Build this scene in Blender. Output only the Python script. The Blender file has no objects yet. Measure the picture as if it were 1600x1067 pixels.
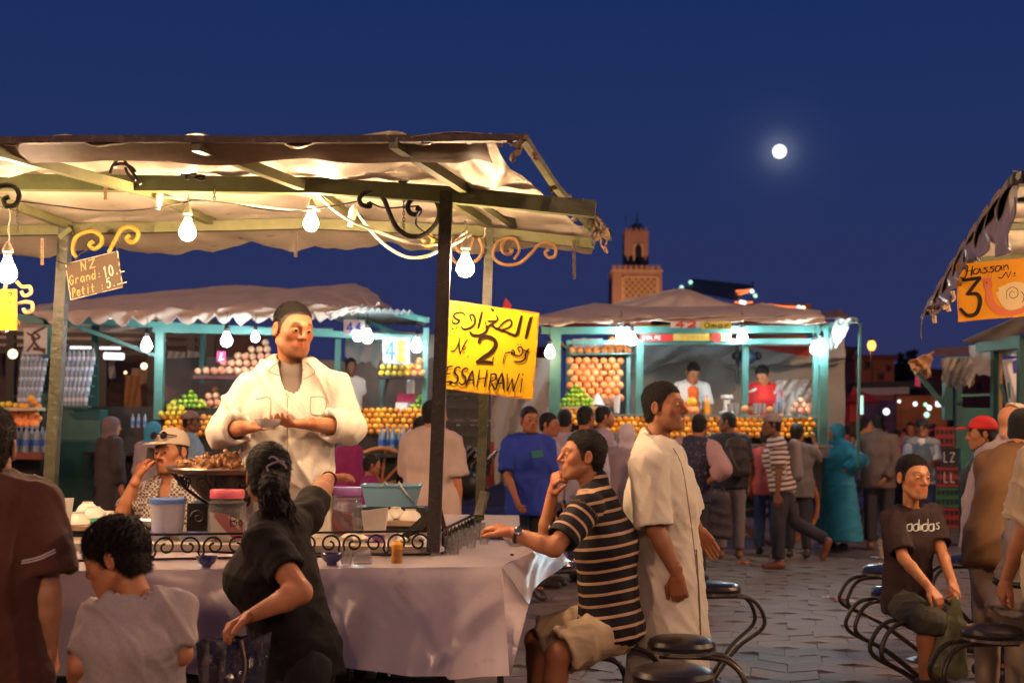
import bpy, math, random
import numpy as np
from mathutils import Vector, Matrix
from mathutils.bvhtree import BVHTree

random.seed(7)
S = bpy.context.scene
C = S.collection
PI = math.pi

# ------------------------------------------------------------------ camera
cam_data = bpy.data.cameras.new("camera")
cam = bpy.data.objects.new("camera", cam_data)
C.objects.link(cam)
S.camera = cam
cam_data.sensor_width = 36.0
cam_data.lens = 45.0
cam_data.clip_start = 0.05
cam_data.clip_end = 3000
CAM_R = Matrix.Rotation(math.radians(90 + 4.05), 3, 'X') @ Matrix.Rotation(0.010, 3, 'Z')
CAM_P = Vector((0, 0, 1.5))
cam.matrix_world = Matrix.Translation(CAM_P) @ CAM_R.to_4x4()
cam_data.dof.use_dof = True
cam_data.dof.focus_distance = 6.0
cam_data.dof.aperture_fstop = 3.0

# ------------------------------------------------------------------ world, moon light, exposure
world = bpy.data.worlds.new("World")
S.world = world
world.use_nodes = True
wn, wl = world.node_tree.nodes, world.node_tree.links
for n_ in list(wn):
 wn.remove(n_)
MOON_DIR = (CAM_R @ Vector(((1218 - 800) / 2000, (533.5 - 237) / 2000, -1))).normalized()
w_out = wn.new('ShaderNodeOutputWorld')
w_bg = wn.new('ShaderNodeBackground')
w_tc = wn.new('ShaderNodeTexCoord')
w_sep = wn.new('ShaderNodeSeparateXYZ')
w_ramp = wn.new('ShaderNodeValToRGB')
cr = w_ramp.color_ramp
cr.elements[0].position = 0.0
cr.elements[0].color = (0.030, 0.030, 0.098, 1)
cr.elements[1].position = 0.42
cr.elements[1].color = (0.0098, 0.0275, 0.112, 1)
e_ = cr.elements.new(0.10); e_.color = (0.0220, 0.030, 0.102, 1)
e_ = cr.elements.new(0.20); e_.color = (0.0165, 0.030, 0.112, 1)
e_ = cr.elements.new(0.32); e_.color = (0.0102, 0.0275, 0.112, 1)
w_dot = wn.new('ShaderNodeVectorMath'); w_dot.operation = 'DOT_PRODUCT'
w_dot.inputs[1].default_value = MOON_DIR
# glow round the moon put into the sky colour: a narrow corona and a wide one
def _halo(width, amount):
 a = wn.new('ShaderNodeMath'); a.operation = 'SUBTRACT'; a.inputs[0].default_value = 1.0
 wl.new(w_dot.outputs['Value'], a.inputs[1])
 b = wn.new('ShaderNodeMath'); b.operation = 'MULTIPLY'; b.inputs[1].default_value = -1.0 / width
 wl.new(a.outputs[0], b.inputs[0])
 c = wn.new('ShaderNodeMath'); c.operation = 'EXPONENT'; wl.new(b.outputs[0], c.inputs[0])
 d = wn.new('ShaderNodeMath'); d.operation = 'MULTIPLY'; d.inputs[1].default_value = amount
 wl.new(c.outputs[0], d.inputs[0])
 return d
h1, h2 = _halo(0.00008, 0.12), _halo(0.0005, 0.015)
w_add = wn.new('ShaderNodeMath'); w_add.operation = 'ADD'
wl.new(h1.outputs[0], w_add.inputs[0]); wl.new(h2.outputs[0], w_add.inputs[1])
w_mul = wn.new('ShaderNodeVectorMath'); w_mul.operation = 'SCALE'
w_mul.inputs[0].default_value = (0.72, 0.82, 1.0)
wl.new(w_add.outputs[0], w_mul.inputs['Scale'])
w_sum = wn.new('ShaderNodeVectorMath'); w_sum.operation = 'ADD'
wl.new(w_tc.outputs['Generated'], w_sep.inputs[0]); wl.new(w_tc.outputs['Generated'], w_dot.inputs[0])
wl.new(w_sep.outputs['Z'], w_ramp.inputs[0])
wl.new(w_ramp.outputs[0], w_sum.inputs[0]); wl.new(w_mul.outputs[0], w_sum.inputs[1])
wl.new(w_sum.outputs[0], w_bg.inputs[0])
w_bg.inputs[1].default_value = 1.0
wl.new(w_bg.outputs[0], w_out.inputs[0])

sun = bpy.data.lights.new("moonlight", 'SUN')
sun.energy = 0.02; sun.angle = math.radians(0.5); sun.color = (0.75, 0.85, 1.0)
sun_o = bpy.data.objects.new("moonlight", sun); C.objects.link(sun_o)
sun_o.rotation_euler = (-MOON_DIR).to_track_quat('-Z', 'Y').to_euler()

S.view_settings.view_transform = 'Standard'
S.view_settings.look = 'None'
S.view_settings.exposure = 0.0
S.view_settings.gamma = 1.0
S.render.engine = 'CYCLES'
S.cycles.use_denoising = True
S.cycles.use_adaptive_sampling = True
S.cycles.adaptive_threshold = 0.02
S.cycles.max_bounces = 6
S.cycles.diffuse_bounces = 3
S.cycles.glossy_bounces = 3
S.cycles.transmission_bounces = 4
S.cycles.transparent_max_bounces = 6
S.cycles.sample_clamp_indirect = 4.0
S.cycles.caustics_reflective = False
S.cycles.caustics_refractive = False

FILL_W = 2450      # watts of each mast added for fill light outside the frame

# ------------------------------------------------------------------ places: a photo pixel and a distance give a point
def P(px, py, d):
 v = CAM_R @ Vector(((px - 800) / 2000, (533.5 - py) / 2000, -1))
 return CAM_P + v * (d / v.y)
def PZ(px, py, z):
 v = CAM_R @ Vector(((px - 800) / 2000, (533.5 - py) / 2000, -1))
 return CAM_P + v * ((z - 1.5) / v.z)
def V(*a):
 return Vector(a)

# ------------------------------------------------------------------ materials
MATS = {}
def mat(name, col=(.5, .5, .5), rough=.6, metal=0., bump=0., bs=60., var=.15, vs=6., spec=.5, emit=None, es=0.,
  trans=0., alpha=1., transl=0., col2=None, c2=.5, c2s=4., coat=0., attr=None, wave=None, sheen=0., sss=0.):
 if name in MATS:
  return MATS[name]
 m = bpy.data.materials.new(name); m.use_nodes = True
 n, l = m.node_tree.nodes, m.node_tree.links
 b = n['Principled BSDF']; out = n['Material Output']
 tc = n.new('ShaderNodeTexCoord')
 nz = n.new('ShaderNodeTexNoise'); nz.inputs['Scale'].default_value = vs; nz.inputs['Detail'].default_value = 6
 nz.inputs['Roughness'].default_value = .65
 l.new(tc.outputs['Object'], nz.inputs['Vector'])
 mr = n.new('ShaderNodeMapRange'); mr.inputs[1].default_value = .25; mr.inputs[2].default_value = .75
 mr.inputs[3].default_value = 1 - var; mr.inputs[4].default_value = 1 + var
 l.new(nz.outputs[0], mr.inputs[0])
 if attr:
  at = n.new('ShaderNodeAttribute'); at.attribute_name = attr; base = at.outputs['Color']
 else:
  rgb = n.new('ShaderNodeRGB'); rgb.outputs[0].default_value = (*col, 1); base = rgb.outputs[0]
 if col2 is not None:
  n2 = n.new('ShaderNodeTexNoise'); n2.inputs['Scale'].default_value = c2s; n2.inputs['Detail'].default_value = 8
  n2.inputs['Roughness'].default_value = .7
  l.new(tc.outputs['Object'], n2.inputs['Vector'])
  r2 = n.new('ShaderNodeMapRange'); r2.inputs[1].default_value = c2; r2.inputs[2].default_value = c2 + .07
  l.new(n2.outputs[0], r2.inputs[0])
  mx = n.new('ShaderNodeMix'); mx.data_type = 'RGBA'
  l.new(r2.outputs[0], mx.inputs[0]); l.new(base, mx.inputs[6]); mx.inputs[7].default_value = (*col2, 1)
  base = mx.outputs[2]
 sc = n.new('ShaderNodeVectorMath'); sc.operation = 'SCALE'
 l.new(base, sc.inputs[0]); l.new(mr.outputs[0], sc.inputs['Scale'])
 l.new(sc.outputs[0], b.inputs['Base Color'])
 b.inputs['Roughness'].default_value = rough; b.inputs['Metallic'].default_value = metal
 b.inputs['Specular IOR Level'].default_value = spec
 if sheen: b.inputs['Sheen Weight'].default_value = sheen
 if sss:
  b.inputs['Subsurface Weight'].default_value = sss; b.inputs['Subsurface Scale'].default_value = .01
  b.inputs['Subsurface Radius'].default_value = (1, .35, .2)
 if coat: b.inputs['Coat Weight'].default_value = coat; b.inputs['Coat Roughness'].default_value = .12
 if trans: b.inputs['Transmission Weight'].default_value = trans; b.inputs['IOR'].default_value = 1.25
 if alpha < 1: b.inputs['Alpha'].default_value = alpha
 if emit: b.inputs['Emission Color'].default_value = (*emit, 1); b.inputs['Emission Strength'].default_value = es
 if bump:
  n3 = n.new('ShaderNodeTexNoise'); n3.inputs['Scale'].default_value = bs; n3.inputs['Detail'].default_value = 4
  l.new(tc.outputs['Object'], n3.inputs['Vector'])
  bp = n.new('ShaderNodeBump'); bp.inputs['Strength'].default_value = bump; bp.inputs['Distance'].default_value = .01
  l.new(n3.outputs[0], bp.inputs['Height']); l.new(bp.outputs[0], b.inputs['Normal'])
 if transl:
  t = n.new('ShaderNodeBsdfTranslucent'); l.new(sc.outputs[0], t.inputs[0])
  ms = n.new('ShaderNodeMixShader'); ms.inputs[0].default_value = transl
  l.new(b.outputs[0], ms.inputs[1]); l.new(t.outputs[0], ms.inputs[2]); l.new(ms.outputs[0], out.inputs[0])
 MATS[name] = m
 return m
def stripes(name, c1, c2, period, width, rough=.75, attr='stripe'):
 """cloth woven in two colours: the band is where the weave coordinate falls in the stripe"""
 m = mat(name, c1, rough, bump=.25, bs=250, var=.12, spec=.3)
 n, l = m.node_tree.nodes, m.node_tree.links
 b = n['Principled BSDF']
 src = b.inputs['Base Color'].links[0].from_node
 old = src.inputs[0].links[0].from_socket
 at = n.new('ShaderNodeAttribute'); at.attribute_name = attr
 md = n.new('ShaderNodeMath'); md.operation = 'PINGPONG'; md.inputs[1].default_value = period / 2
 l.new(at.outputs['Fac'], md.inputs[0])
 lt = n.new('ShaderNodeMath'); lt.operation = 'LESS_THAN'; lt.inputs[1].default_value = width / 2
 l.new(md.outputs[0], lt.inputs[0])
 mx = n.new('ShaderNodeMix'); mx.data_type = 'RGBA'
 l.new(lt.outputs[0], mx.inputs[0]); l.new(old, mx.inputs[6]); mx.inputs[7].default_value = (*c2, 1)
 l.new(mx.outputs[2], src.inputs[0])
 return m
def checks(name, c1, c2, size):
 m = mat(name, c1, .75, var=.1)
 n, l = m.node_tree.nodes, m.node_tree.links
 src = n['Principled BSDF'].inputs['Base Color'].links[0].from_node
 tc = [x for x in n if x.type == 'TEX_COORD'][0]
 ck = n.new('ShaderNodeTexChecker'); ck.inputs['Scale'].default_value = size
 ck.inputs[1].default_value = (*c1, 1); ck.inputs[2].default_value = (*c2, 1)
 l.new(tc.outputs['Object'], ck.inputs[0]); l.new(ck.outputs[0], src.inputs[0])
 return m

# ------------------------------------------------------------------ objects
def tag(o, label=None, cat=None, group=None, kind=None):
 if label: o['label'] = label
 if cat: o['category'] = cat
 if group: o['group'] = group
 if kind: o['kind'] = kind
 return o
def empty(name, loc, label=None, cat=None, group=None, kind=None):
 o = bpy.data.objects.new(name, None); C.objects.link(o); o.location = loc
 o.empty_display_size = .1
 return tag(o, label, cat, group, kind)
def link_mesh(name, me, parent=None, loc=None):
 o = bpy.data.objects.new(name, me); C.objects.link(o)
 if parent is not None:
  o.parent = parent
  if loc is not None: o.location = Vector(loc) - Vector(parent.location)
 elif loc is not None:
  o.location = loc
 return o

class MB:
 """collects shapes given in world coordinates; build() links them as one mesh whose origin is its own base"""
 def __init__(s):
  s.v = []; s.f = []; s.flat = False
 def add(s, vs, fs):
  k = len(s.v)
  s.v += [tuple(v) for v in vs]
  s.f += [tuple(i + k for i in f) for f in fs]
  return s
 def frame(s, o, X, Y, Z, hx, hy, hz):
  vs = [o + X * (a * hx) + Y * (b * hy) + Z * (c * hz) for a in (-1, 1) for b in (-1, 1) for c in (-1, 1)]
  return s.add(vs, [(0, 1, 3, 2), (4, 6, 7, 5), (0, 4, 5, 1), (2, 3, 7, 6), (0, 2, 6, 4), (1, 5, 7, 3)])
 def box(s, x0, x1, y0, y1, z0, z1):
  return s.frame(V((x0 + x1) / 2, (y0 + y1) / 2, (z0 + z1) / 2), V(1, 0, 0), V(0, 1, 0), V(0, 0, 1),
                       abs(x1 - x0) / 2, abs(y1 - y0) / 2, abs(z1 - z0) / 2)
 def beam(s, a, b, w, h=None, up=V(0, 0, 1)):
  h = h or w; a = Vector(a); b = Vector(b)
  Z = (b - a).normalized()
  X = Z.cross(up)
  X = X.normalized() if X.length > 1e-3 else V(1, 0, 0)
  Y = X.cross(Z)
  return s.frame((a + b) / 2, X, Y, Z, w / 2, h / 2, (b - a).length / 2)
 def tube(s, pts, r, n=8, close=True):
  pts = [Vector(p) for p in pts]
  rs = r if isinstance(r, (list, tuple)) else [r] * len(pts)
  vs, fs = [], []
  prev = None
  for i, p in enumerate(pts):
   t = (pts[min(i + 1, len(pts) - 1)] - pts[max(i - 1, 0)])
   t = t.normalized() if t.length > 1e-9 else V(0, 0, 1)
   if prev is None:
    X = t.cross(V(0, 0, 1))
    if X.length < 1e-2: X = t.cross(V(0, 1, 0))
   else:
    X = prev - t * prev.dot(t)
    if X.length < 1e-4: X = t.cross(V(0, 1, 0))
   X.normalize(); prev = X; Y = t.cross(X)
   for k in range(n):
    a = 2 * PI * k / n
    vs.append(p + (X * math.cos(a) + Y * math.sin(a)) * rs[i])
  for i in range(len(pts) - 1):
   for k in range(n):
    k2 = (k + 1) % n
    fs.append((i * n + k, i * n + k2, (i + 1) * n + k2, (i + 1) * n + k))
  if close:
   fs.append(tuple(range(n))[::-1]); fs.append(tuple(range((len(pts) - 1) * n, len(pts) * n)))
  return s.add(vs, fs)
 def lathe(s, o, prof, n=20, axis=V(0, 0, 1), cap=False):
  o = Vector(o); Z = Vector(axis).normalized()
  X = Z.cross(V(0, 1, 0)); X = X.normalized() if X.length > .1 else V(1, 0, 0)
  Y = Z.cross(X)
  vs = [o + Z * z + (X * math.cos(2 * PI * k / n) + Y * math.sin(2 * PI * k / n)) * max(r, 1e-4) for r, z in prof for k in range(n)]
  fs = [(i * n + k, i * n + (k + 1) % n, (i + 1) * n + (k + 1) % n, (i + 1) * n + k) for i in range(len(prof) - 1) for k in range(n)]
  if cap: fs += [tuple(range(n))[::-1], tuple(range((len(prof) - 1) * n, len(prof) * n))]
  return s.add(vs, fs)
 def ball(s, o, r, n=14, m=8, sz=1.):
  return s.lathe(o, [(r * math.sin(PI * i / m), -r * sz * math.cos(PI * i / m)) for i in range(m + 1)], n)
 def sheet(s, grid, thick=0., both=True):
  R, K = len(grid), len(grid[0])
  flat = [Vector(p) for row in grid for p in row]
  if thick:
   nr = []
   for i in range(R):
    for j in range(K):
     a = Vector(grid[min(i + 1, R - 1)][j]) - Vector(grid[max(i - 1, 0)][j])
     b = Vector(grid[i][min(j + 1, K - 1)]) - Vector(grid[i][max(j - 1, 0)])
     c = a.cross(b); nr.append(c.normalized() if c.length > 1e-9 else V(0, 0, 1))
   vs = flat + [p + q * thick for p, q in zip(flat, nr)]
   N = R * K
   fs = [(i * K + j, i * K + j + 1, (i + 1) * K + j + 1, (i + 1) * K + j) for i in range(R - 1) for j in range(K - 1)]
   fs += [tuple(N + q for q in f[::-1]) for f in fs]
   for j in range(K - 1):
    for i in (0, R - 1):
     fs.append((i * K + j, i * K + j + 1, N + i * K + j + 1, N + i * K + j))
   for i in range(R - 1):
    for j in (0, K - 1):
     fs.append((i * K + j, (i + 1) * K + j, N + (i + 1) * K + j, N + i * K + j))
   return s.add(vs, fs)
  return s.add(flat, [(i * K + j, i * K + j + 1, (i + 1) * K + j + 1, (i + 1) * K + j) for i in range(R - 1) for j in range(K - 1)])
 def mesh(s, name, m, origin=None, smooth=True):
  xs = s.v
  if origin is None:
   a = np.array(xs)
   origin = Vector(((a[:, 0].min() + a[:, 0].max()) / 2, (a[:, 1].min() + a[:, 1].max()) / 2, a[:, 2].min()))
  o = Vector(origin)
  me = bpy.data.meshes.new(name)
  me.from_pydata([(v[0] - o.x, v[1] - o.y, v[2] - o.z) for v in xs], [], s.f)
  me.materials.append(m)
  if smooth:
   me.shade_smooth()
   try: me.set_sharp_from_angle(angle=math.radians(35))
   except Exception: pass
  return me, o
 def build(s, name, m, parent=None, smooth=True, origin=None):
  me, o = s.mesh(name, m, origin, smooth)
  return link_mesh(name, me, parent, o)

def spiral(c, X, Z, r0, r1, a0, turns, n=26):
 """points of an iron scroll in the plane X, Z: radius falls from r0 to r1"""
 return [c + X * (math.cos(a0 + turns * 2 * PI * t) * (r0 + (r1 - r0) * t)) + Z * (math.sin(a0 + turns * 2 * PI * t) * (r0 + (r1 - r0) * t))
   for t in [i / n for i in range(n + 1)]]
def smooth_path(pts, n=8):
 pts = [Vector(p) for p in pts]; out = []
 for i in range(len(pts) - 1):
  p0 = pts[max(i - 1, 0)]; p1 = pts[i]; p2 = pts[i + 1]; p3 = pts[min(i + 2, len(pts) - 1)]
  for k in range(n):
   t = k / n
   out.append(.5 * ((2 * p1) + (p2 - p0) * t + (2 * p0 - 5 * p1 + 4 * p2 - p3) * t * t + (3 * p1 - p0 - 3 * p2 + p3) * t ** 3))
 out.append(pts[-1]); return out
def sag(a, b, drop, n=12):
 a = Vector(a); b = Vector(b)
 return [a.lerp(b, t) - V(0, 0, drop * 4 * t * (1 - t)) for t in [i / n for i in range(n + 1)]]
def dup(root, loc, label=None, group=None):
 r = root.copy(); C.objects.link(r); r.location = loc
 if label: r['label'] = label
 if group: r['group'] = group
 for ch in list(root.children):
  c = ch.copy(); C.objects.link(c); c.parent = r
  for g in list(ch.children):
   d = g.copy(); C.objects.link(d); d.parent = c
 return r

# ------------------------------------------------------------------ solid modelling: distance fields meshed by surface nets
def smin(a, b, k):
 if k <= 0: return np.minimum(a, b)
 h = np.maximum(k - np.abs(a - b), 0) / k
 return np.minimum(a, b) - h * h * k * .25
A3 = lambda v: np.array(v, dtype=np.float32)

class Field:
 """a list of shapes (round cones, ellipsoids, elliptic cones, half spaces) added or cut with a soft join"""
 def __init__(s): s.ops = []
 def cone(s, a, b, ra, rb=None, k=.02, op='+', flat=False):
  a = A3(a); b = A3(b); rb = ra if rb is None else rb; r = max(ra, rb)
  def fn(p):
   ab = b - a; L = float(ab @ ab) + 1e-9
   t0 = ((p - a) @ ab) / L; t = np.clip(t0, 0, 1)
   q = p - a - t[..., None] * ab
   d = np.sqrt((q * q).sum(-1)) - (ra + (rb - ra) * t)
   return np.maximum(d, (t0 - 1) * math.sqrt(L)) if flat else d
  s.ops.append((op, fn, np.minimum(a, b) - r, np.maximum(a, b) + r, k)); return s
 def ell(s, c, r, R=None, k=.02, op='+'):
  c = A3(c); r = A3(r); m = float(r.max())
  Rm = None if R is None else np.array(R, dtype=np.float32)   # rows = local axes
  def fn(p):
   q = p - c
   if Rm is not None: q = q @ Rm.T
   k0 = np.sqrt(((q / r) ** 2).sum(-1)); k1 = np.sqrt(((q / (r * r)) ** 2).sum(-1)) + 1e-6
   return k0 * (k0 - 1) / k1
  s.ops.append((op, fn, c - m, c + m, k)); return s
 def econe(s, a, b, ra, rb, side, k=.02, op='+', flat=False):
  """elliptic cone: ra=(half width, half depth) at a, rb at b, width measured along side"""
  a = A3(a); b = A3(b); ax = b - a; L = float(np.sqrt(ax @ ax)) + 1e-9; ax = ax / L
  X = A3(side); X = X - ax * (X @ ax); X = X / (np.sqrt(X @ X) + 1e-9); Y = np.cross(ax, X)
  m = max(*ra, *rb)
  def fn(p):
   q0 = p - a; h = q0 @ ax; t = np.clip(h / L, 0, 1)
   q = q0 - (t * L)[..., None] * ax
   w = ra[0] + (rb[0] - ra[0]) * t; dd = ra[1] + (rb[1] - ra[1]) * t; e = np.minimum(w, dd)
   x = q @ X; y = q @ Y; z = h - t * L
   k0 = np.sqrt((x / w) ** 2 + (y / dd) ** 2 + (z / e) ** 2)
   k1 = np.sqrt((x / w ** 2) ** 2 + (y / dd ** 2) ** 2 + (z / e ** 2) ** 2) + 1e-6
   d = k0 * (k0 - 1) / k1
   return np.maximum(d, h - L) if flat else d
  s.ops.append((op, fn, np.minimum(a, b) - m, np.maximum(a, b) + m, k)); return s
 def sub(s, g, k=.02):
  """adds another field as one shape"""
  ls = [o[2] for o in g.ops if o[2] is not None and o[0] == '+']; hs = [o[3] for o in g.ops if o[3] is not None and o[0] == '+']
  def fn(p):
   F = np.full(p.shape[:-1], .3, dtype=np.float32)
   for op, f1, l, h, kk in g.ops:
    d = f1(p)
    F = smin(F, d, kk) if op == '+' else -smin(-F, d, kk)
   return F
  s.ops.append(('+', fn, np.min(ls, axis=0), np.max(hs, axis=0), k)); return s
 def cut(s, c, n, k=.004):
  """removes everything on the side of c that n points to"""
  c = A3(c); n = A3(n); n = n / np.sqrt(n @ n)
  s.ops.append(('c', lambda p: -((p - c) @ n), None, None, k)); return s
 def evaluate(s, lo, vox, shape):
  ax = [lo[i] + vox * np.arange(shape[i], dtype=np.float32) for i in range(3)]
  F = np.full(shape, .3, dtype=np.float32)
  for op, fn, l, h, k in s.ops:
   if l is None:
    sl = (slice(0, shape[0]), slice(0, shape[1]), slice(0, shape[2]))
   else:
    sl = []
    pad = k + 3 * vox
    for i in range(3):
     i0 = max(0, int((l[i] - pad - lo[i]) / vox)); i1 = min(shape[i], int((h[i] + pad - lo[i]) / vox) + 2)
     sl.append(slice(i0, max(i0, i1)))
    sl = tuple(sl)
   if any(q.stop <= q.start for q in sl): continue
   g = np.empty((sl[0].stop - sl[0].start, sl[1].stop - sl[1].start, sl[2].stop - sl[2].start, 3), dtype=np.float32)
   g[..., 0] = ax[0][sl[0]][:, None, None]; g[..., 1] = ax[1][sl[1]][None, :, None]; g[..., 2] = ax[2][sl[2]][None, None, :]
   d = fn(g)
   if op == '+': F[sl] = smin(F[sl], d, k)
   elif op == '-': F[sl] = -smin(-F[sl], d, k)
   else: F[sl] = -smin(-F[sl], d, k)
  return F
 def mesh(s, vox, lo=None, hi=None):
  if lo is None:
   ls = [o[2] for o in s.ops if o[2] is not None and o[0] == '+']; hs = [o[3] for o in s.ops if o[3] is not None and o[0] == '+']
   lo = np.min(ls, axis=0) - 2.5 * vox; hi = np.max(hs, axis=0) + 2.5 * vox
  lo = A3(lo); hi = A3(hi)
  shape = tuple(int(x) + 2 for x in (hi - lo) / vox)
  F = s.evaluate(lo, vox, shape)
  return nets(F, lo, vox)
def nets(F, lo, vox):
 s = F < 0
 nx, ny, nz = F.shape
 c = [s[i:nx - 1 + i, j:ny - 1 + j, k:nz - 1 + k] for i in (0, 1) for j in (0, 1) for k in (0, 1)]
 cnt = sum(x.astype(np.int8) for x in c)
 act = (cnt > 0) & (cnt < 8)
 idx = np.argwhere(act)
 if len(idx) == 0: return np.zeros((0, 3), np.float32), np.zeros((0, 4), np.int32)
 vid = np.full(act.shape, -1, np.int32); vid[act] = np.arange(len(idx))
 I, J, K = idx.T
 corner = {}
 for i in (0, 1):
  for j in (0, 1):
   for k in (0, 1):
    corner[i, j, k] = F[I + i, J + j, K + k]
 acc = np.zeros((len(idx), 3), np.float32); n = np.zeros(len(idx), np.float32)
 keys = list(corner)
 for a in keys:
  for ax in range(3):
   if a[ax]: continue
   b = list(a); b[ax] = 1; b = tuple(b)
   fa, fb = corner[a], corner[b]
   m = (fa < 0) != (fb < 0)
   t = np.where(m, fa / np.where(m, fa - fb, 1), 0)
   pt = np.tile(np.array(a, np.float32), (len(idx), 1)); pt[:, ax] += t
   acc += pt * m[:, None]; n += m
 v = lo + (idx + acc / n[:, None]) * vox
 quads = []
 for ax in range(3):
  sl0 = [slice(1, -1)] * 3; sl1 = [slice(1, -1)] * 3
  sl0[ax] = slice(0, -1); sl1[ax] = slice(1, None)
  a = s[tuple(sl0)]; b = s[tuple(sl1)]
  m = a != b
  e = np.argwhere(m)
  off = [1, 1, 1]; off[ax] = 0
  e = e + off
  u, w = (ax + 1) % 3, (ax + 2) % 3
  def cell(du, dw):
   q = e.copy(); q[:, u] -= du; q[:, w] -= dw
   return vid[q[:, 0], q[:, 1], q[:, 2]]
  q = np.stack([cell(1, 1), cell(0, 1), cell(0, 0), cell(1, 0)], 1)
  flip = ~a[m]
  q[flip] = q[flip][:, ::-1]
  quads.append(q)
 q = np.concatenate(quads)
 return v.astype(np.float32), q[(q >= 0).all(1)]
def mesh_from(name, parts, origin, mats, attrs=None, smooth=True):
 """parts: list of (verts, faces, material index)"""
 vs, fs, mi = [], [], []
 k = 0
 for v, f, m in parts:
  vs.append(v); fs.append(f + k); mi.append(np.full(len(f), m, np.int32)); k += len(v)
 vs = np.concatenate(vs) - np.array(origin, np.float32); fs = np.concatenate(fs); mi = np.concatenate(mi)
 me = bpy.data.meshes.new(name)
 me.vertices.add(len(vs)); me.vertices.foreach_set('co', vs.astype(np.float32).ravel())
 me.loops.add(len(fs) * 4); me.loops.foreach_set('vertex_index', fs.astype(np.int32).ravel())
 me.polygons.add(len(fs)); me.polygons.foreach_set('loop_start', np.arange(0, len(fs) * 4, 4, dtype=np.int32))
 me.polygons.foreach_set('material_index', mi)
 if smooth: me.polygons.foreach_set('use_smooth', np.ones(len(fs), bool))
 for m in mats: me.materials.append(m)
 me.update(calc_edges=True)
 for nm, (typ, data) in (attrs or {}).items():
  if typ == 'col':
   a = me.color_attributes.new(nm, 'FLOAT_COLOR', 'POINT')
   d = np.ones((len(vs), 4), np.float32); d[:, :3] = data; a.data.foreach_set('color', d.ravel())
  else:
   a = me.attributes.new(nm, 'FLOAT', 'POINT'); a.data.foreach_set('value', np.asarray(data, np.float32))
 return me
def vnormals(v, f):
 n = np.zeros_like(v)
 a = v[f[:, 2]] - v[f[:, 0]]; b = v[f[:, 3]] - v[f[:, 1]]
 fn = np.cross(a, b)
 for i in range(4): np.add.at(n, f[:, i], fn)
 return n / (np.linalg.norm(n, axis=1, keepdims=True) + 1e-9)
_rng = np.random.RandomState(5)
_WD = [(_rng.randn(3), _rng.uniform(0, 6.28)) for _ in range(40)]
def wrinkle(p, freq, seed=0, ridge=True):
 """soft folds: warped sine ridges, -1..1"""
 out = np.zeros(len(p), np.float32); tot = 0
 w = p.copy()
 for i in range(3):
  d, ph = _WD[(seed * 7 + i) % 40]
  w[:, i % 3] += .35 / freq * np.sin(freq * .9 * (p @ (d / np.linalg.norm(d))) + ph + seed)
 for i in range(5):
  d, ph = _WD[(seed * 5 + 3 + i) % 40]
  d = d / np.linalg.norm(d); f = freq * (1 + .45 * i); a = 1 / (1 + .6 * i)
  sn = np.sin(f * (w @ d) + ph + seed * 1.7)
  out += a * ((1 - np.abs(sn)) * 2 - 1 if ridge and i % 2 == 0 else sn); tot += a
 return out / tot
# ------------------------------------------------------------------ people
UP = V(0, 0, 1)
def hd(yaw, pitch=0.):
 y, p = math.radians(yaw), math.radians(pitch)
 return V(math.sin(y) * math.cos(p), math.cos(y) * math.cos(p), math.sin(p))
def axes(f, up=UP):
 f = Vector(f).normalized(); r = f.cross(up).normalized(); return r, f, r.cross(f)

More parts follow.
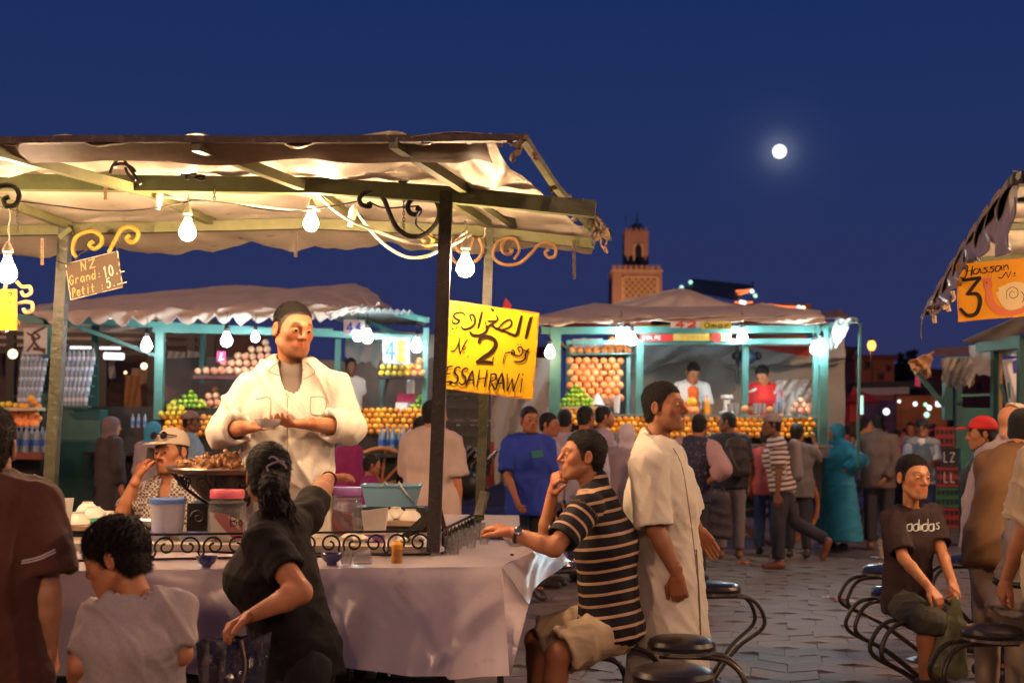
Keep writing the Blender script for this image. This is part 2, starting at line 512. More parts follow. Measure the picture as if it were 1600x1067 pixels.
ARM = {'down': ((.16, .02, -1), (.02, .22, -1)), 'front': ((.15, .35, -1), (-.35, 1, .05)), 'low': ((.14, .25, -1), (-.15, .7, -.8)),
       'hip': ((.75, -.35, -.75), (-.62, .25, -.55)), 'drink': ((.25, .75, -.25), (-.25, .25, 1)), 'work': ((.2, .45, -.9), (-.3, .8, -.5)),
       'reach': ((.1, .9, -.5), (.0, 1, -.05)), 'behind': ((.2, -.3, -1), (-.5, -.2, -.7)), 'bag': ((.1, .0, -1), (-.02, .05, -1)),
       'table': ((.2, .6, -.8), (-.3, 1, -.1))}
def skel(base, H=1.75, yaw=0, lean=0, al='down', ar='down', ll=None, lr=None, hy=None, hp=-5, side=0, sw=1., seat=None):
 """joints of a figure: base is the point between the feet (or under the pelvis), yaw 0 faces away from the camera"""
 u = H / 1.75; b = Vector(base)
 R, F, _ = axes(hd(yaw)); J = {'u': u}
 hipz = (.93 * u) if seat is None else seat + .09 * u
 L = Matrix.Rotation(-math.radians(lean), 3, R) @ Matrix.Rotation(math.radians(side), 3, F)
 J['pel'] = b + UP * (hipz + .03 * u)
 T = lambda x, y, z: J['pel'] + L @ (R * x * u + F * y * u + UP * z * u)
 J['che'] = T(0, .01, .29); J['nek'] = T(0, -.015, .50)
 J['shr'] = T(.168 * sw, -.01, .420); J['shl'] = T(-.168 * sw, -.01, .420)
 J['F'] = F; J['Fc'] = L @ F; J['Uc'] = L @ UP
 hyaw = yaw if hy is None else hy
 J['Fh'] = hd(hyaw, hp); J['Uh'] = axes(J['Fh'])[2]
 J['hed'] = J['nek'] + (L @ UP * .045 + J['Uh'] * .10 + J['Fh'] * .025) * u
 for s, k, a in ((1, 'r', ar), (-1, 'l', al)):
  a = ARM[a] if isinstance(a, str) else a
  Rr = L @ R; Fr = L @ F; Ur = L @ UP
  d = [(Rr * (q[0] * s) + Fr * q[1] + Ur * q[2]).normalized() for q in a[:2]]
  J['el' + k] = J['sh' + k] + d[0] * .29 * u
  J['wr' + k] = J['el' + k] + d[1] * .25 * u
  J['hd' + k] = d[1]
  J['hi' + k] = J['pel'] + (R * s * .092 - UP * .03) * u
  g = (ll if k == 'l' else lr) or (((.02, .01, -1), (.01, -.01, -1)) if seat is None else ((.12, 1, -.12), (.02, -.12, -1)))
  e = [(R * (q[0] * s) + F * q[1] + UP * q[2]).normalized() for q in g[:2]]
  J['kn' + k] = J['hi' + k] + e[0] * .43 * u
  J['an' + k] = J['kn' + k] + e[1] * .40 * u
  J['ft' + k] = (F if len(g) < 3 else (R * (g[2][0] * s) + F * g[2][1] + UP * g[2][2]).normalized())
 return J

def hand_shapes(f, w, d, nrm, sgn, sc, curl=.5, spread=1., thumb=.6):
 """palm and five fingers: d along the palm, nrm the way the palm faces, sgn +1 when the thumb side is d x nrm"""
 d = Vector(d).normalized(); nrm = Vector(nrm); nrm = (nrm - d * nrm.dot(d)).normalized()
 s = d.cross(nrm) * sgn
 lens = (.070, .080, .074, .058)
 for i in range(4):
  o = (1.5 - i) * .0195 * spread
  k0 = w + (d * .015 + s * o * .6) * sc
  k1 = w + (d * (.088 - .004 * abs(i - 1.2)) + s * o) * sc
  f.cone(k0, k1, .0155 * sc, .0125 * sc, k=.012 * sc)
  dd = d; p = k1; c = curl[i] if isinstance(curl, (list, tuple)) else curl * (1 + .12 * (i - 1))
  for q, (fr, r0, r1) in enumerate(((.44, .0102, .0095), (.31, .0095, .0088), (.25, .0088, .0075))):
   a = c * (.8, 1.15, .8)[q]
   dd = (Matrix.Rotation(a, 3, d.cross(nrm)) @ dd) if True else dd
   if q == 0: base_d = dd
   e = p + dd * lens[i] * fr * sc
   f.cone(p, e, r0 * sc, r1 * sc, k=.004 * sc); p = e
 t0 = w + (d * .022 + s * .022) * sc
 td = (d * .75 + s * .75 + nrm * .35 * thumb).normalized()
 t1 = t0 + td * .045 * sc
 td2 = (d * .9 + s * .2 * (1 - thumb) + nrm * .5 * thumb).normalized()
 t2 = t1 + td2 * .033 * sc; t3 = t2 + (td2 + nrm * .3 * thumb).normalized() * .026 * sc
 f.cone(t0, t1, .017 * sc, .0125 * sc, k=.014 * sc)
 f.cone(t1, t2, .0122 * sc, .0108 * sc, k=.005 * sc)
 f.cone(t2, t3, .0108 * sc, .0085 * sc, k=.004 * sc)

def head_shapes(f, J, sp):
 hs = J['u'] * sp.get('hs', 1.)
 Rh, Fh, Uh = axes(J['Fh'], J['Uh']); c = J['hed']
 h = lambda x, y, z: c + (Rh * x + Fh * y + Uh * z) * hs
 R3 = (Rh, Fh, Uh); w = sp.get('fat', 1.); jw = sp.get('jaw', 1.)
 E = lambda p, r, k=.02, op='+': f.ell(h(*p), [q * hs for q in r], R3, k * hs, op)
 K = lambda a, b, ra, rb=None, k=.01, op='+': f.cone(h(*a), h(*b), ra * hs, (ra if rb is None else rb) * hs, k * hs, op)
 E((0, -.014, .036), (.074, .094, .082))
 E((0, .028, -.015), (.062 * w, .062, .082), .03)
 E((0, .030, -.068), (.053 * w * jw, .052, .040), .03)
 K((-.012, .074, -.098), (.012, .074, -.098), .017, k=.025)
 for s in (-1, 1):
  E((s * .043 * w, .056, -.018), (.019, .019, .020), .022)
  K((s * .053 * w * jw, -.002, -.055), (s * .03 * w * jw, .055, -.092), .016, .013, .03)
 K((-.040, .072, .024), (0, .088, .021), .011, .010, .016); K((.040, .072, .024), (0, .088, .021), .011, .010, .016)
 for s in (-1, 1):
  E((s * .031, .098, .003), (.019, .015, .0125), .013, '-')
 nz = sp.get('nose', 1.)
 K((0, .086, .018), (0, .085 + .025 * nz, -.022), .0080, .0095, .012)
 K((0, .085 + .026 * nz, -.026), (0, .083 + .016 * nz, -.032), .0095, .008, .008)
 for s in (-1, 1):
  E((s * .0145, .094, -.030), (.0085, .011, .008), .007)
  E((s * .008, .105, -.0385), (.004, .005, .003), .003, '-')
  E((s * .031, .0765, .0005), (.0165, .015, .0145), .004)           # lids
  E((s * .031, .0925, -.0005), (.0132, .010, .0024 if not sp.get('squint') else .0020), .002, '-')
 E((0, .082, -.062), (.030, .014, .020), .02)
 sm = sp.get('smile', 0.)
 for s in (-1, 1):
  K((0, .0935, -.0545), (s * .027, .0775, -.0565 + .008 * sm), .0050, .0028, .006)
  K((0, .0925, -.0655), (s * .026, .0775, -.060 + .008 * sm), .0060, .0030, .006)
  E((s * .010, .0985, -.0592 + .001 * sm), (.014, .009, .0010 + .0035 * sm), .002, '-')
 for s in (-1, 1):
  e1 = (Rh * math.cos(s * .35) + Fh * math.sin(s * .35)) if s > 0 else (Rh * math.cos(.35) - Fh * math.sin(.35))
  f.ell(h(s * .0775, -.012, -.006), [.009 * hs, .019 * hs, .032 * hs], (e1, e1.cross(Uh) * -1, Uh), .006 * hs)
  E((s * .086, -.008, -.004), (.0065, .011, .021), .004, '-')
 # neck
 nb = J['nek'] + (J.get('Uc', UP)) * -.03 * J['u']
 nw = sp.get('neckw', 1.)
 f.econe(h(0, -.022, -.055), nb, (.050 * hs * w * nw, .054 * hs * nw), (.060 * J['u'] * w * nw, .058 * J['u'] * nw), Rh, k=.022)
 return h, (Rh, Fh, Uh), hs

def head_colors(v, J, sp, fr, hs):
 Rh, Fh, Uh = fr
 q = (v - A3(J['hed'])) / hs
 x = q @ A3(Rh); y = q @ A3(Fh); z = q @ A3(Uh)
 skin = A3(sp['skin']); col = np.tile(skin, (len(v), 1))
 def mixc(m, c):
  m = np.clip(m, 0, 1)[:, None]; return col * (1 - m) + A3(c) * m
 red = skin * A3((1.08, .82, .78))
 for cx, cy, cz, r in ((.045, .07, -.03, .03), (-.045, .07, -.03, .03), (0, .115, -.03, .022), (.085, 0, 0, .03), (-.085, 0, 0, .03)):
  col = mixc(.7 * np.exp(-((x - cx) ** 2 + (y - cy) ** 2 + (z - cz) ** 2) / r ** 2), red)
 hair = A3(sp.get('haircol', (.012, .008, .006)))
 n = wrinkle(v, 120, 3, False)
 bd = sp.get('beard', 0.)
 if bd:
  m = (1 / (1 + np.exp((z + .035 - .30 * np.maximum(.05 - y, 0)) / .006))) * (1 / (1 + np.exp(-(y + .005) / .012))) * (1 / (1 + np.exp(-(z + .135) / .01)))
  m *= 1 - np.exp(-((x / .024) ** 2 + ((z + .060) / .012) ** 2)) * .8
  col = mixc(m * bd * (.8 + .3 * n), hair * 1.5 + skin * .12)
 if sp.get('mustache'):
  m = np.exp(-((x / .026) ** 4 + ((z + .0465 + 6 * x * x) / .0058) ** 2)) * (y > .07)
  col = mixc(m * 1.2, hair)
 eb = np.exp(-(((z - .026 - .006 * (1 - ((np.abs(x) - .032) / .02) ** 2)) / .0052) ** 2)) * np.exp(-((np.abs(x) - .032) / .0175) ** 4) * (y > .05)
 col = mixc(eb * .95, hair * 1.2)
 lip = sp.get('lip', skin * A3((1.0, .55, .55)))
 m = np.exp(-((x / .026) ** 4 + ((z + .0595 - .006 * sp.get('smile', 0) * (x / .02) ** 2) / .0085) ** 4)) * (y > .076)
 if not sp.get('blur_face'): col = mixc(m * .85, lip)
 if sp.get('smile', 0) > .4:
  m = np.exp(-((x / .013) ** 4 + ((z + .0585) / .0032) ** 4)) * (y > .078) * (y < .0985)
  col = mixc(m, (.55, .52, .45))
 # hair roots under the hair shell
 if not sp.get('bald'):
  m = np.clip(hairline(x, y, z, sp.get('hairline', .062)) / .004, 0, 1) * (np.abs(x) < .0765)
  col = mixc(m * .9, hair * .8)
 return col

def hairline(x, y, z, hl=.062):
 """positive where hair grows: forehead, temple, sideburn before the ear, nape"""
 e = np.interp(y, [-.12, -.045, -.030, -.012, .016, .026, .048, .062, .10], [-.075, -.070, -.030, -.022, -.026, .006, hl - .016, hl - .003, hl])
 return (z - e).astype(np.float32) * .8
def hair_part(J, sp, fr, hs, vox):
 Rh, Fh, Uh = fr; c = J['hed']
 h = lambda x, y, z: c + (Rh * x + Fh * y + Uh * z) * hs
 f = Field(); t = sp.get('hairt', .006) - .002
 f.ell(h(0, -.015, .037), [(.075 + t) * hs, (.095 + t) * hs, (.083 + t * 1.2) * hs], fr, 0)
 f.ell(h(0, -.045, -.035), [(.062 + t) * hs, (.05 + t) * hs, (.05 + t) * hs], fr, .03 * hs)
 # hairline: front edge across the forehead, down before the ear, round the nape
 hl = sp.get('hairline', .062)
 ch, Ra, Fa, Ua = A3(c), A3(Rh), A3(Fh), A3(Uh)
 f.ops.append(('c', lambda p: (-hairline((p - ch) @ Ra / hs, (p - ch) @ Fa / hs, (p - ch) @ Ua / hs, hl) * hs + .003 * np.sin(p[..., 0] * 310) * np.sin(p[..., 1] * 270 + p[..., 2] * 190)) * -1, None, None, .003 * hs))
 for s in (-1, 1):
  f.ell(h(s * .086, -.006, -.008), [.016 * hs, .026 * hs, .038 * hs], fr, .004 * hs, '-')
 v, q = f.mesh(vox)
 if len(v) == 0: return None
 nr = vnormals(v, q)
 a = sp.get('hairn', .003) * hs
 v = v + nr * (a * wrinkle(v, sp.get('hairf', 260), 2))[:, None]
 if sp.get('lv', 1) == 0:
  # short strands standing out of the cap of hair
  rs = np.random.RandomState(len(v)); n = sp.get('strands', 7000)
  i = rs.randint(0, len(v), n); p0 = v[i] + rs.randn(n, 3) * .0015; nn = nr[i]
  L = sp.get('strandl', .0065) * hs * rs.uniform(.5, 1.3, (n, 1))
  flow = A3(Fh * .45 - Uh * .55); dr = nn * .75 + flow * sp.get('flow', .5) + rs.randn(n, 3) * .26
  dr /= np.linalg.norm(dr, axis=1, keepdims=True)
  sd = np.cross(dr, rs.randn(n, 3)); sd /= np.linalg.norm(sd, axis=1, keepdims=True) + 1e-6; w = .0009 * hs
  b0 = p0 - nn * .003; t = p0 + dr * L
  vv = np.stack([b0 - sd * w, b0 + sd * w, t + sd * w * .35, t - sd * w * .35], 1).reshape(-1, 3).astype(np.float32)
  qq = np.arange(4 * n).reshape(-1, 4) + len(v)
  v = np.concatenate([v, vv]); q = np.concatenate([q, qq])
 return v, q

SKIN_M = mat('skin', (.3, .15, .09), .52, bump=.10, bs=300, var=.10, vs=30, attr='col', spec=.4, sss=.06)
EYE_W = mat('eye_white', (.15, .115, .10), .25, var=.02); EYE_D = mat('eye_dark', (.012, .007, .005), .12, var=0)
def hair_mat(col):
 return mat('hair_%d' % int(1e4 * sum(col)), tuple(c * .6 for c in col), .48, bump=.9, bs=330, var=.45, vs=120, spec=.38)

def creases(p, f, seed):
 """thin sharp folds running in bent bundles"""
 out = np.zeros(len(p), np.float32)
 for i in range(3):
  d, ph = _WD[(seed * 3 + 11 * i + 2) % 40]; e, p2 = _WD[(seed * 2 + 5 * i + 9) % 40]
  d = np.array([d[0], d[1] * .6, d[2] * .45]); d = d / np.linalg.norm(d); e = e / np.linalg.norm(e)
  w = p @ d + .9 / f * np.sin(f * .35 * (p @ e) + p2) + .35 / f * np.sin(f * .9 * (p @ np.roll(e, 1)) + ph)
  out += (1 - np.abs(np.sin(f * w + ph))) ** 4 * np.clip(.5 + .9 * np.sin(f * .3 * (p @ np.roll(d, 1)) + p2), 0, 1)
 return out
def garment(J, g, sp, vox, body=False):
 """shirt, coat, robe or trousers as a hollow-edged cloth body round the figure"""
 wl_ = max(.014, 2.1 * vox)
 u = J['u']; fit = g.get('fit', .014); b = sp.get('bulk', 1.); belly = sp.get('belly', 0.) * u
 X = axes(J['Fc'], J['Uc'])[0]; Xp = axes(J['F'])[0]
 f = Field(); Uc = Vector(J['Uc'])
 if g['kind'] == 'top':
  pel, che, nek = J['pel'], J['che'], J['nek']
  wst = pel.lerp(che, .42) + J['Fc'] * belly * .55
  r = lambda w, d, e=0.: ((w * b + fit + e) * u, (d * b + fit + e) * u)
  hem = g.get('hem', .12); fl = g.get('flare', 0.)
  dn = -UP if g.get('hang', True) else -Uc
  ax = (pel - che).normalized()
  dn = (dn + ax * .6).normalized() if hem < .3 else dn
  hp = pel + dn * (hem + .05) * u
  hm = Field(); c = pel + dn * hem * u
  wr_ = .176 if not g.get('skirt') else .172
  hm.econe(pel, c, r(wr_, .120), r(wr_ + fl, .121 + fl * .9), Xp, k=0, flat=True)
  if hem > .03: hm.econe(c - dn * .06, c + dn * .03, (r(wr_ + fl, .12 + fl * .9)[0] - wl_, r(.17, .121 + fl * .9)[1] - wl_),
                 (r(wr_ + fl, .12)[0] - wl_, r(.17, .121 + fl * .9)[1] - wl_), Xp, .002, '-')
  f.sub(hm, .03)
  if g.get('knees'): f.econe(pel, (J['knl'] + J['knr']) / 2, r(.15, .11), r(.16, .11), Xp, k=.06)
  f.econe(pel, wst, r(.165, .118), (r(.147, .108)[0] + belly * .5, r(.147, .108)[1] + belly), X, k=.03)
  f.econe(wst, che, (r(.147, .108)[0] + belly * .5, r(.147, .108)[1] + belly), r(.166, .122), X, k=.04)
  top = nek - Uc * .065 * u
  f.econe(che, top, r(.166, .122), r(.125, .080), X, k=.04)
  if sp.get('bust'):
   for s in (-1, 1):
    f.ell(che + (X * s * .075 + J['Fc'] * .10 * sp['bust'] + Uc * .0) * u, [.085 * u, .085 * u, .08 * u], None, .05)
  for k in 'lr':
   f.cone(nek - Uc * .050 * u, J['sh' + k], (.050 + fit * .5) * u, (.050 * b + fit * .7) * u, k=.04)
  sl = g.get('sleeve', .62); sf = g.get('sleevefit', fit * 1.1)
  for k in 'lr':
   sh, el, wr = J['sh' + k], J['el' + k], J['wr' + k]
   ra, re, rw = (.048 * b + sf) * u, (.043 * b + sf) * u, (.034 * b + sf) * u
   cu = g.get('cuff', 0); G = Field()
   if sl <= 1:
    e = sh.lerp(el, sl)
    re1 = ra * (1 - sl) + re * sl + .004 + cu
    G.cone(sh, e, ra, re1, k=0, flat=True)
    if vox < .01: G.cone(e + (sh - e).normalized() * .03, e + (e - sh).normalized() * .03, re1 - wl_, re1 - wl_, .002, '-')
   else:
    e = el.lerp(wr, sl - 1)
    re1 = re * (2 - sl) + rw * (sl - 1) + cu
    G.cone(sh, el, ra, re + cu * .4, k=.0); G.cone(el, e, re + cu * .4, re1, k=.02, flat=True)
    if vox < .01: G.cone(e + (el - e).normalized() * .03, e + (e - el).normalized() * .03, re1 - wl_, re1 - wl_, .002, '-')
   f.sub(G, .03)
  # neckline
  nr = g.get('neck', .066)
  if g.get('collar'):
   f.econe(nek - Uc * .03 * u, nek + (Uc * .035 - J['Fc'] * .005) * u, (.080 * u, .076 * u), (.066 * u, .066 * u), X, k=.012)
  f.econe(nek - Uc * .02 * u, J['hed'] - J['Uh'] * .02 * u, (nr * .90 * u, nr * .9 * u), (nr * 1.1 * u, nr * 1.05 * u), X, .004, '-')
  if g.get('vneck'):
   f.ell(nek + (J['Fc'] * .07 - Uc * .05) * u, [g.get('vw', .035) * u, .07 * u, g['vneck'] * u], (X, J['Fc'], Uc), .004, '-')
 else:
  r = lambda w, d: ((w * b + .004) * u, (d * b + .004) * u)
  w0 = J['pel'] + Uc * .10 * u
  f.econe(J['pel'] - UP * .02 * u, w0, r(.158, .112), (r(.145, .105)[0] + belly * .2, r(.145, .105)[1] + belly * .3), Xp, k=.03)
  f.cut(J['pel'] + Uc * g.get('waist', .09) * u, Uc, .003)
  ln = g.get('len', 1.92)
  for k in 'lr':
   hi, kn, an = J['hi' + k], J['kn' + k], J['an' + k]
   rt, rk, ra = (.078 * b + fit) * u, (.058 * b + fit + g.get('loose', 0)) * u, (.045 + fit + g.get('loose', 0)) * u
   G = Field()
   if ln <= 1:
    e = hi.lerp(kn, ln); r1 = rt * (1 - ln) + rk * ln + .01
    G.cone(hi, e, rt, r1, k=0, flat=True)
    G.cone(e + (hi - e).normalized() * .05, e + (e - hi).normalized() * .03, r1 - wl_, r1 - wl_, .002, '-')
   else:
    e = kn.lerp(an, ln - 1); r1 = rk * (2 - ln) + ra * (ln - 1)
    G.cone(hi, kn, rt, rk, k=0); G.cone(kn, e, rk, r1, k=.015, flat=True)
    G.cone(e + (kn - e).normalized() * .05, e + (e - kn).normalized() * .03, r1 - wl_, r1 - wl_, .002, '-')
   f.sub(G, .03)
 v, q = f.mesh(vox)
 nr = vnormals(v, q)
 amp = g.get('wr', .007); fq = g.get('wf', 26)
 p = v.copy(); p[:, 2] *= .55
 seed = g.get('seed', 0)
 v2 = v + nr * (amp * (wrinkle(p, fq, seed) + .4) + amp * .35 * wrinkle(v, fq * 2.6, seed + 3) + g.get('cr', 1.1) * amp * creases(v, fq * .8, seed))[:, None]
 st = None
 if g.get('stripe'):
  st = stripe_coord(v, J, X, u)
 return v2, q, st
def stripe_coord(v, J, X, u):
 Uc = A3(J['Uc']); st = (v - A3(J['pel'])) @ Uc + .006 * wrinkle(v, 9, 1, False)
 for k in 'lr':
  a, b = A3(J['sh' + k]), A3(J['el' + k]); ab = b - a; L = np.linalg.norm(ab)
  s = (v - a) @ ab / L; dist = np.linalg.norm(v - a - np.clip(s, 0, L)[:, None] * ab / L, axis=1)
  out = (dist < .085 * u) & (s > .035 * u)
  st = np.where(out, .9 - s, st)
 return st

def person(J, sp, label, name='person', cat='person', group=None, base=None):
 """one figure: body mesh (head with face, hands with fingers) and its clothes, hair and shoes as children"""
 lv = sp.get('lv', 1)          # 0 nearest, 1 middle distance, 2 far
 vb, vh, vn, vc = ((.0115, .0038, .0036, .0078), (.024, .0092, .0082, .020), (.034, .016, .014, .028))[lv]
 u = J['u']; b = sp.get('bulk', 1.)
 if base is None:
  lo = min(J['anl'].z, J['anr'].z) - .08 * u
  base = V(J['pel'].x, J['pel'].y, lo)
 base = Vector(base)
 X = axes(J['Fc'], J['Uc'])[0]; Xp = axes(J['F'])[0]; Uc = Vector(J['Uc'])
 f = Field(); s_ = lambda w, d: (w * b * u, d * b * u)
 wst = J['pel'].lerp(J['che'], .42)
 f.econe(J['pel'] - UP * .03 * u, wst, s_(.155, .108), s_(.138, .098), X, k=.03)
 f.econe(wst, J['che'], s_(.138, .098), s_(.155, .112), X, k=.03)
 f.econe(J['che'], J['nek'] - Uc * .07 * u, s_(.155, .112), s_(.115, .070), X, k=.03)
 for k in 'lr':
  f.cone(J['nek'] - Uc * .05 * u, J['sh' + k], .045 * u, .052 * u * b, k=.04)
  f.cone(J['sh' + k], J['el' + k], .050 * u * b, .039 * u * b, k=.03)
  mid = J['el' + k].lerp(J['wr' + k], .3)
  f.cone(J['el' + k], mid, .038 * u * b, .040 * u * b, k=.015)
  f.cone(mid, J['wr' + k], .040 * u * b, .0265 * u, k=.012)
  f.cone(J['hi' + k], J['kn' + k], .074 * u * b, .054 * u * b, k=.03)
  ca = J['kn' + k].lerp(J['an' + k], .3) - J['F'] * .008
  f.cone(J['kn' + k], ca, .052 * u, .053 * u, k=.02); f.cone(ca, J['an' + k], .053 * u, .036 * u, k=.02)
  fd = J['ft' + k] if 'ft' + k in J else J['F']
  heel = J['an' + k] - UP * .045 * u - fd * .03 * u; toe = J['an' + k] + (fd * .145 - UP * .055) * u
  f.cone(heel, toe, .034 * u, .026 * u, k=.02)
 parts = []; cols = []
 v, q = f.mesh(vb); parts.append((v, q, 0)); cols.append(np.tile(A3(sp['skin']), (len(v), 1)))
 hf = Field(); h, fr, hs = head_shapes(hf, J, sp)
 v, q = hf.mesh(vh); parts.append((v, q, 0)); cols.append(head_colors(v, J, sp, fr, hs))
 for k, sg in (('r', 1), ('l', -1)):
  if sp.get('nohand' + k): continue
  g = Field(); d = J['hd' + k]; w = J['wr' + k]
  nrm = J.get('hn' + k)
  if nrm is None:
   nrm = -Xp * sg if abs(Vector(d).dot(Xp)) < .8 else -UP
  Rr = Vector(d).normalized().cross((Vector(nrm) - Vector(d).normalized() * Vector(nrm).dot(Vector(d).normalized())).normalized())
  # right hand, palm towards nrm, fingers along d: thumb lies on nrm x d; left hand mirrored
  sgn = -1 if sg > 0 else 1
  g.cone(w - Vector(d).normalized() * .035 * u, w + Vector(d).normalized() * .012, .0275 * u, .024 * u, k=.01)
  hand_shapes(g, w, d, nrm, sgn, u * sp.get('hsc', 1.) * sp.get('handsc', 1.0), J.get('cu' + k, .45), thumb=J.get('th' + k, .6))
  v, q = g.mesh(vn); parts.append((v, q, 0)); cols.append(np.tile(A3(sp['skin']) * A3((1.02, .92, .9)), (len(v), 1)))
 me = mesh_from(name, parts, base, [SKIN_M], {'col': ('col', np.concatenate(cols))})
 o = bpy.data.objects.new(name, me); C.objects.link(o); o.location = base
 tag(o, label, cat, group)
 # eyes
 if lv < 2 and not sp.get('noeyes'):
  for s in (-1, 1):
   e = MB(); e.ball(h(s * .031, .0785, .0003), .0125 * hs, 12, 8)
   v0 = np.array(e.v, np.float32); f0 = [list(x) for x in e.f]
   gz = (fr[1] + fr[0] * sp.get('gaze', (0, 0))[0] + fr[2] * sp.get('gaze', (0, 0))[1]).normalized()
   e2 = MB(); e2.ball(h(s * .031, .0785, .0003) + gz * .0068 * hs, .0072 * hs, 10, 6)
   v1 = np.array(e2.v, np.float32)
   em = mesh_from('eye', [(v0, np.array(e.f), 0), (v1, np.array(e2.f), 1)], base, [EYE_W, EYE_D])
   eo = bpy.data.objects.new('eye', em); C.objects.link(eo); eo.parent = o
 def child(nm, pts, m, attrs=None):
  mm = mesh_from(nm, pts, base, [m], attrs)
  c = bpy.data.objects.new(nm, mm); C.objects.link(c); c.parent = o
  return c
 made = {}
 if sp.get('hair', 'short') != 'none' and not sp.get('bald'):
  hp = hair_part(J, sp, fr, hs, vh * 1.15)
  if hp and len(hp[0]): made['hair'] = child('hair', [(hp[0], hp[1], 0)], hair_mat(sp.get('haircol', (.012, .008, .006))))
 for i, g in enumerate(sp.get('wear', [])):
  g.setdefault('seed', (hash(label) if False else sum(map(ord, label))) % 17 + i)
  v, q, st = garment(J, g, sp, g.get('vox', vc * (1.5 if g['name'] == 'trousers' and lv == 0 else 1.)))
  at = {'stripe': ('f', st)} if st is not None else None
  made[g['name']] = child(g['name'], [(v, q, 0)], g['mat'], at)
 if sp.get('shoes'):
  for k in 'lr':
   fd = J['ft' + k] if 'ft' + k in J else J['F']
   g = Field(); a = J['an' + k] - UP * .04 * u
   g.cone(a - fd * .035 * u, a + (fd * .15 - UP * .012) * u, .047 * u, .036 * u, k=.02)
   g.cone(a + UP * .02 * u, a + fd * .05 * u, .045 * u, .04 * u, k=.02)
   v, q = g.mesh(vc); child('shoe', [(v, q, 0)], sp['shoes'])
 made['body'] = o; made['h'] = h; made['fr'] = fr; made['hs'] = hs; made['child'] = child
 return made

def cap_on(M, m, J, brim=1., back=0., vox=.006, tilt=0, mb=None):
 h, fr, hs = M['h'], M['fr'], M['hs']; f = Field()
 f.ell(h(0, -.015, .045), [.087 * hs, .107 * hs, .092 * hs], fr, 0)
 f.cut(h(0, .09, .048), (fr[1] * .16 - fr[2]), .004)
 f.ell(h(0, -.015, .030), [.080 * hs, .100 * hs, .082 * hs], fr, .003, '-')
 v, q = f.mesh(vox); c = M['child']('cap', [(v, q, 0)], m)
 if brim:
  b = Field(); b.ell(h(0, .125, .050), [.070 * hs, .062 * hs, .014 * hs], fr, 0)
  b.ell(h(0, .120, .034), [.085 * hs, .085 * hs, .017 * hs], fr, .004, '-')
  v, q = b.mesh(vox * .75); M['child']('cap_brim', [(v, q, 0)], mb or m)
 return c
def scarf_on(M, m, J, vox=.012, drape=.10, seed=1):
 h, fr, hs = M['h'], M['fr'], M['hs']; u = J['u']; f = Field()
 f.ell(h(0, -.018, .030), [.092 * hs, .114 * hs, .102 * hs], fr, 0)
 f.ell(h(0, -.045, -.02), [.085 * hs, .08 * hs, .09 * hs], fr, .04)
 f.econe(h(0, -.01, -.06), J['nek'] - UP * .05 * u, (.078 * hs, .085 * hs), (.12 * u, .10 * u), fr[0], k=.05)
 f.econe(J['nek'] - UP * .03 * u, J['nek'] - UP * drape * u + J['Fc'] * .01, (.12 * u, .10 * u), (.16 * u, .125 * u), fr[0], k=.04)
 f.ell(h(0, .115, -.012), [.053 * hs, .075 * hs, .078 * hs], fr, .008, '-')
 v, q = f.mesh(vox); n = vnormals(v, q)
 v = v + n * (.006 * wrinkle(v, 45, seed))[:, None]
 return M['child']('headscarf', [(v, q, 0)], m)
# ------------------------------------------------------------------ shared surfaces
M_TARP = mat('tarp_cream', (.78, .70, .56), .5, bump=.6, bs=11, var=.16, vs=3, transl=.40, col2=(.50, .37, .24), c2=.62, c2s=5)
M_TARPD = mat('tarp_brown', (.13, .085, .06), .6, bump=.4, bs=20, var=.3, vs=5)
M_TARPB = mat('tarp_far', (.54, .45, .38), .8, bump=.4, bs=6, var=.2, vs=2, transl=.2)
M_GREEN = mat('green_steel', (.10, .115, .045), .42, bump=.25, bs=40, var=.25, vs=9, col2=(.10, .045, .02), c2=.62, c2s=14)
M_GREENL = mat('pale_green_steel', (.17, .17, .075), .42, bump=.25, bs=40, var=.25, vs=9, col2=(.12, .06, .03), c2=.62, c2s=12)
M_DARKST = mat('dark_steel', (.035, .030, .022), .38, metal=.3, bump=.5, bs=120, var=.4, vs=30, col2=(.10, .07, .04), c2=.60, c2s=40)
M_RUST = mat('rusty_pipe', (.07, .045, .035), .6, bump=.4, bs=60, var=.4, vs=15, col2=(.15, .10, .07), c2=.55, c2s=20)
M_IRON = mat('black_iron', (.012, .011, .010), .42, metal=.4, var=.2)
M_YIRON = mat('yellow_iron', (.50, .30, .04), .45, bump=.2, bs=80, var=.2, col2=(.25, .12, .04), c2=.6, c2s=20)
M_OIRON = mat('ochre_iron', (.30, .17, .07), .5, var=.3, vs=20)
M_CABLE = mat('white_cable', (.65, .58, .45), .45, var=.1)
M_CABLED = mat('black_cable', (.03, .025, .02), .5, var=.1)
M_SOCK = mat('socket_plastic', (.60, .50, .36), .4, var=.1)
M_WOOD = mat('pole_wood', (.065, .065, .035), .38, bump=.6, bs=30, var=.4, vs=14, col2=(.20, .18, .12), c2=.66, c2s=9)
M_PLASTIC = mat('cloth_plastic', (.43, .365, .385), .26, bump=.14, bs=9, var=.10, vs=2.5, spec=.7, col2=(.37, .30, .31), c2=.60, c2s=7)
M_TEAL = mat('teal_paint', (.06, .19, .17), .42, bump=.15, bs=30, var=.18, vs=6, col2=(.12, .10, .07), c2=.68, c2s=12)
M_TEALD = mat('dark_teal_paint', (.02, .075, .065), .5, var=.25, vs=4)
M_ROPE = mat('rope', (.30, .20, .12), .8, var=.3, vs=40)
M_BLACK = mat('dark_paint', (.015, .013, .012), .5, var=.3, vs=9)
WARM, COOL = (1.0, .50, .17), (.62, .93, 1.0)
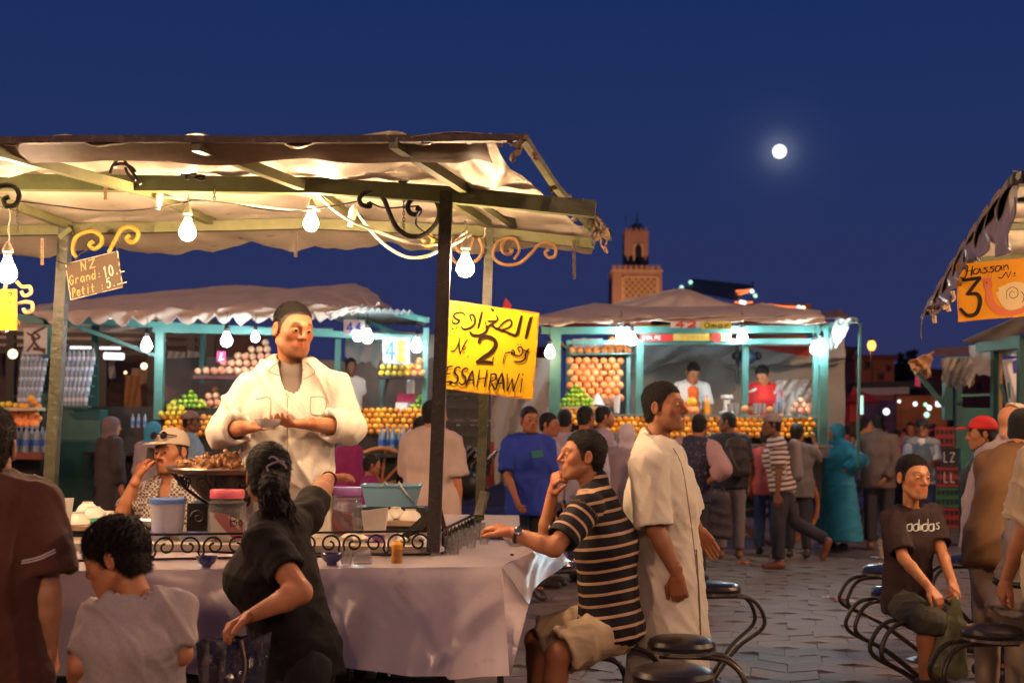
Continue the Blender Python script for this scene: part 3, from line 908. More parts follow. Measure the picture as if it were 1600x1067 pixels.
M_BULBW = mat('lit_warm_glass', (.9, .8, .6), .3, emit=(1.0, .64, .36), es=720, var=0)
M_BULBC = mat('lit_cool_glass', (.8, .9, .9), .3, emit=(.80, .95, 1.0), es=150, var=0)
M_BULBO = mat('lit_dim_warm_glass', (.9, .8, .6), .3, emit=(1.0, .72, .42), es=120, var=0)

# ------------------------------------------------------------------ sky things and ground
mo = MB(); MC = CAM_P + MOON_DIR * 1500
mo.ball(MC, 7.6, 48, 24)
tag(mo.build('moon', mat('moon_surface', (.8, .8, .8), .9, emit=(1, .98, .97), es=2.2, var=.04, vs=.12)), kind='structure')

M_GROUND = mat('ground_earth', (.060, .050, .046), .75, bump=.3, bs=10, var=.3, vs=1.2)
g = MB(); g.add([(-900, -300, -.012), (900, -300, -.012), (900, 1500, -.012), (-900, 1500, -.012)], [(0, 1, 2, 3)])
tag(g.build('ground', M_GROUND), kind='structure')
# interlocking paving: chevron blocks laid in rows, joints recessed
M_PAVE = [mat('paver_%s' % a, c, .50, bump=.7, bs=26, var=.28, vs=3.0, col2=(.075, .058, .048), c2=.60, c2s=1.3, spec=.5)
          for a, c in (('grey', (.150, .118, .100)), ('mauve', (.142, .108, .094)), ('light', (.165, .134, .116)), ('dark', (.128, .100, .086)))]
pav = empty('paving', (0, 8, 0), kind='structure')
def paver_outline(cx, cy, w, h, k, gp=.004):
 x0, x1, y0, y1 = cx - w / 2 + gp / 2, cx + w / 2 - gp / 2, cy - h / 2 + gp / 2, cy + h / 2 - gp / 2
 s = h * .22 * k
 return [(x0, y0 - s), (cx, y0 + s), (x1, y0 - s), (x1, y1 - s), (cx, y1 + s), (x0, y1 - s)]
def paver_faces(mb, ol, z, th=.012, bv=.0022):
 n = len(ol); cx = sum(p[0] for p in ol) / n; cy = sum(p[1] for p in ol) / n
 inn = [(cx + (p[0] - cx) * (1 - bv * 8), cy + (p[1] - cy) * (1 - bv * 8)) for p in ol]
 vs = [(p[0], p[1], z - th) for p in ol] + [(p[0], p[1], z - bv) for p in ol] + [(p[0], p[1], z) for p in inn]
 fs = [(i, (i + 1) % n, n + (i + 1) % n, n + i) for i in range(n)] + [(n + i, n + (i + 1) % n, 2 * n + (i + 1) % n, 2 * n + i) for i in range(n)] + [tuple(range(2 * n, 3 * n))]
 mb.add(vs, fs)
protos = []
for k in (1, -1):
 for m in M_PAVE:
  b = MB(); paver_faces(b, paver_outline(0, 0, .42, .30, k), 0); me, _ = b.mesh('paver', m, (0, 0, 0), False); protos.append((k, me))
rest = [MB() for _ in M_PAVE]
cand = []
ang = math.radians(-12)
ca, sa = math.cos(ang), math.sin(ang)
for j in range(-20, 110):
 for i in range(-45, 62):
  x, y = i * .42 + (.21 if j % 2 else 0) + .02 * math.sin(j * 2.1), j * .30
  X, Y = x * ca - y * sa, x * sa + y * ca + 7.0
  if Y < 3.2 or Y > 26 or abs(X) > .46 * Y + .6: continue
  mi = random.choice((0, 0, 1, 1, 2, 3)); k = random.choice((1, 1, -1))
  z = random.uniform(-.003, .003)
  px = 800 + X / Y * 2000
  vis = (1075 < px < 1400 and 7.4 < Y < 14)
  cand.append((0 if vis else 1, Y, X, Y, z, k, mi))
cand.sort()
for q, c in enumerate(cand):
 _, _, X, Y, z, k, mi = c
 if q < 295 and c[0] == 0:
  me = protos[(0 if k > 0 else 4) + mi][1]
  o = bpy.data.objects.new('paver', me); C.objects.link(o); o.parent = pav
  o.location = V(X, Y, z) - pav.location; o.rotation_euler = (random.uniform(-.006, .006), random.uniform(-.006, .006), ang)
 else:
  ol = [(X + a * ca - b * sa, Y + a * sa + b * ca) for a, b in paver_outline(0, 0, .42, .30, k)]
  paver_faces(rest[mi], ol, z)
for r_, m in zip(rest, M_PAVE):
 tag(r_.build('paver_field', m, pav, smooth=False), kind='stuff')
# litter on the paving
for px, py, lb, cl, sz in ((1390, 938, None, (.5, .08, .06), 0),):
 pass
def litter(px, py, label, col, s, cat='litter', n=6):
 p = PZ(px, py, .006); b = MB()
 rows = [[p + V((i - n / 2) * s / n + random.uniform(-.1, .1) * s, (j - 2) * s / 5, random.uniform(0, .22) * s) for j in range(5)] for i in range(n + 1)]
 b.sheet(rows, .002); tag(b.build('litter', mat('litter_' + cat + str(px), col, .4, var=.3)), label, cat, 'litter dropped on the paving')
litter(1312, 938, 'red and white crumpled wrapper lying on the paving', (.35, .04, .035), .16, 'wrapper')
litter(1292, 935, 'white torn paper beside the red wrapper on the paving', (.6, .58, .55), .10, 'paper')
litter(1330, 940, 'small pale scrap at far side of the red wrapper', (.5, .45, .42), .07, 'paper')
litter(1161, 880, 'small orange peel lying on the paving by walking man', (.55, .20, .05), .12, 'peel')
b = MB()
for k in range(90):
 Y_ = random.uniform(7.5, 17); X_ = random.uniform(.10, .34) * Y_; s_ = random.uniform(.008, .03); a_ = random.uniform(0, 3)
 q_ = [V(X_ + s_ * math.cos(a_ + i * 1.57) * random.uniform(.5, 1), Y_ + s_ * math.sin(a_ + i * 1.57) * random.uniform(.5, 1), .006 + random.uniform(0, .008)) for i in range(4)]
 b.add(q_, [(0, 1, 2, 3)])
tag(b.build('scraps', mat('scrap_paper', (.30, .24, .19), .7, var=.6, vs=3), smooth=False), 'tiny scraps of paper and peel strewn over the paving', 'scraps', kind='stuff')
litter(1370, 872, 'white scrap of paper on the ground behind the boy', (.6, .6, .6), .12, 'paper')

# ------------------------------------------------------------------ the near stall: frame and canopy
stall = empty('near_stall', P(690, 850, 5.9) * 1.0, 'green steel frame of snail stall number two with iron scrollwork', 'stall frame')
stall.location.z = 0
def beam_part(name, pts, w, h, m, parent=stall):
 b = MB()
 for a, c in zip(pts[:-1], pts[1:]):
  a, c = Vector(a), Vector(c); d = (c - a).normalized() * (w * .25); b.beam(a - d, c + d, w, h)
 return b.build(name, m, parent)
beam_part('front_beam', [P(-80, 284, 6.15), P(500, 291, 6.0), P(700, 305, 5.92), P(926, 327, 5.85)], .055, .075, M_GREEN)
beam_part('eave_beam', [P(-80, 222, 5.1), P(150, 218, 5.08), P(440, 219, 5.05), P(820, 216, 5.0)], .035, .028, M_RUST)
beam_part('rear_beam', [P(-80, 363, 7.25), P(108, 359, 7.2), P(480, 350, 7.1), P(757, 362, 7.02)], .05, .058, M_GREENL)
beam_part('rear_beam', [P(768, 364, 7.02), P(925, 381, 6.95)], .05, .055, M_GREENL)
for pts in ([(-60, 298, 6.2), (30, 324, 6.6), (106, 352, 7.15)], [(-10, 236, 5.1), (240, 303, 6.25), (375, 368, 7.7)],
   [(307, 228, 5.07), (503, 302, 6.2), (594, 367, 7.65)], [(616, 224, 5.02), (737, 302, 6.0), (813, 357, 7.3)],
   [(704, 312, 5.95), (762, 350, 6.95)]):
 beam_part('rafter', [P(*p) for p in pts], .038, .045, M_GREENL if pts[0][0] != 616 else M_GREEN)
beam_part('end_beam', [P(818, 216, 5.0), P(868, 292, 5.9), P(938, 372, 7.0)], .03, .03, M_GREENL)
b = MB(); b.beam(P(698, 300, 5.9), P(677, 862, 5.9), .066, .06); b.build('front_post', M_DARKST, stall)
b = MB(); b.beam(P(765, 357, 7.0), P(749, 812, 7.0), .062, .05); b.build('rear_post', M_WOOD, stall)
b = MB(); b.beam(P(103, 352, 7.15), P(78, 775, 7.15), .072, .06); b.build('rear_post', M_WOOD, stall)
b = MB(); b.beam(P(94, 372, 7.12), P(112, 358, 7.12), .03, .03); b.build('post_bracket', M_GREENL, stall)
# diagonal braces at the rail
b = MB(); b.beam(P(628, 846, 6.2), P(680, 798, 5.95), .045, .03); b.build('brace', M_IRON, stall)
b = MB(); b.beam(P(748, 805, 6.9), P(758, 768, 6.95), .05, .02); b.build('brace', M_WOOD, stall)
b = MB(); b.beam(P(687, 795, 6.0), P(697, 835, 6.15), .02, .01); b.build('brace', mat('red_brown_bar', (.16, .05, .03), .5), stall)
# brackets left on top of the front beam
for px, w in ((305, 26), (622, 30)):
 b = MB()
 b.beam(P(px - 12, 281, 6.0), P(px - 12, 271, 6.0), .02, .02); b.beam(P(px - 22, 272, 6.0), P(px + 2, 271, 6.0), .02, .02)
 b.tube([P(px + 8 + 8 * math.cos(a), 278 + (8 * math.sin(a) if px > 400 else 3 * math.sin(a)), 5.98) for a in [i * .6 for i in range(11)]], .008, 6)
 b.build('bracket', M_IRON, stall)
# scrolls under the beams: (points in the picture plane of the post line)
def scroll(pts, d, r, m, name='scroll', parent=stall):
 b = MB(); b.tube(smooth_path([P(x, y, d) for x, y in pts], 5), r, 7); return b.build(name, m, parent)
def curl(cx, cy, r0, r1, a0, turns, n=22):
 return [(cx + math.cos(a0 + turns * 2 * PI * t) * (r0 + (r1 - r0) * t), cy + math.sin(a0 + turns * 2 * PI * t) * (r0 + (r1 - r0) * t)) for t in [i / n for i in range(n + 1)]]
# dark scroll left of the front post
c1 = curl(572, 318, 5, 15, 2.2, .95, 12)
scroll([(576, 316), (578, 322), (571, 322), (563, 318), (562, 309), (572, 301), (588, 301), (600, 312), (608, 332), (620, 356), (640, 369), (662, 367), (682, 348), (686, 326), (676, 309), (660, 305), (645, 310), (637, 322), (641, 333), (652, 335), (656, 328), (650, 325)], 5.95, .012, M_IRON)
# ochre scrolls right of the rear post
scroll([(795, 388), (799, 391), (794, 397), (785, 393), (784, 381), (796, 372), (808, 378), (811, 392), (803, 405)][::-1] , 6.95, .009, M_OIRON)
scroll([(795, 389), (801, 390), (797, 397), (788, 396), (785, 386), (793, 374), (806, 377), (812, 388)], 6.96, .008, M_OIRON)
scroll([(811, 388), (806, 374), (790, 372), (776, 380), (770, 396), (776, 408), (792, 414), (812, 411), (828, 398), (842, 383), (857, 379), (868, 387), (867, 400), (857, 402), (852, 395), (858, 390)], 6.95, .010, M_OIRON)
scroll([(720, 372), (712, 378), (714, 390), (724, 395), (734, 388), (740, 372)], 6.8, .011, M_OIRON)
scroll([(748, 372), (754, 388), (748, 404), (730, 413), (712, 410), (704, 396), (707, 380)], 6.8, .010, M_OIRON)
scroll([(656, 374), (662, 366), (672, 368), (677, 376), (672, 384), (663, 382), (662, 375)], 6.6, .012, M_YIRON)
# yellow scrolls by the price board
scroll([(120, 402), (114, 392), (117, 374), (130, 364), (146, 362), (158, 370), (158, 382), (148, 389), (140, 383), (146, 377)], 7.0, .013, M_YIRON)
scroll([(170, 395), (180, 376), (190, 359), (204, 355), (215, 362), (214, 374), (205, 379), (198, 373), (203, 367)], 7.0, .013, M_YIRON)
for a in ([(2, 470), (10, 440), (6, 420)], [(10, 500), (24, 478), (38, 472), (50, 474), (50, 486), (40, 488), (36, 482)], [(26, 440), (34, 448), (46, 448), (48, 458), (38, 462), (33, 455)],
          [(4, 520), (12, 498), (22, 498), (28, 506), (20, 512), (14, 506)]):
 scroll(a, 6.3, .010, M_OIRON)
scroll([(-12, 300), (4, 290), (22, 292), (30, 306), (24, 320), (10, 322), (6, 312), (14, 308)], 5.9, .012, M_IRON)

# canopy of one sheet, sagging between the rafters
can = empty('stall_canopy', P(400, 300, 6) * 1.0, 'cream tarpaulin canopy sagging over the snail stall, glowing under its bulbs', 'canopy')
NU, NV = 96, 34
ctrl = [  # u, eave, front beam, rear beam (pixels and distance)
 (0.0, (-90, 221, 5.1), (-90, 277, 6.15), (-90, 357, 7.25)),
 (0.30, (200, 217, 5.07), (215, 279, 6.08), (230, 350, 7.2)),
 (0.55, (450, 216, 5.05), (470, 283, 6.0), (490, 343, 7.1)),
 (0.80, (700, 211, 5.02), (700, 292, 5.9), (730, 350, 7.05)),
 (1.0, (768, 214, 5.0), (832, 306, 5.85), (930, 366, 7.0))]
def cinterp(u, j):
 for a, b in zip(ctrl[:-1], ctrl[1:]):
  if u <= b[0] + 1e-6:
   t = (u - a[0]) / (b[0] - a[0]); return P(*a[j]).lerp(P(*b[j]), t)
 return P(*ctrl[-1][j])
rows = []
for i in range(NU + 1):
 u = i / NU; A, B_, D_ = cinterp(u, 1), cinterp(u, 2), cinterp(u, 3)
 col = []
 wv = abs(math.sin(u * PI * 3.6 + .35))
 for j in range(NV + 1):
  v = j / NV
  if v < .34: t = v / .34; p = A.lerp(B_, t); sg = math.sin(t * PI)
  elif v < .74: t = (v - .34) / .40; p = B_.lerp(D_, t); sg = math.sin(t * PI)
  else:
   t = (v - .74) / .26; p = D_ + V(.02, .65 * t, 0); sg = t
   p.z -= t * (.02 + .05 * abs(math.sin(u * PI * 4.2 + .8)) ** .8) * (1 if u < .86 else .2)
  p.z -= .045 * max(0, 1 - v / .1)
  if v < .74: p.z -= sg * wv * (.055 if v < .34 else .05) - .04
  p.z += .012 * math.sin(23 * u + 9 * v) * math.sin(v * PI) + .008 * math.sin(61 * u - 14 * v + 2) + .005 * math.sin(97 * u + 33 * v)
  p.z += .018 * math.sin(14 * (u * 2.3 + v * 1.7) + 2 * math.sin(7 * u)) * (v < .36)
  col.append(p)
 rows.append(col)
b = MB(); aa = np.array([[tuple(p) for p in r] for r in rows], np.float32); fl_ = aa.reshape(-1, 3)
aa[..., 2] += (.016 * wrinkle(fl_ * A3((1, .55, 1)), 11, 3) + .008 * wrinkle(fl_, 31, 5)).reshape(aa.shape[:2]) * np.linspace(.4, 1, NV + 1)[None, :]
b.sheet([[Vector(map(float, p)) for p in r] for r in aa], .003); b.build('tarpaulin', M_TARP, can)
# the turned-back hem along the eave
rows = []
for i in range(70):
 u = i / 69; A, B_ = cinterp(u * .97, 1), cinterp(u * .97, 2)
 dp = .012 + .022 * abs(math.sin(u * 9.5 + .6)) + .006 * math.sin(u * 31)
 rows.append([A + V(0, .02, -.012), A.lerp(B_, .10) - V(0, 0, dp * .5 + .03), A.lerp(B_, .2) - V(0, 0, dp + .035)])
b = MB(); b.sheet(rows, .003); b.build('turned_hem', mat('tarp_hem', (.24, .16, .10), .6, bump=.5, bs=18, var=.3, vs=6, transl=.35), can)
b = MB(); rows = [[P(x, 216 - 9 * math.sin((x - 640) / 150 * PI) ** 1, 5.0 + .02 * j) + V(0, .04 * j, -.004 * j) for j in range(4)] for x in range(642, 792, 8)]
b.sheet(rows, .003); b.build('tarpaulin_fold', M_TARPB, can)
# torn rags and cords at the end corner
rag = empty('rag_bundle', P(925, 350, 6.8), 'frayed grey and green rags tied round the canopy corner', 'rags')
for q, (x0, y0, x1, y1, m) in enumerate(((820, 216, 800, 250, M_ROPE), (795, 222, 812, 232, M_ROPE), (880, 296, 900, 330, M_CABLED), (890, 305, 885, 335, M_ROPE), (905, 322, 930, 352, M_TARPD), (925, 335, 945, 392, M_ROPE),
  (900, 335, 896, 345, M_CABLE), (930, 345, 925, 385, M_CABLED), (910, 310, 940, 350, M_ROPE), (860, 296, 872, 318, M_CABLED), (835, 240, 838, 248, M_ROPE), (940, 350, 950, 396, M_ROPE))):
 b = MB(); n = 9; d0 = 5.0 if y0 < 280 else 6.6
 pts = [P(x0 + (x1 - x0) * t / n + random.uniform(-3, 3), y0 + (y1 - y0) * t / n + random.uniform(-2, 2), d0 + random.uniform(-.03, .03)) for t in range(n + 1)]
 b.tube(smooth_path(pts, 3), .006 + .006 * (q % 3 == 0), 5); b.build('cord', m, rag)
M_RAGG = mat('green_rag', (.03, .16, .12), .8, var=.4, vs=30)
for q in range(7):
 b = MB(); x, y = 905 + 4 * q, 330 + 5 * q
 rows = [[P(x + 9 * i + random.uniform(-2, 2), y + 6 * j + random.uniform(-3, 3), 6.7 + .03 * random.uniform(-1, 1)) for j in range(4)] for i in range(4)]
 b.sheet(rows, .003); b.build('rag', (M_RAGG, M_TARPD, M_ROPE)[q % 3], rag)
# twisted cords hanging from the frame
for q, (x, y0, y1, lb) in enumerate(((190, 228, 284, 'black knotted rubber cord hanging above the beam near the price board'), (462, 365, 402, 'short rusty twisted wire hanging below the rear beam'),
  (897, 375, 436, 'rusty twisted wire hanging from the end of the rear beam'), (66, 372, 414, 'pale cord hanging beside the left post'), (165, 278, 312, 'brown knotted string hanging from the front beam'))):
 b = MB(); d = (5.6, 6.9, 6.9, 7.0, 6.0)[q]
 if q == 0:
  for pts in ([(190, 232), (192, 240), (184, 250), (176, 260), (172, 272)], [(191, 240), (195, 252), (202, 262), (212, 276), (220, 288)], [(188, 234), (196, 240), (190, 246)], [(178, 258), (192, 256), (206, 262), (212, 270)], [(196, 262), (200, 272), (212, 282)]):
   b.tube(smooth_path([P(x_, y_, d) for x_, y_ in pts], 4), .007, 6)
 else:
  for k in (0, 1):
   b.tube([P(x + 2.2 * math.sin(t * 1.3 + k * PI), y0 + (y1 - y0) * t / 24, d) for t in range(25)], .0045, 5)
 tag(b.build('dangling_wire', (M_CABLED, M_RUST, M_RUST, M_ROPE, M_ROPE)[q]), lb, 'cord', 'cords hanging from the stall frame')
b = MB()
for q, (x, y0, y1) in enumerate(((335, 292, 316), (631, 305, 370), (27, 292, 364))):
 b = MB(); n = int((y1 - y0) / 5)
 for k in range(n):
  c = P(x, y0 + 5 * k + 3, 5.95); a = k % 2
  ex = V(1, 0, 0) if a else V(0, 1, 0)
  b.tube([c + ex * (.005 * math.cos(t)) + UP * (.010 * math.sin(t)) for t in [i * PI / 4 for i in range(9)]], .0022, 5)
 tag(b.build('chain', M_RUST), ('short chain below the beam above the second bulb', 'long chain hanging beside the dark scroll', 'rusty chain above the bulb at the left edge')[q], 'chain', 'chains hanging from the front beam')

# cables
def cable(pts, r, m, lb, cat='cable', grp='cables strung under the canopy'):
 b = MB(); b.tube(smooth_path([P(*p) for p in pts], 7), r, 6); tag(b.build('cable', m), lb, cat, grp)
cable([(496, 300, 6.0), (515, 322, 6.1), (548, 345, 6.1), (590, 362, 6.1), (640, 379, 6.0), (690, 381, 5.98), (712, 372, 6.0), (728, 362, 6.1)], .008, M_CABLE, 'thick white cable looping from the second bulb to the post')
cable([(556, 330, 6.4), (575, 355, 6.3), (598, 380, 6.2), (630, 400, 6.1), (660, 402, 6.0), (690, 390, 5.98), (715, 378, 6.0), (735, 366, 6.2)], .008, M_CABLE, 'thick white cable with the lowest loop under the canopy')
cable([(32, 315, 5.9), (90, 322, 6.0), (150, 329, 6.1), (210, 329, 6.1), (262, 322, 6.1), (298, 314, 6.1)], .004, M_CABLED, 'thin dark wire from the left edge to the first bulb')
cable([(298, 313, 6.1), (360, 318, 6.1), (410, 327, 6.1), (460, 330, 6.1), (520, 322, 6.0), (562, 314, 5.96)], .004, M_CABLED, 'thin wire running from the first bulb to the dark scroll')
cable([(255, 308, 6.2), (300, 312, 6.1), (370, 318, 6.2), (450, 328, 6.3), (500, 330, 6.4)], .004, M_CABLE, 'thin white wire between the first two bulbs')
cable([(578, 316, 5.95), (600, 325, 5.95), (640, 323, 5.95), (655, 322, 5.95)], .004, M_CABLED, 'thin wire wound between the dark scrolls')
cable([(742, 340, 6.5), (756, 352, 6.9), (758, 366, 6.9), (752, 378, 6.9), (760, 388, 6.9)], .006, M_CABLE, 'white cable knotted round the top of the rear post')
cable([(655, 330, 5.9), (650, 350, 5.95), (668, 366, 5.95), (690, 378, 5.95)], .004, M_CABLED, 'dark wire hanging inside the large scroll')

# bulbs
def bulb(px, py, d, m, label, r=.036, cord=.10, group='bulbs lighting the near stall', neck=True, cat='light bulb', simple=False, hook=None):
 c = P(px, py, d); e = empty('hanging_bulb', c, label, cat, group)
 b = MB(); prof = [(0, -r), (r * .6, -r * .8), (r * .95, -r * .3), (r, .1 * r), (r * .85, r * .6), (r * .55, r * 1.15), (r * .40, r * 1.5), (r * .38, r * 1.7)]
 b.lathe(c, prof, 16 if not simple else 10); b.build('glass', m, e)
 b = MB(); z = r * 1.65
 b.lathe(c + UP * z, [(r * .38, 0), (r * .42, r * .35), (r * .36, r * .5), (r * .55, r * .6), (r * .55, r * .9), (r * .4, r * 1.2), (r * .16, r * 1.7), (.0, r * 1.75)], 12)
 b.build('socket', M_SOCK if not simple else M_BLACK, e)
 if cord:
  b = MB(); t = c + UP * (z + r * 1.6)
  b.tube([t + V(.006 * math.sin(i * 1.9), .004 * math.cos(i * 2.3), cord * i / 6) for i in range(7)], .004 if not simple else .006, 5)
  b.build('cord', M_CABLE if not simple else M_CABLED, e)
 return e
bulb(293, 364, 6.1, M_BULBW, 'lit bulb second from the left edge under the near canopy', r=.040, cord=.09)
bulb(486, 350, 6.1, M_BULBW, 'lit bulb in the middle of the near canopy', r=.036, cord=.06)
bulb(727, 420, 5.98, M_BULBW, 'lit bulb hanging beside the dark post above the yellow sign', r=.042, cord=.09)
bulb(11, 428, 5.9, M_BULBW, 'lit bulb at the left edge above the scroll bracket', r=.045, cord=.16)
bulb(-190, 380, 6.0, M_BULBW, 'lit bulb farther along the near canopy past the left edge', r=.04, cord=.1)
# empty socket on a wire
b = MB(); c = P(549, 345, 6.2)
b.lathe(c, [(.012, -.03), (.014, 0), (.020, .01), (.022, .05), (.012, .07), (.004, .08)], 10, V(.2, 0, 1), True)
tag(b.build('empty_socket', M_SOCK), 'empty lamp socket hanging between the second bulb and the scroll', 'lamp socket')
b = MB(); c = P(248, 318, 6.2)
b.lathe(c, [(.012, -.03), (.014, 0), (.018, .01), (.020, .04), (.012, .06), (.004, .08)], 10, V(.1, 0, 1), True)
tag(b.build('empty_socket', M_SOCK), 'empty lamp socket on the wire left of the first bulb', 'lamp socket')

# ------------------------------------------------------------------ hand painted lettering: strokes with a brush width
def strokes(frame, data, m, parent, name='lettering', lift=.004):
 """frame: (origin, X vector, Y vector) of a board, unit square, y down; data: (points, width[, taper])"""
 O, Xv, Yv = frame; N = Xv.cross(Yv).normalized()
 if N.dot(CAM_P - O) < 0: N = -N
 b = MB(); L = Xv.length
 for s_i, s in enumerate(data):
  pts, w = s[0], s[1] * L; tp = s[2] if len(s) > 2 else .25
  p3 = smooth_path([O + Xv * x + Yv * y for x, y in pts], 5) if len(pts) > 2 and not (len(s) > 3) else [O + Xv * x + Yv * y for x, y in pts]
  n = len(p3); lf = N * (lift + .00012 * s_i)
  vs = []
  for i, p in enumerate(p3):
   t = (p3[min(i + 1, n - 1)] - p3[max(i - 1, 0)]).normalized(); sd = t.cross(N)
   ww = w * (1 - tp * abs(2 * i / (n - 1) - 1) ** 3) / 2
   if i == 0: p = p - t * w * .25
   if i == n - 1: p = p + t * w * .25
   vs += [p + sd * ww + lf, p - sd * ww + lf]
  b.add(vs, [(2 * i, 2 * i + 1, 2 * i + 3, 2 * i + 2) for i in range(n - 1)])
 return b.build(name, m, parent, smooth=False)
def board(TL, TR, BL, th, m, parent, name='board', edge=None):
 X = TR - TL; Y = BL - TL; N = X.cross(Y).normalized()
 if N.dot(CAM_P - TL) < 0: N = -N
 b = MB(); n = 10
 out = []
 for i in range(n): out.append((i / n, 0))
 for i in range(n): out.append((1, i / n))
 for i in range(n): out.append((1 - i / n, 1))
 for i in range(n): out.append((0, 1 - i / n))
 j = lambda: random.uniform(-.004, .004)
 ol = [TL + X * (a + j()) + Y * (c + j()) for a, c in out]
 k = len(ol)
 b.add([p for p in ol] + [p - N * th for p in ol], [tuple(range(k)), tuple(range(k, 2 * k))[::-1]] + [(i, (i + 1) % k, k + (i + 1) % k, k + i) for i in range(k)])
 o = b.build(name, m, parent, smooth=False)
 if edge:
  e = MB(); w = X.length * .012
  for a, c in zip(ol, ol[1:] + ol[:1]):
   cc = (TL + X * .5 + Y * .5)
   ai, ci = a.lerp(cc, random.uniform(.012, .05)), c.lerp(cc, random.uniform(.012, .045))
   if random.random() < .8: e.add([a + N * .0015, c + N * .0015, ci + N * .0015, ai + N * .0015], [(0, 1, 2, 3)])
  e.build('worn_edge', edge, parent, smooth=False)['kind'] = 'stuff'
 return (TL, X, Y)
LET = {  # hand capitals in a unit cell, y down
 'E': [([(.75, .02), (.2, .08), (.15, .5), (.1, .95), (.75, .92)],), ([(.15, .5), (.6, .46)],)],
 'S': [([(.85, .12), (.6, .02), (.25, .14), (.3, .36), (.65, .55), (.72, .8), (.4, .98), (.05, .86)],)],
 'A': [([(.05, 1), (.25, .45), (.5, .02)],), ([(.5, .02), (.7, .5), (.85, 1)],), ([(.2, .65), (.75, .62)],)],
 'H': [([(.15, 0), (.1, 1)],), ([(.8, 0), (.75, 1)],), ([(.12, .52), (.78, .48)],)],
 'R': [([(.15, 1), (.2, .02)],), ([(.2, .05), (.7, .06), (.75, .35), (.25, .5)],), ([(.25, .5), (.85, 1)],)],
 'W': [([(.02, 0), (.2, 1)],), ([(.2, 1), (.48, .3)],), ([(.48, .3), (.66, 1)],), ([(.66, 1), (.98, 0)],)],
 'i': [([(.5, .3), (.45, 1)],), ([(.52, .04), (.53, .1)],)],
 'I': [([(.5, 0), (.45, 1)],)],
 'N': [([(.1, 1), (.2, .02)],), ([(.2, .02), (.7, 1)],), ([(.7, 1), (.85, 0)],)],
 '4': [([(.65, 0), (.1, .65)],), ([(.08, .66), (.95, .64)],), ([(.68, 0), (.66, 1)],)],
 '2': [([(.1, .25), (.25, .05), (.6, .0), (.85, .2), (.75, .45), (.4, .7), (.1, .95)],), ([(.08, .95), (.92, .92)],)],
 '3': [([(.15, .04), (.85, .04)],), ([(.85, .04), (.5, .38)],), ([(.45, .4), (.8, .5), (.88, .75), (.6, .97), (.2, .95), (.05, .8)],)],
 '5': [([(.85, .03), (.25, .05)],), ([(.25, .05), (.18, .42)],), ([(.18, .45), (.6, .36), (.88, .6), (.75, .9), (.4, 1), (.1, .9)],)],
 '1': [([(.25, .2), (.5, 0)],), ([(.5, 0), (.5, 1)],)],
 '0': [([(.5, 0), (.15, .25), (.15, .75), (.5, 1), (.85, .75), (.85, .25), (.5, 0)],)],
 'G': [([(.9, .2), (.6, 0), (.2, .2), (.1, .6), (.4, 1), (.8, .85), (.85, .55), (.55, .55)],)],
 'P': [([(.15, 1), (.25, .02)],), ([(.1, .15), (.5, 0), (.85, .2), (.6, .5), (.25, .5)],)],
 'Z': [([(.1, .05), (.9, .05)],), ([(.9, .05), (.1, .95)],), ([(.1, .95), (.9, .93)],)],
 'O': [([(.5, 0), (.12, .25), (.12, .75), (.5, 1), (.88, .75), (.88, .25), (.5, 0)],)],
 'L': [([(.2, 0), (.2, 1)],), ([(.2, .97), (.85, .97)],)],
 'a': [([(.8, .5), (.4, .4), (.1, .7), (.35, 1), (.8, .7)],), ([(.82, .42), (.85, 1)],)],
 'c': [([(.8, .5), (.4, .4), (.12, .7), (.35, 1), (.85, .9)],)],
 'd': [([(.75, .5), (.35, .42), (.1, .7), (.35, 1), (.78, .8)],), ([(.82, 0), (.8, 1)],)],
 'e': [([(.15, .7), (.8, .65), (.6, .4), (.2, .5), (.15, .85), (.5, 1), (.88, .88)],)],
 'h': [([(.15, 0), (.12, 1)],), ([(.14, .6), (.5, .42), (.78, .55), (.8, 1)],)],
 'i2': [([(.5, .4), (.5, 1)],), ([(.5, .15), (.5, .2)],)],
 'm': [([(.05, .42), (.08, 1)],), ([(.08, .6), (.3, .42), (.45, .6), (.45, 1)],), ([(.45, .6), (.7, .42), (.88, .6), (.9, 1)],)],
 'n': [([(.12, .42), (.15, 1)],), ([(.15, .6), (.5, .42), (.8, .6), (.82, 1)],)],
 'r': [([(.2, .42), (.22, 1)],), ([(.22, .6), (.5, .42), (.8, .48)],)],
 's': [([(.8, .5), (.4, .4), (.2, .55), (.7, .75), (.7, .95), (.3, 1), (.08, .9)],)],
 't': [([(.45, .1), (.42, .85), (.75, .98)],), ([(.1, .42), (.85, .4)],)],
 ':': [([(.5, .5), (.5, .56)],), ([(.5, .85), (.5, .91)],)], '.': [([(.5, .92), (.52, .98)],)], '-': [([(.1, .9), (.9, .88)],)], ' ': [],
 'l': [([(.5, 0), (.48, 1)],)], 'o': [([(.5, .42), (.12, .7), (.5, 1), (.88, .7), (.5, .42)],)], 'j': [([(.6, .42), (.6, 1.1), (.2, 1.25)],)], 'u': [([(.12, .42), (.18, .95), (.6, .98), (.8, .6)],), ([(.8, .42), (.82, 1)],)],
}
def text(s, x, y, w, h, sw, slope=0., slant=0., keys=None):
 out = []
 for i, ch in enumerate(keys or s):
  for st in LET.get(ch, []):
   out.append(([(x + w * (i + .08 + px * .80) + slant * (1 - py) * h, y + py * h + slope * (i + px) * w) for px, py in st[0]], sw, .25))
 return out

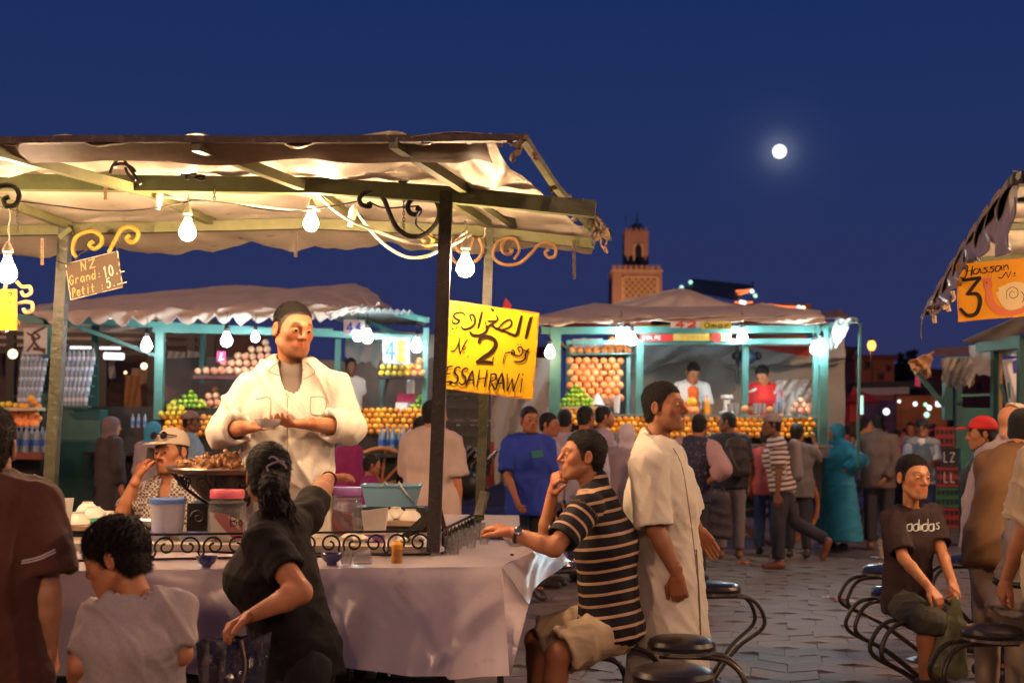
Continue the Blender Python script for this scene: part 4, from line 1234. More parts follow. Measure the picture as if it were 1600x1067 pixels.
# ------------------------------------------------------------------ the yellow number two sign
M_YSIGN = mat('sign_yellow', (.72, .43, .008), .5, spec=.25, bump=.12, bs=25, var=.06, vs=5, col2=(.35, .12, .02), c2=.76, c2s=22)
M_YEDGE = mat('sign_edge_rust', (.50, .17, .02), .6, var=.4, vs=40)
M_PAINTD = mat('sign_brown_paint', (.020, .013, .007), .75, spec=.15, var=.3, vs=30)
sg2 = empty('number_sign', P(768, 625, 6.3), 'tilted yellow stall sign with Arabic lettering and number two', 'sign')
fr2 = board(P(703, 469, 6.25), P(843, 489, 6.35), P(692, 607, 6.25), .006, M_YSIGN, sg2, 'board', M_YEDGE)
def px2(x, y):     # from the 1552x1067 enlargement of the region 560,440,880,660 into board coordinates
 X, Y = 560 + x * 320 / 1552, 440 + y * 220 / 1067
 ax, ay = 143, 20; bx, by = -10.5, 138   # edge vectors in pixels
 dx, dy = X - 703, Y - 469; det = ax * by - ay * bx
 return ((dx * by - dy * bx) / det, (ax * dy - ay * dx) / det)
def s2(pts, w, tp=.35): return ([px2(*p) for p in pts], w, tp)
ar = [s2([(1318, 275), (1300, 340), (1278, 432)], .036, .3), s2([(1318, 292), (1330, 268)], .016),                 # alif
      s2([(1245, 262), (1228, 330), (1205, 405), (1165, 402), (1130, 385)], .034), s2([(1130, 385), (1090, 372), (1035, 350)], .030),                     # lam
      s2([(1060, 360), (1105, 312), (1150, 290), (1168, 315), (1150, 345), (1100, 365), (1050, 360)], .022), s2([(1050, 362), (1010, 330), (985, 345)], .030),   # sad
      s2([(1048, 258), (1060, 285), (1040, 300), (980, 300)], .022), s2([(1058, 290), (1020, 320), (965, 350)], .024),                                     # hah
      s2([(985, 345), (965, 385), (920, 410), (865, 405), (848, 385)], .034), s2([(962, 308), (975, 345)], .026),                                          # ra
      s2([(938, 232), (925, 290), (908, 352)], .030),                                                                                              # alif
      s2([(862, 300), (845, 262), (868, 252), (885, 285), (878, 325), (845, 352), (800, 362), (782, 345)], .026),                                           # waw
      s2([(808, 255), (785, 235), (740, 240), (722, 262), (745, 285), (765, 295), (745, 318), (715, 312), (710, 285)], .022),                            # ya
      s2([(708, 355), (718, 360)], .022), s2([(738, 352), (750, 355)], .020), s2([(1012, 208), (1028, 220)], .030)]
ar += [s2([(918, 462), (928, 432), (965, 418), (1010, 428), (1040, 455), (1040, 495), (1005, 540), (950, 575), (905, 612)], .042, .1), s2([(898, 612), (960, 610), (1018, 618)], .034, .1),
       s2([(1018, 600), (1030, 575)], .02),
       s2([(700, 522), (720, 530), (745, 500), (770, 425)], .012), s2([(770, 425), (762, 480), (772, 550)], .016), s2([(772, 550), (800, 480), (830, 435)], .012),
       s2([(795, 495), (810, 492), (808, 512), (795, 515), (795, 497)], .010), s2([(792, 545), (808, 535)], .010), s2([(828, 568), (832, 576)], .014)]
ar += [s2([(1300, 515), (1278, 545), (1270, 590), (1235, 612), (1188, 610)], .022), s2([(1262, 520), (1300, 540)], .018),
       s2([(1228, 540), (1215, 508), (1240, 500), (1252, 530), (1235, 565), (1190, 560)], .016), s2([(1190, 560), (1160, 540), (1118, 545)], .016),
       s2([(1165, 548), (1175, 520), (1190, 545), (1165, 552)], .014), s2([(1118, 545), (1105, 590), (1097, 630)], .012), s2([(1212, 478), (1218, 482)], .016), s2([(1235, 480), (1240, 484)], .016)]
wd = "ESSAHRAWi"
LX = [(655, 640, 65, 125), (705, 645, 70, 130), (765, 655, 70, 130), (818, 675, 75, 115), (895, 675, 90, 125), (985, 700, 70, 122), (1045, 695, 75, 125), (1118, 705, 100, 130), (1218, 700, 50, 145)]
for ch, (x, y, w_, h_) in zip(wd, LX):
 for st in LET[ch]: ar.append(s2([(x + w_ * a + (1 - c) * 16 - 6, y + h_ * c) for a, c in st[0]], .021, .35))
strokes(fr2, ar, M_PAINTD, sg2)
b = MB()
for x, y in ((1020, 215), (700, 770)):
 u_, v_ = px2(x, y); c = fr2[0] + fr2[1] * u_ + fr2[2] * v_; b.ball(c, .008, 8, 5)
b.build('bolt', M_IRON, sg2)

# the brown price board
M_BSIGN = mat('board_brown', (.085, .048, .020), .55, bump=.2, bs=30, var=.2, vs=9)
M_CREAM = mat('paint_cream', (.62, .52, .36), .6, var=.2, vs=30)
sg3 = empty('price_board', P(148, 465, 6.95), 'small brown price board with painted prices wired to the left post', 'sign')
fr3 = board(P(102, 412, 6.95), P(184, 392, 6.95), P(110, 469, 6.95), .006, M_BSIGN, sg3, 'board', M_CREAM)
M_OCHL = mat('paint_ochre', (.55, .33, .10), .6, var=.2, vs=30)
strokes(fr3, text('NZ', .26, .06, .16, .24, .024, slope=-.0), M_OCHL, sg3)
strokes(fr3, text('Grand:', .02, .36, .105, .24, .020, slant=.05) + text('Petit :', .04, .70, .090, .24, .020, slant=.05), M_OCHL, sg3)
strokes(fr3, text('10.-', .67, .34, .105, .28, .026) + text('5.--', .70, .66, .10, .26, .026), M_CREAM, sg3)
b = MB()
for pts in ([(118, 408), (125, 396), (140, 390)], [(180, 394), (186, 380), (188, 366)], [(90, 408), (100, 412), (112, 414)]):
 b.tube([P(x, y, 6.95) for x, y in pts], .004, 5)
b.build('wire', M_CABLED, sg3)['kind'] = 'stuff'
# sign fragment at the left edge
sg4 = empty('edge_sign', P(0, 510, 6.2), 'orange painted sign cut off by the left edge below the bulb', 'sign')
fr4 = board(P(-50, 452, 6.2), P(26, 452, 6.2), P(-50, 516, 6.2), .006, mat('sign_orange', (.60, .24, .01), .6, spec=.2, bump=.1, var=.15, vs=6), sg4, 'board', M_YEDGE)
strokes(fr4, [([(.80, .08), (.92, .10), (.86, .16)], .03), ([(.84, .3), (.9, .34)], .03)], M_PAINTD, sg4)
# ------------------------------------------------------------------ the bar table with its plastic cloth
TZ = .93
tab = empty('bar_table', V(-1.2, 5.6, 0), 'long bar table under a white plastic cloth hanging down its front', 'table')
FL, FR, RR = PZ(-90, 895, TZ), PZ(784, 886, TZ), PZ(866, 846, TZ)
RL = V(FL.x, RR.y + .2, TZ)
b = MB(); b.box(FL.x, FR.x - .12, FR.y + .10, FL.y + .75, TZ - .04, TZ - .012); b.build('board_top', M_WOOD, tab)
for x in (FL.x + .4, FL.x + 1.5, FR.x - .25):
 for y in (FR.y + .20, FL.y + .70):
  b = MB(); b.beam(V(x, y, 0), V(x, y, TZ - .04), .05, .05); b.build('leg', M_DARKST, tab)
b = MB(); b.beam(V(FL.x, FR.y + .20, .40), V(FR.x - .2, FR.y + .20, .40), .04, .04); b.build('foot_rail', M_DARKST, tab)
cl = empty('tablecloth', V(-1.2, 5.3, TZ), 'shiny white plastic tablecloth with pointed hanging corner', 'tablecloth')
# top
rows = []
for i in range(60):
 t = i / 59; a = FL.lerp(FR, t); c = RL.lerp(RR, t)
 rows.append([a.lerp(c, s / 14) + V(0, 0, (0 if s == 0 else .003) + (.0022 * math.sin(19 * t * 4 + s) + .002 * math.sin(7 * s - 31 * t)) * (s > 0)) for s in range(15)])
b = MB(); b.sheet(rows)
# front drape
NX = 200; rows = []
for i in range(NX + 1):
 t = i / NX; top = FL.lerp(FR, t) + V(0, 0, .003)
 px = -90 + 874 * t
 bot = P(px + (12 if t > .97 else 0), 1050 + 6 * math.sin(px * .021) + (5 if t > .9 else 0), 5.20 + .02 * math.sin(px * .03))
 col = []
 for s in range(45):
  v = s / 44; p = top.lerp(bot, v)
  p.y += -.012 * math.sin(min(v * 9, 1.57)) + v * (.022 * math.sin(px * .0135 + .7) + .012 * math.sin(px * .037 + v) + .008 * math.sin(px * .083 + 2 * v))
  p.y += .006 * math.sin(v * 7 + px * .012) * math.sin(px * .009 + 1)
  p.y += -.03 * max(0, 1 - abs(px - (640 + 190 * (1 - v))) / 34) * v * (1 - v) * 1.2
  col.append(p)
 rows.append(col)
aa = np.array([[tuple(p) for p in r] for r in rows], np.float32); fl_ = aa.reshape(-1, 3)
aa[..., 1] -= (.006 * wrinkle(fl_ * A3((.45, 1, .5)), 17, 4) + .0009 * wrinkle(fl_, 60, 6)).reshape(aa.shape[:2]) * np.minimum(np.arange(45) / 8, 1)[None, :]
rows = [[Vector(map(float, p)) for p in r] for r in aa]
b.sheet(rows)
# corner fold flaring outwards, then the short side
c0 = rows[-1]
fold = []
for s in range(45):
 v = s / 44
 q = P(785 + 41 * min(v / .34, 1) - (29 * max(0, (v - .34) / .66)), 887 + 170 * v, 5.24 - .02 * v) if True else None
 fold.append(q)
b.sheet([c0, [c0[s].lerp(fold[s], .5) + V(0, .015 * math.sin(s / 44 * PI), 0) for s in range(45)], fold])
rows = []
for i in range(25):
 t = i / 24; top = FR.lerp(RR, t) + V(0, 0, .003)
 bp = P(826 + 58 * t, 944 - 68 * t ** .8, 5.233 + 1.4 * t)
 rows.append([top.lerp(bp, s / 10) + V(.02 * math.sin(s / 10 * PI + 5 * t), .01 * math.sin(17 * t), 0) * (s / 10) * min(i / 5, 1) for s in range(11)])
b.sheet(rows)
cm = b.build('plastic_sheet', M_PLASTIC, cl, origin=V(-1.2, 5.3, TZ))
# chips of plaster stuck near the hem
for k, (x, y) in enumerate(((587, 1047), (608, 1052), (628, 1047), (618, 1035), (630, 1050))):
 b = MB(); b.ball(P(x, y, 5.25), .008, 6, 4, 1.5); b.build('bead', mat('bead', (.8, .75, .7), .3), cl)

# scroll rail on the table
rl = empty('scroll_rail', PZ(400, 878, TZ), 'low black wrought iron scroll rail along the table top', 'rail')
def rail_run(A, B_, n, h=.105, z=TZ + .008):
 d = (B_ - A).normalized()
 for zz in (z, z + h):
  b = MB(); b.beam(A + UP * zz - UP * A.z, B_ + UP * zz - UP * B_.z, .012, .010); b.build('rail_bar', M_IRON, rl)
 L = (B_ - A).length / n
 for i in range(n):
  o = V(A.x, A.y, z) + V(d.x, d.y, 0) * (L * (i + .5)); s = 1 if i % 2 else -1
  R_ = h * .45
  pts = [o - d * s * L * .48 + UP * .0]
  cpt = o + UP * (h * .47) + d * s * L * .02
  pts = [cpt + d * (s * R_ * (1 - t * .78) * math.cos(3.7 - t * 8.4)) + UP * (R_ * (1 - t * .78) * math.sin(3.7 - t * 8.4) + h * .03) for t in [k / 24 for k in range(25)]]
  pts = [o - d * s * L * .5 + UP * .004] + pts
  b = MB(); b.tube(smooth_path(pts, 2), .0052, 6); b.build('scroll', M_IRON, rl)
rail_run(PZ(40, 880, TZ), PZ(672, 868, TZ), 17)
rail_run(V(PZ(693, 861, TZ).x, 6.0, TZ), V(PZ(752, 828, TZ).x, 7.45, TZ), 12)
# counter inside the stall
ic = empty('inner_counter', V(-1.2, 6.3, 0), 'wooden work counter inside the snail stall behind the rail', 'counter')
M_CTR = mat('counter_laminate', (.42, .36, .28), .4, var=.12, vs=4, col2=(.20, .15, .10), c2=.64, c2s=6)
b = MB(); b.box(-2.6, -.36, 5.95, 7.0, .94, .97); b.build('counter_top', M_CTR, ic)
b = MB(); b.box(-2.6, -.36, 6.9, 6.95, .1, .94); b.build('back_panel', M_BLACK, ic)
b = MB(); b.box(-1.12, -.38, 6.75, 7.0, 1.005, 1.03); b.build('shelf', mat('shelf_wood', (.33, .22, .13), .5, var=.2), ic)
for x in (-1.05, -.45):
 b = MB(); b.beam(V(x, 6.85, .97), V(x, 6.85, 1.005), .03, .03); b.build('shelf_foot', M_IRON, ic)
b = MB(); b.box(-2.55, -1.78, 6.3, 6.8, 1.0, 1.02); b.build('shelf', mat('shelf_wood'), ic)
for x, y in ((-2.4, 6.7), (-1.9, 6.7), (-2.4, 6.4), (-1.85, 6.4)):
 b = MB(); b.beam(V(x, y, .97), V(x - .02, y, 1.0), .015, .015); b.build('shelf_foot', M_IRON, ic)
rc = empty('rear_table', V(-.6, 8.4, 0), 'white topped table behind the end rail of the snail stall', 'table')
b = MB(); b.box(-1.1, .06, 7.75, 8.9, .90, .93); b.build('table_top', mat('white_top', (.60, .54, .46), .4, var=.08), rc)
for x in (-1.0, -.05):
 for y in (7.8, 8.8):
  b = MB(); b.beam(V(x, y, 0), V(x, y, .9), .04, .04); b.build('leg', M_DARKST, rc)

# ------------------------------------------------------------------ wrought iron tray heaped with snails
TC = P(382, 733, 6.55); trr = .38
tr = empty('snail_tray', TC - UP * .2, 'round iron tray stand with scroll ornament in front of the phone man', 'tray')
b = MB(); b.lathe(TC, [(0, -.02), (trr * .93, -.02), (trr, -.008), (trr + .012, .004), (trr + .008, .012), (trr - .01, .004), (trr * .9, -.008), (0, -.008)], 40); b.build('tray_dish', mat('tray_metal', (.16, .12, .10), .3, metal=.6, var=.3, vs=20), tr)
for k in range(10):
 a = 2 * PI * k / 10; r_ = V(math.cos(a), math.sin(a), 0)
 b = MB(); b.tube(smooth_path([TC + r_ * trr * .97 - UP * .02, TC + r_ * trr * .78 - UP * .10, TC + r_ * trr * .5 - UP * .17, TC + r_ * .10 - UP * .21], 4), .008, 6); b.build('rib', M_IRON, tr)
 c = TC + r_ * trr * .86 - UP * .065; t_ = V(-r_.y, r_.x, 0)
 for s in (-1, 1):
  b = MB(); b.tube([c + t_ * s * (.045 + .035 * (1 - t) * math.cos(t * 9)) + UP * ((.035 * (1 - t)) * math.sin(t * 9)) - r_ * .01 for t in [i / 18 for i in range(19)]], .005, 5); b.build('scroll', M_IRON, tr)
b = MB(); b.lathe(TC - UP * .21, [(0, 0), (.12, 0), (.14, -.02), (.16, -.05), (0, -.05)], 24); b.build('foot', M_IRON, tr)
b = MB(); b.lathe(TC - UP * .02, [(.30, 0), (.26, -.07), (.20, -.13), (.10, -.17), (0, -.18)], 24); b.build('basin', mat('basin', (.07, .05, .045), .45, metal=.4, var=.4, vs=30), tr)
M_SNAIL = mat('snail_shell', (.34, .17, .07), .4, bump=.3, bs=60, var=.4, vs=14, col2=(.18, .08, .03), c2=.55, c2s=20)
protos_s = []
for k in range(3):
 b = MB(); r0 = .016 + .002 * k
 pts = spiral(V(0, 0, r0), V(1, 0, 0), UP, r0 * .9, r0 * .12, k, 1.6, 12)
 b.tube([p + V(0, .004 * i / 12, 0) for i, p in enumerate(pts)], [r0 * (.62 - .45 * i / 12) for i in range(13)], 6)
 me, _ = b.mesh('snail', M_SNAIL, (0, 0, 0)); protos_s.append(me)
for k in range(150):
 a = random.uniform(0, 2 * PI); rr = trr * .86 * math.sqrt(random.random())
 if math.sin(a) * rr > .2: pass
 hgt = .075 * (1 - (rr / (trr * .9)) ** 1.5) * random.uniform(.4, 1) + .004
 o = bpy.data.objects.new('snail', protos_s[k % 3]); C.objects.link(o); o.location = TC + V(math.cos(a) * rr, math.sin(a) * rr, hgt)
 o.rotation_euler = (random.uniform(-1, 1), random.uniform(-1, 1), random.uniform(0, 6)); o.scale = (1.0,) * 3
 tag(o, 'cooked brown snail in the heap on the iron tray', 'snail', 'snails heaped on the iron tray')
b = MB(); b.lathe(TC + UP * .0, [(trr * .86, .0), (trr * .6, .03), (trr * .3, .055), (0, .065)], 24); tag(b.build('snail_heap', M_SNAIL), 'heap of snails under those on top of the tray', 'snails', kind='stuff')
# black box behind with scroll ornament
bx = empty('scroll_box', V(-1.45, 6.75, .97), 'black iron box with scroll ornament beneath the tray stand', 'box')
b = MB(); b.box(-1.66, -1.12, 6.62, 6.85, .97, 1.12); b.build('box_body', M_IRON, bx)
for k in range(5):
 c = V(-1.60 + .11 * k, 6.612, 1.05); s = 1 if k % 2 else -1
 b = MB(); b.tube([c + V(s * (.04 * (1 - t * .8)) * math.cos(t * 8), 0, .04 * (1 - t * .8) * math.sin(t * 8)) for t in [i / 18 for i in range(19)]], .005, 5); b.build('scroll', mat('worn_iron', (.06, .05, .04), .4, metal=.5), bx)

# ------------------------------------------------------------------ things on the counter and table
M_CLEAR = mat('clear_plastic', (.85, .85, .85), .12, trans=.85, alpha=.45, var=.03)
M_FROST = mat('frosted_plastic', (.55, .55, .62), .35, var=.05, alpha=.85, bump=.2, bs=30)
M_CHINA = mat('white_china', (.72, .66, .56), .18, var=.04, spec=.6)
M_BLUEC = mat('blue_glaze', (.025, .025, .13), .2, var=.2, vs=12, coat=.5)
M_PAPER = mat('paper', (.66, .60, .50), .8, bump=.2, bs=30, var=.06)
CZ = .97
def onz(px, d, z): return V((P(px, 700, d)).x, d, z)
def lathe_thing(name, c, parts, label, cat, group=None):
 e = empty(name, c, label, cat, group)
 for nm, prof, m, n in parts:
  b = MB(); b.lathe(c, prof, n); b.build(nm, m, e)
 return e
def jar(px, d, label, lid, inner):
 c = onz(px, d, CZ); r = .088
 e = lathe_thing('storage_jar', c, [
  ('jar_glass', [(0, .004), (r * .9, .004), (r, .02), (r, .155), (r * .94, .17), (r, .178), (r, .185), (r * .86, .195), (r * .86, .21)], M_CLEAR, 28),
  ('lid', [(r * .90, .205), (r * .92, .210), (r * .92, .240), (r * .88, .246), (0, .246)], lid, 28)], label, 'jar')
 b = MB()
 for kx, cc in inner:
  rows = [[c + V(-r * .8 + 1.5 * r * i / 6 + kx, -.02 + .012 * math.sin(i + j), .01 + .13 * j / 5 * (1 - .25 * i / 6)) for j in range(6)] for i in range(7)]
  bb = MB(); bb.sheet(rows, .004); bb.build('paper_bag', cc, e)
 return e
M_PINK = mat('pink_plastic', (.62, .12, .16), .35, var=.05); M_PURP = mat('purple_plastic', (.22, .09, .30), .35, var=.05)
j1 = jar(357, 6.12, 'clear jar with pink lid holding a folded paper bag', M_PINK, [(0, M_PAPER), (.02, mat('red_print', (.35, .06, .05), .6))])
strokes((P(361, 806, 6.0), V(.035, 0, 0), V(0, 0, -.045)), [([(0, 0), (0, 1)], .16), ([(0, 0), (.7, .1), (.6, .45), (0, .5)], .13), ([(0, .5), (.8, .65), (.6, 1), (0, 1)], .13), ([(1.2, .4), (1.0, .7), (1.3, 1), (1.6, .7), (1.2, .4)], .12)], M_PAINTD, j1)
j2 = jar(541, 6.5, 'clear jar with purple lid beside the folded cup', M_PURP, [(0, M_CLEAR), (-.02, mat('red_print'))])
r = .085
lathe_thing('lidded_tub', onz(265, 6.2, CZ + .03), [('tub_body', [(0, .0), (r * .82, .0), (r * .86, .01), (r * .98, .15), (r, .155)], M_FROST, 28),
 ('lid', [(r * 1.03, .143), (r * 1.04, .163), (r * .97, .168), (0, .165)], mat('blue_lid', (.10, .20, .50), .35, var=.04), 28)], 'frosted plastic tub with a sky blue lid left of the tray', 'tub')
for px, w, lb in ((243, .13, 'flat clear food box with blue lid under the tall tub'), (312, .14, 'flat clear food box with blue lid left of the pink jar')):
 c = onz(px, 6.15, CZ); e = empty('food_box', c, lb, 'food box', 'flat food boxes on the counter')
 b = MB(); b.box(c.x - w / 2, c.x + w / 2, 6.1, 6.22, CZ, CZ + .032); b.build('box_body', M_FROST, e)
 b = MB(); b.box(c.x - w / 2 - .004, c.x + w / 2 + .004, 6.096, 6.224, CZ + .033, CZ + .040); b.build('lid', mat('periwinkle_lid', (.14, .14, .42), .35), e)
# square bin, bowls pile and dishes at left
c = onz(92, 6.3, CZ); b = MB()
w0, w1, h_ = .047, .062, .185
vs = [c + V(sx * w, sy * w, z) for w, z in ((w0, 0), (w1, h_)) for sx, sy in ((-1, -1), (1, -1), (1, 1), (-1, 1))]
vs += [c + V(sx * (w - .004), sy * (w - .004), z) for w, z in ((w0, .01), (w1, h_)) for sx, sy in ((-1, -1), (1, -1), (1, 1), (-1, 1))]
b.add(vs, [(0, 1, 5, 4), (1, 2, 6, 5), (2, 3, 7, 6), (3, 0, 4, 7), (8, 12, 13, 9), (9, 13, 14, 10), (10, 14, 15, 11), (11, 15, 12, 8), (4, 5, 13, 12), (5, 6, 14, 13), (6, 7, 15, 14), (7, 4, 12, 15), (8, 9, 10, 11), (0, 3, 2, 1)])
tag(b.build('square_bin', M_PAPER, smooth=False), 'tall square cream holder at the left end of the counter', 'holder')
def bowl(c, r, h, m, label, group, inv=False, cat='bowl', name='bowl'):
 b = MB(); s = -1 if inv else 1; o = c + UP * (h if inv else 0)
 b.lathe(o, [(0, s * .004), (r * .45, s * .0), (r * .45, s * .008), (r * .75, s * h * .4), (r * .95, s * h * .8), (r, s * h), (r * .95, s * h), (r * .7, s * h * .45), (0, s * .012)], 26)
 return tag(b.build(name, m), label, cat, group)
BG = 'white bowls turned over on the inner counter'
for px, d, z, r_, lb in ((125, 6.5, 1.02, .075, 'large upturned white bowl beside the square holder'), (150, 6.55, 1.045, .07, 'upturned white bowl in the middle of the left pile'), (172, 6.6, 1.02, .07, 'upturned white bowl right of the left pile'),
  (140, 6.62, 1.065, .06, 'white saucer on top of the left bowl pile'), (598, 6.85, 1.03, .065, 'upturned white bowl behind the folded cup'), (643, 6.85, 1.03, .065, 'upturned white bowl nearest the dark post on the shelf'), (620, 6.95, 1.035, .06, 'upturned white bowl between the two by the post')):
 bowl(onz(px, d, z), r_, .058, M_CHINA, lb, BG, True)
c = onz(220, 6.35, 1.02); b = MB()
b.add([c + V(*p) for p in ((-.14, -.03, .0), (.10, -.05, .0), (.12, .06, 0), (-.12, .08, 0), (-.17, -.05, .035), (.13, -.07, .03), (.15, .08, .03), (-.14, .10, .035))], [(0, 3, 2, 1), (0, 1, 5, 4), (1, 2, 6, 5), (2, 3, 7, 6), (3, 0, 4, 7)])
tag(b.build('dish', M_CHINA, smooth=False), 'white angular serving dish lying left of the frosted tub', 'dish')
c = onz(170, 6.3, 1.03); b = MB(); b.tube([c - V(.075, 0, -.012), c + V(.075, .02, .012)], .019, 12); tag(b.build('green_packet', mat('green_plastic', (.03, .32, .17), .4, var=.2, vs=20)), 'green plastic packet lying across the bowls', 'packet')
c = onz(206, 6.22, 1.03); b = MB(); b.sheet([[c + V(.016 * i - .04, .01 * math.sin(j * 2 + i), .012 * j + .006 * math.sin(i * 2)) for j in range(4)] for i in range(6)], .004)
tag(b.build('blue_packet', mat('navy_wrapper', (.03, .03, .14), .25, var=.3, vs=30)), 'small shiny navy wrapper beside the green packet', 'wrapper')
for px, d, lb, s in ((95, 6.05, 'crumpled white napkins at the left end of the rail', .05), (565, 6.15, 'crumpled white napkin before the purple jar', .06), (650, 6.1, 'sheet of white paper beside the brace', .055)):
 c = onz(px, d, CZ); f_ = Field()
 for k in range(6): f_.ell(c + V(random.uniform(-s, s), random.uniform(-s, s) * .5, .012 + random.uniform(0, .02)), [s * random.uniform(.3, .6), s * .4, .015], None, .01)
 v, q = f_.mesh(.005); v = v + vnormals(v, q) * (.006 * wrinkle(v, 90, 3))[:, None]
 o = link_mesh('napkin', mesh_from('napkin', [(v, q, 0)], c, [M_PAPER]), None, c); tag(o, lb, 'napkin')
# folded paper cup with purple foot
c = onz(588, 6.15, CZ); e = empty('paper_holder', c, 'cream folded paper holder with a purple bottom', 'holder')
b = MB()
vs = []
for (w_, z) in ((.047, .036), (.062, .15)):
 vs += [c + V(-w_, -w_ * .6, z), c + V(w_, -w_ * .6, z + (.02 if z > .1 else 0)), c + V(w_, w_ * .6, z), c + V(-w_, w_ * .6, z)]
b.add(vs, [(0, 1, 5, 4), (1, 2, 6, 5), (2, 3, 7, 6), (3, 0, 4, 7), (0, 3, 2, 1)]); b.build('holder_body', M_PAPER, e, smooth=False)
b = MB(); b.add([c + V(-.042, -.026, 0), c + V(.042, -.026, 0), c + V(.042, .026, 0), c + V(-.042, .026, 0), c + V(-.049, -.031, .04), c + V(.049, -.031, .04), c + V(.049, .031, .04), c + V(-.049, .031, .04)],
 [(0, 3, 2, 1), (0, 1, 5, 4), (1, 2, 6, 5), (2, 3, 7, 6), (3, 0, 4, 7), (4, 5, 6, 7)]); b.build('holder_foot', M_PURP, e, smooth=False)
# blue bucket
c = P(612, 790, 7.3); e = empty('bucket', c, 'pale blue plastic bucket with wire handle behind the bowls', 'bucket')
b = MB(); b.add([c + V(sx * w_, sy * w_ * .7, z) for w_, z in ((.135, 0), (.16, .11), (.168, .11), (.168, .122), (.155, .122), (.13, .02)) for sx, sy in ((-1, -1), (1, -1), (1, 1), (-1, 1))],
 [(4 * k + i, 4 * k + (i + 1) % 4, 4 * k + 4 + (i + 1) % 4, 4 * k + 4 + i) for k in range(5) for i in range(4)] + [(20, 21, 22, 23), (0, 3, 2, 1)])
b.build('bucket_body', mat('blue_bucket', (.13, .25, .36), .4, var=.06), e, smooth=False)
b = MB(); b.tube(smooth_path([c + V(.05, -.118, .13), c + V(.09, -.13, .08), c + V(.13, -.12, .03)], 4), .005, 6); b.tube([c + V(-.04, -.118, .118), c + V(-.03, -.118, .14), c + V(-.015, -.118, .118)], .006, 6); b.tube([c + V(.04, -.118, .118), c + V(.05, -.118, .14), c + V(.065, -.118, .118)], .006, 6); b.build('handle', mat('wire', (.4, .4, .4), .3, metal=.8), e)
# stand below the bucket
b = MB(); b.box(c.x - .2, c.x + .2, 7.18, 7.42, .30, c.z - .004); tag(b.build('bucket_stand', M_BLACK), 'dark stand under the pale blue bucket', 'stand')
# on the table cloth
bowl(PZ(323, 886, TZ + .006), .045, .045, M_BLUEC, 'dark blue glazed bowl left of the woman in black', 'blue bowls on the table cloth')
bowl(PZ(518, 882, TZ + .006), .048, .048, M_BLUEC, 'dark blue glazed bowl right of the woman in black', 'blue bowls on the table cloth')
c = PZ(620, 879, TZ + .006); e = empty('shaker', c, 'yellow topped spice shaker standing on the tablecloth', 'shaker')
b = MB(); b.lathe(c, [(0, 0), (.023, 0), (.024, .01), (.022, .055), (.020, .062)], 18); b.build('shaker_body', mat('spice_glass', (.42, .18, .04), .25, var=.4, vs=70), e)
b = MB(); b.lathe(c, [(.024, .058), (.025, .078), (.018, .088), (.012, .092), (.010, .098), (0, .098)], 18); b.build('shaker_lid', mat('yellow_lid', (.75, .35, .02), .35), e)
def glass_thing(px, py, r, h, label, fallen=False):
 c = PZ(px, py, TZ + .006); b = MB()
 if fallen: b.lathe(c + UP * r, [(0, -h / 2), (r * .7, -h / 2), (r, h / 2), (r * .93, h / 2), (r * .62, -h / 2 + .006)], 16, V(1, .3, .15))
 else: b.lathe(c, [(0, 0), (r * .75, 0), (r, h), (r * .93, h), (r * .68, .006), (0, .006)], 16)
 tag(b.build('plastic_cup', M_CLEAR), label, 'cup', 'clear cups on the tablecloth')
glass_thing(541, 882, .028, .055, 'crumpled clear cup just right of the blue bowl')
glass_thing(566, 884, .033, .07, 'clear cup lying on its side beside the blue bowl', True)
for k, (x, y) in enumerate(((702, 862), (714, 857), (722, 852), (733, 848), (742, 843), (750, 838), (709, 866), (736, 856), (756, 850))):
 glass_thing(x, y, .028, .075, 'clear drinking cup in the row along the end rail, place %s from the post' % ('first', 'second', 'third', 'fourth', 'fifth', 'sixth', 'seventh', 'eighth', 'ninth')[k])
bowl(PZ(808, 852, TZ + .006), .085, .065, M_CHINA, 'white bowl of soup under the striped man’s hand'.replace('’', ''), None)
b = MB(); c = PZ(800, 866, TZ + .008); b.ball(c, .010, 8, 4, .5); tag(b.build('snail_shell_bit', M_IRON), 'small dark shell on the cloth near the bowl', 'shell')

